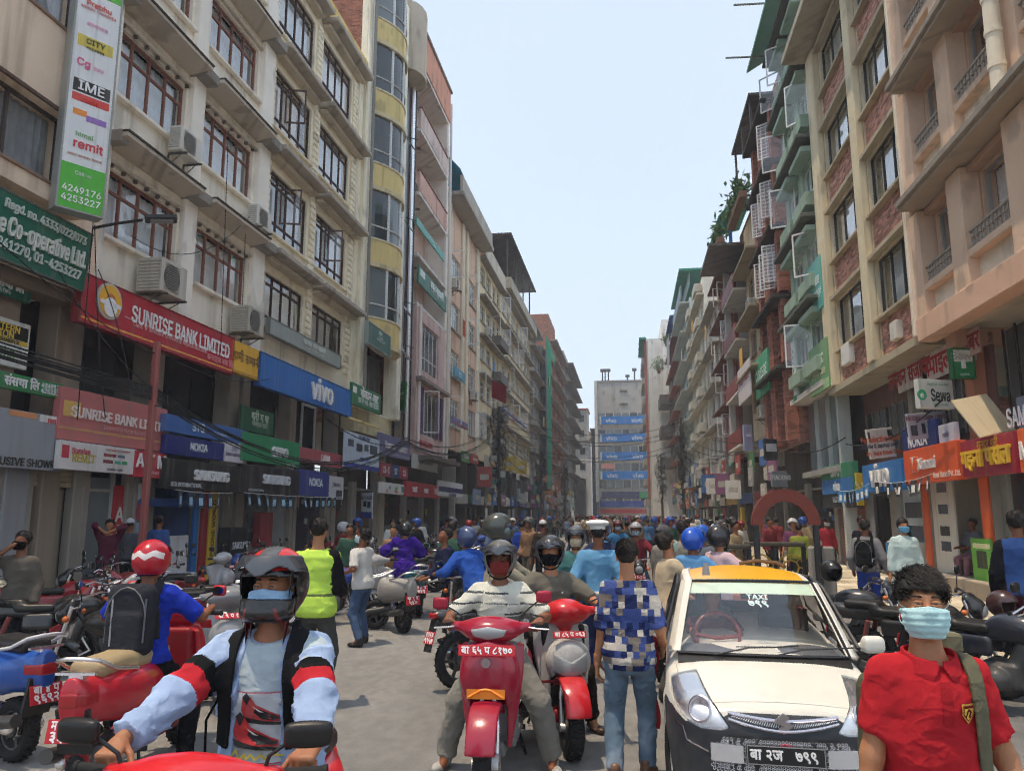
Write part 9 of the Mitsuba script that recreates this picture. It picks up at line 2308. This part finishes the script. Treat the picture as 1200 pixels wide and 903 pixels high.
def crowd_person(i, x, y, yaw, kind, c, hel, label, grp, z=0.0):
 T = TT(M4(rotz(yaw), (x, y, z), .94 + .1 * rg.random()))
 k = thing('person', label, 'person', grp)
 def g(part, geo, mat, col):
  kk = ('cr', kind, part, col)
  if kk not in _cache:
   _cache[kk] = dish(geo, mat, True, col)
  put(part.split('.')[0], _cache[kk], parent=k, T=T)
 p = proto[kind]
 g('body', p['body'], 'skin', SKIN[kind % 5]); g('shirt', p['shirt'], 'cloth', CW[c]); g('trousers', p['trousers'], 'cloth', ['#23252c', '#2f3d5a', '#4a463f', '#1a1b20'][(i + c) % 4])
 for q in (0, 1):
  g(f'shoe.{q}', p['shoe'][q], 'plastic', '#2a2624')
 if hel is None:
  g('hair', p['hair'], 'hair', '#100d0b')
 else:
  g('helmet', p['helmet'], 'gloss', HC[hel])
n = 0
for i in range(130):
 y = 12 + 55 * rg.random() ** 1.2
 x = rg.uniform(-8.6, 5.8)
 px_ = 738 + 900 * x / y
 if (y < 17 and (565 < px_ < 1100 or px_ < 330)) or (y < 24 and 655 < px_ < 745):
  continue
 back = rg.random() < .55
 hel = rg.randrange(5) if rg.random() < .38 else None
 c = rg.randrange(12)
 place = 'left' if x < -4.5 else ('right' if x > 2 else 'middle')
 where = {'left': 'by the left shops', 'right': 'by the right pavement', 'middle': 'in mid street'}[place]
 lab = f'person {"walking away" if back else "facing us"} in {CN[c]}{" and " + HN[hel] + " helmet" if hel is not None else ""}, in the crowd {where}'
 crowd_person(i, x, y, (math.pi if back else 0) + rg.uniform(-.9, .9), rg.randrange(6), c, hel, lab, f'people {where} in {CN[c]}' + (f' with {HN[hel]} helmets' if hel is not None else '') + (' walking away' if back else ''), .13 if x < -9 or x > 4.2 else 0)
far = MB()
p = proto[0]
for i in range(115):
 y = rg.uniform(64, 138)
 M = M4(rotz(rg.uniform(0, 6.28)), (rg.uniform(-8, 5), y, 0))
 far.box(np.array([-.2, -.1, .0]) + M[:3, 3], np.array([.2, .1, .8]) + M[:3, 3], '#23252c')
 far.add(trimesh.creation.icosphere(1, .30), rg.choice(CW[1:4] + CW[5:11]), M @ np.diag([.75, .45, 1.1, 1]) + np.array([[0, 0, 0, 0], [0, 0, 0, 0], [0, 0, 0, 1.1], [0, 0, 0, 0]]))
 far.add(trimesh.creation.icosphere(1, .125), rg.choice(['#1c1714', '#5a4034', '#1c1d20', '#8a1a22', '#b9babb']), M4(t=M[:3, 3] + [0, 0, 1.54]))
put('crowd', far, 'cloth', label='dense far crowd filling the end of the street', cat='crowd', kind='stuff')
# ------------------------------------------------------------------ parked two-wheelers
TK = [('#16171a', 'black'), ('#8e1620', 'red'), ('#1f3f8c', 'blue'), ('#3a3c40', 'grey'), ('#16171a', 'black'), ('#a5a6a8', 'silver'), ('#7a1a1e', 'dark red')]
scooter('blue and white scooter tail at the left edge of the picture', (-5.3, 5.8), -1.9, '#1f4f9e', style='b', apron='#c9cbca', plate='बा ४ प', plate2='९६९२', rail='white', res=.011)
motorcycle('black motorcycle parked behind the red scooter on the left', (-5.0, 7.35), -1.35, '#121315', .12, None)
scooter('silver scooter facing the road with a red number strip', (-4.05, 7.5), .55, '#3d3f42', apron='#8b8d8f', cowl='#77797b', fender='#2b2c2e', style='b', plate='बा ९ प ११')
i, ns, seen_ = 0, -1, {}
ORD = 'first second third fourth fifth sixth seventh eighth ninth tenth eleventh twelfth thirteenth fourteenth fifteenth sixteenth seventeenth eighteenth nineteenth twentieth'.split()
for y in np.arange(8.3, 40, .92):
 for x0 in ((-6.3, -7.8) if y < 20 else (-6.2,)):
  c, nm = TK[(i * 3) % 7]
  x = x0 + rg.uniform(-.25, .25) + (1.4 if 11.5 < y < 13.2 and x0 > -7 else 0) + (.8 if y > 18 else 0)
  yaw = -1.2 + rg.uniform(-.3, .3)
  if i % 5 in (1, 3):
   ns += 1
   scooter(f'{nm} scooter in the left parking row, {ORD[ns]} scooter of the row', (x, y + .3), yaw + rg.choice((0, math.pi)), c, style='ab'[i % 2], plate='बा ९ प ११', mirrors=None)
  else:
   seen_[nm] = seen_.get(nm, -1) + 1
   motorcycle(f'{nm} motorcycle in the left parking row, {ORD[seen_[nm]]} {nm} one from the near end', (x, y), yaw + (math.pi if i % 5 == 0 else 0), c, .12 + rg.uniform(-.04, .04))
  i += 1
for j, (x, y, yaw, c, nm) in enumerate(((3.15, 9.3, .9, '#1a1b1e', 'black motorcycle behind the man in red, nearest one'), (2.7, 10.6, 1.1, '#2a2c30', 'dark grey motorcycle right of the taxi'), (3.55, 8.3, .7, '#1c2230', 'dark blue motorcycle behind the shoulder of the man in red'))):
 motorcycle(nm, (x, y), yaw, c, -.1, None)
hm = Pose(1.7); hm.H = vec(0, 0, .14)
put('shell', helmet_mesh(hm, .011, 'open', 1.0), 'gloss', thing('helmet', 'black helmet resting on a parked motorcycle right of the taxi roof', 'helmet'), '#131417', True, TT(M4(rotz(.3), (*px_at(970, 10.4), .98))))
# ------------------------------------------------------------------ arch, railing, poles, cables
k = thing('gate_arch', 'rust red half round arch on two thin black posts', 'arch')
V, n = [], 24
for j in range(n + 1):
 a = math.pi * j / n
 for r, y in ((.66, 14.94), (.66, 15.06), (.43, 15.06), (.43, 14.94)):
  V.append((2.84 + r * math.cos(a) * .93, y, 1.65 + r * math.sin(a)))
F = [t for j in range(n) for q in range(4) for t in ([4 * j + q, 4 * j + (q + 1) % 4, 4 * j + 4 + (q + 1) % 4], [4 * j + q, 4 * j + 4 + (q + 1) % 4, 4 * j + 4 + q])] + [[0, 1, 2], [0, 2, 3], [4 * n, 4 * n + 2, 4 * n + 1], [4 * n, 4 * n + 3, 4 * n + 2]]
put('arch', MB().raw(V, F), 'plaster', k, '#7a3a30', 40)
for sg in (-1, 1):
 put('post', MB().cbox((2.84 + sg * .53 - .05, 14.95, 0), (2.84 + sg * .53 + .05, 15.05, 1.67), .01), 'black', k)
def fence(label, a, b, n):
 a, b = np.array(a, float), np.array(b, float)
 k = thing('railing', label, 'railing')
 L = np.linalg.norm(b - a); M = M4(np.stack([(b - a) / L, np.cross([0, 0, 1], (b - a) / L), [0, 0, 1.0]], 1), a)
 put('top_rail', MB().cbox((0, -.06, 1.2), (L, .06, 1.29), .02).moved(M), 'plaster', k, '#4b473f')
 put('base_kerb', MB().cbox((0, -.14, 0), (L, .14, .38), .03).moved(M), 'plaster', k, '#8a4038')
 for i in range(n + 1):
  x = min(max(L * i / n, .04), L - .04)
  put('post', MB().cbox((x - .04, -.04, .381), (x + .04, .04, 1.199), .01).moved(M), 'black', k)
 for i in range(n):
  x, m = L * (i + .5) / n, MB()
  for r in (.26, .15):
   m.tube([(x + r * math.cos(t), 0, .78 + r * math.sin(t)) for t in np.linspace(0, 2 * math.pi, 17)], .016, 5)
  for t in np.linspace(0, 2 * math.pi, 9)[:-1]:
   m.tube([(x + .15 * math.cos(t), 0, .78 + .15 * math.sin(t)), (x + .26 * math.cos(t), 0, .78 + .26 * math.sin(t))], .012, 4)
  put('gold_ornament', m.moved(M), 'paint', k, '#a98a2e', 50)
  put('bar', MB().cyl((x - L / n * .40, 0, .38), (x - L / n * .40, 0, 1.2), .012, n=6).moved(M), 'black', k); put('bar', MB().cyl((x + L / n * .40, 0, .38), (x + L / n * .40, 0, 1.2), .012, n=6).moved(M), 'black', k)
fence('black railing with gold rings left of the arch', (.9, 15.5, 0), (2.25, 15.3, 0), 2)
fence('black railing with gold rings running behind the arch to the right', (2.3, 16.6, 0), (3.5, 16.6, 0), 2)
fence('black railing with gold rings right of the arch', (3.45, 15.2, 0), (4.0, 17.6, 0), 3)
put('stone_pier', MB().cbox((3.3, 15.3, 0), (3.75, 15.5, 1.25), .03), 'plaster', thing('pier', 'grey stone pier beside the right post of the arch', 'pier'), '#8d8a82')
def cable(k, a, b, sag, r, n=14):
 a, b = np.asarray(a, float), np.asarray(b, float)
 t = np.linspace(0, 1, n)[:, None]
 put('cable', MB().tube(a + (b - a) * t - np.array([0, 0, sag]) * 4 * t * (1 - t), r, 5), 'rubber', k, smooth=60)
k = thing('steel_post', 'leaning rust red steel post in front of the faded bank board', 'post')
put('shaft', MB().cbox((-9.06, 13.34, .1), (-8.94, 13.46, 5.15), .02), 'paint', k, '#8f4a46')
put('hook', MB().tube([(-8.94, 13.4, 3.9), (-8.7, 13.4, 3.9), (-8.7, 13.4, 4.1)], .015, 5), 'black', k)
def pole(label, x, y, h, seed, nbox):
 r = random.Random(seed)
 k = thing('utility_pole', label, 'utility pole')
 put('shaft', MB().cyl((x, y, 0), (x, y, h), .14, .10, 10), 'paint', k, '#3c3a38', 40)
 m = MB()
 for i in range(46):
  a, z0, z1 = r.uniform(0, 6.28), r.uniform(3.2, h), r.uniform(3.2, h)
  R_ = r.uniform(.15, .75)
  m.tube([(x + R_ * math.cos(a + t * r.uniform(1, 5)) * (1 - .3 * t), y + R_ * math.sin(a + t * 4) * .7, z0 + (z1 - z0) * t + .3 * math.sin(t * 5 + a)) for t in np.linspace(0, 1, 9)], r.uniform(.012, .035), 4)
 put('cable_tangle', m, 'rubber', k, kind='stuff')
 for i in range(nbox):
  q = vec(x + r.uniform(-.5, .5), y - .3 + r.uniform(-.1, .1), r.uniform(3.0, h - 1.5))
  put('junction_box', MB().cbox(q - vec(.16, .08, .2), q + vec(.16, .08, .2), .02), 'paint', k, r.choice(['#4a4d50', '#a9aaa6', '#2b2c2e']))
 return vec(x, y, h)
PL = pole('utility pole wrapped in a thick tangle of black cables on the left', -8.5, 50.5, 9.0, 1, 8)
PR = pole('utility pole wrapped in a thick tangle of black cables on the right', 4.2, 62, 9.4, 2, 7)
for x, y, h_, lb in ((-8.4, 74, 8.5, 'dark utility pole further up the left pavement'), (3.6, 88, 8.5, 'dark utility pole further up the right pavement'), (-8.2, 100, 8.5, 'dark utility pole near the end of the left pavement')):
 pole(lb, x, y, h_, int(y), 4)
put('cloth', sheet([[vec(-8.5 - .5 + t, 50.3, 9.6 - .5 * t + .3 * u_) for t in np.linspace(0, 1, 5)] for u_ in (0, 2, 4)]), 'cloth', thing('flag', 'small dark red flag on the left tangled pole', 'flag'), '#7c1420')
k = thing('cable_bundle', 'thick black cable bundle crossing the left shop fronts', 'cables')
for i in range(7):
 j = i * .05
 cable(k, (-9.0, 4.0, 4.55 + j * .6), (-9.0, 13.4, 4.02 + j * .8), .12 + .05 * rg.random(), .015)
 cable(k, (-9.0, 13.4, 4.02 + j * .8), (-8.9, 30, 4.6 + j), 1.0 + .3 * rg.random(), .016)
 cable(k, (-8.9, 30, 4.6 + j), (-8.5, 50.5, 7.0 + j * 4), .9 + .4 * rg.random(), .016)
k = thing('cable_bundle', 'black cables sagging across the street between the two tangled poles', 'cables')
for i in range(5):
 cable(k, PL + vec(0, 0, -.6 - .5 * i), PR + vec(0, 0, -.4 - .5 * i), .9 + .5 * rg.random(), .02)
 cable(k, PR + vec(0, 0, -.6 - .6 * i), vec(6.3, 30 + 5 * i, 4.6 + .3 * i), .6 + .3 * rg.random(), .02)
 cable(k, PL + vec(0, 0, -.6 - .6 * i), vec(-8.2, 100, 7.5), 1 + rg.random(), .02)
k = thing('loose_cables', 'thin loose cables drooping over the bank front at the left', 'cables')
for a, b, sg_ in (((-9.8, 12.4, 7.2), (-9.6, 12.9, 3.6), .3), ((-9.8, 12.6, 6.4), (-9.4, 13.3, 4.2), -.2), ((-10.2, 14, 7.6), (-10.0, 18.5, 9.8), .7), ((-10.2, 18.7, 9.8), (-10.1, 18.6, 7.2), .1), ((-9.7, 11.5, 6.0), (-9, 13.4, 4.2), .2), ((-9, 13.4, 5.0), (-9.9, 20, 5.6), .3), ((-9.9, 17, 11.5), (-9.9, 17.3, 5.8), .05), ((-9.7, 12.2, 8.5), (-9.7, 12.3, 3.5), .1), ((-9.3, 9, 6.2), (-9, 13.4, 4.9), .2)):
 cable(k, a, b, sg_, .010)
for a, b in (((-8.9, 30, 4.6), (-9.9, 24, 5.0)), ((6.4, 24, 3.9), (6.5, 17, 4.2)), ((6.4, 24, 4.1), (6.3, 33, 4.6))):
 cable(k, a, b, .35, .018)
k = thing('street_lamp', 'flat black street lamp head on a short arm above the bank sign', 'street lamp')
put('arm', MB().tube([(-10.45, 12.95, 7.35), (-9.9, 13.2, 7.55), (-9.5, 13.35, 7.65)], .03, 6), 'black', k)
put('lamp_head', MB().cbox((-.16, -.3, -.05), (.16, .3, .04), .02).moved(M4(rotz(-1.0) @ rotx(.15), (-9.2, 13.5, 7.72))), 'plastic', k, '#2a2c2e')
put('diffuser', MB().cbox((-.12, -.2, -.065), (.12, .22, -.051), .004).moved(M4(rotz(-1.0) @ rotx(.15), (-9.2, 13.5, 7.72))), 'paint', k, '#8f9394')
# ------------------------------------------------------------------ scraps on the road
m = MB()
for i in range(60):
 x, y = rg.uniform(-7, 4), 3 + 30 * rg.random() ** 1.5
 r = rg.uniform(.012, .05)
 m.raw([(x + r * math.cos(a + i) * rg.uniform(.4, 1), y + r * math.sin(a + i), .004 + .012 * rg.random()) for a in (0, 1.7, 3.3, 4.9)], [[0, 1, 2], [0, 2, 3]], rg.choice(['#c9c6bd', '#a39a88', '#6d675c', '#b9b4a6', '#7a3a34']))
put('litter', m, 'paint', label='small scraps of paper and grit lying on the road', cat='litter', kind='stuff')
# ------------------------------------------------------------------ thin haze in the air
scene['air'] = {'type': 'homogeneous', 'albedo': {'type': 'rgb', 'value': [.95, .95, .95]}, 'sigma_t': {'type': 'rgb', 'value': [.00095, .00102, .00115]}}
scene['haze'] = {'type': 'cube', 'bsdf': {'type': 'null'}, 'interior': {'type': 'ref', 'id': 'air'}, 'to_world': T4().translate([0, 350, 17.5]).scale([420, 570, 19])}
labels['haze'] = {'kind': 'stuff', 'label': 'thin pale haze filling the air of the street', 'category': 'haze'}
scene['camera']['medium'] = {'type': 'ref', 'id': 'air'}
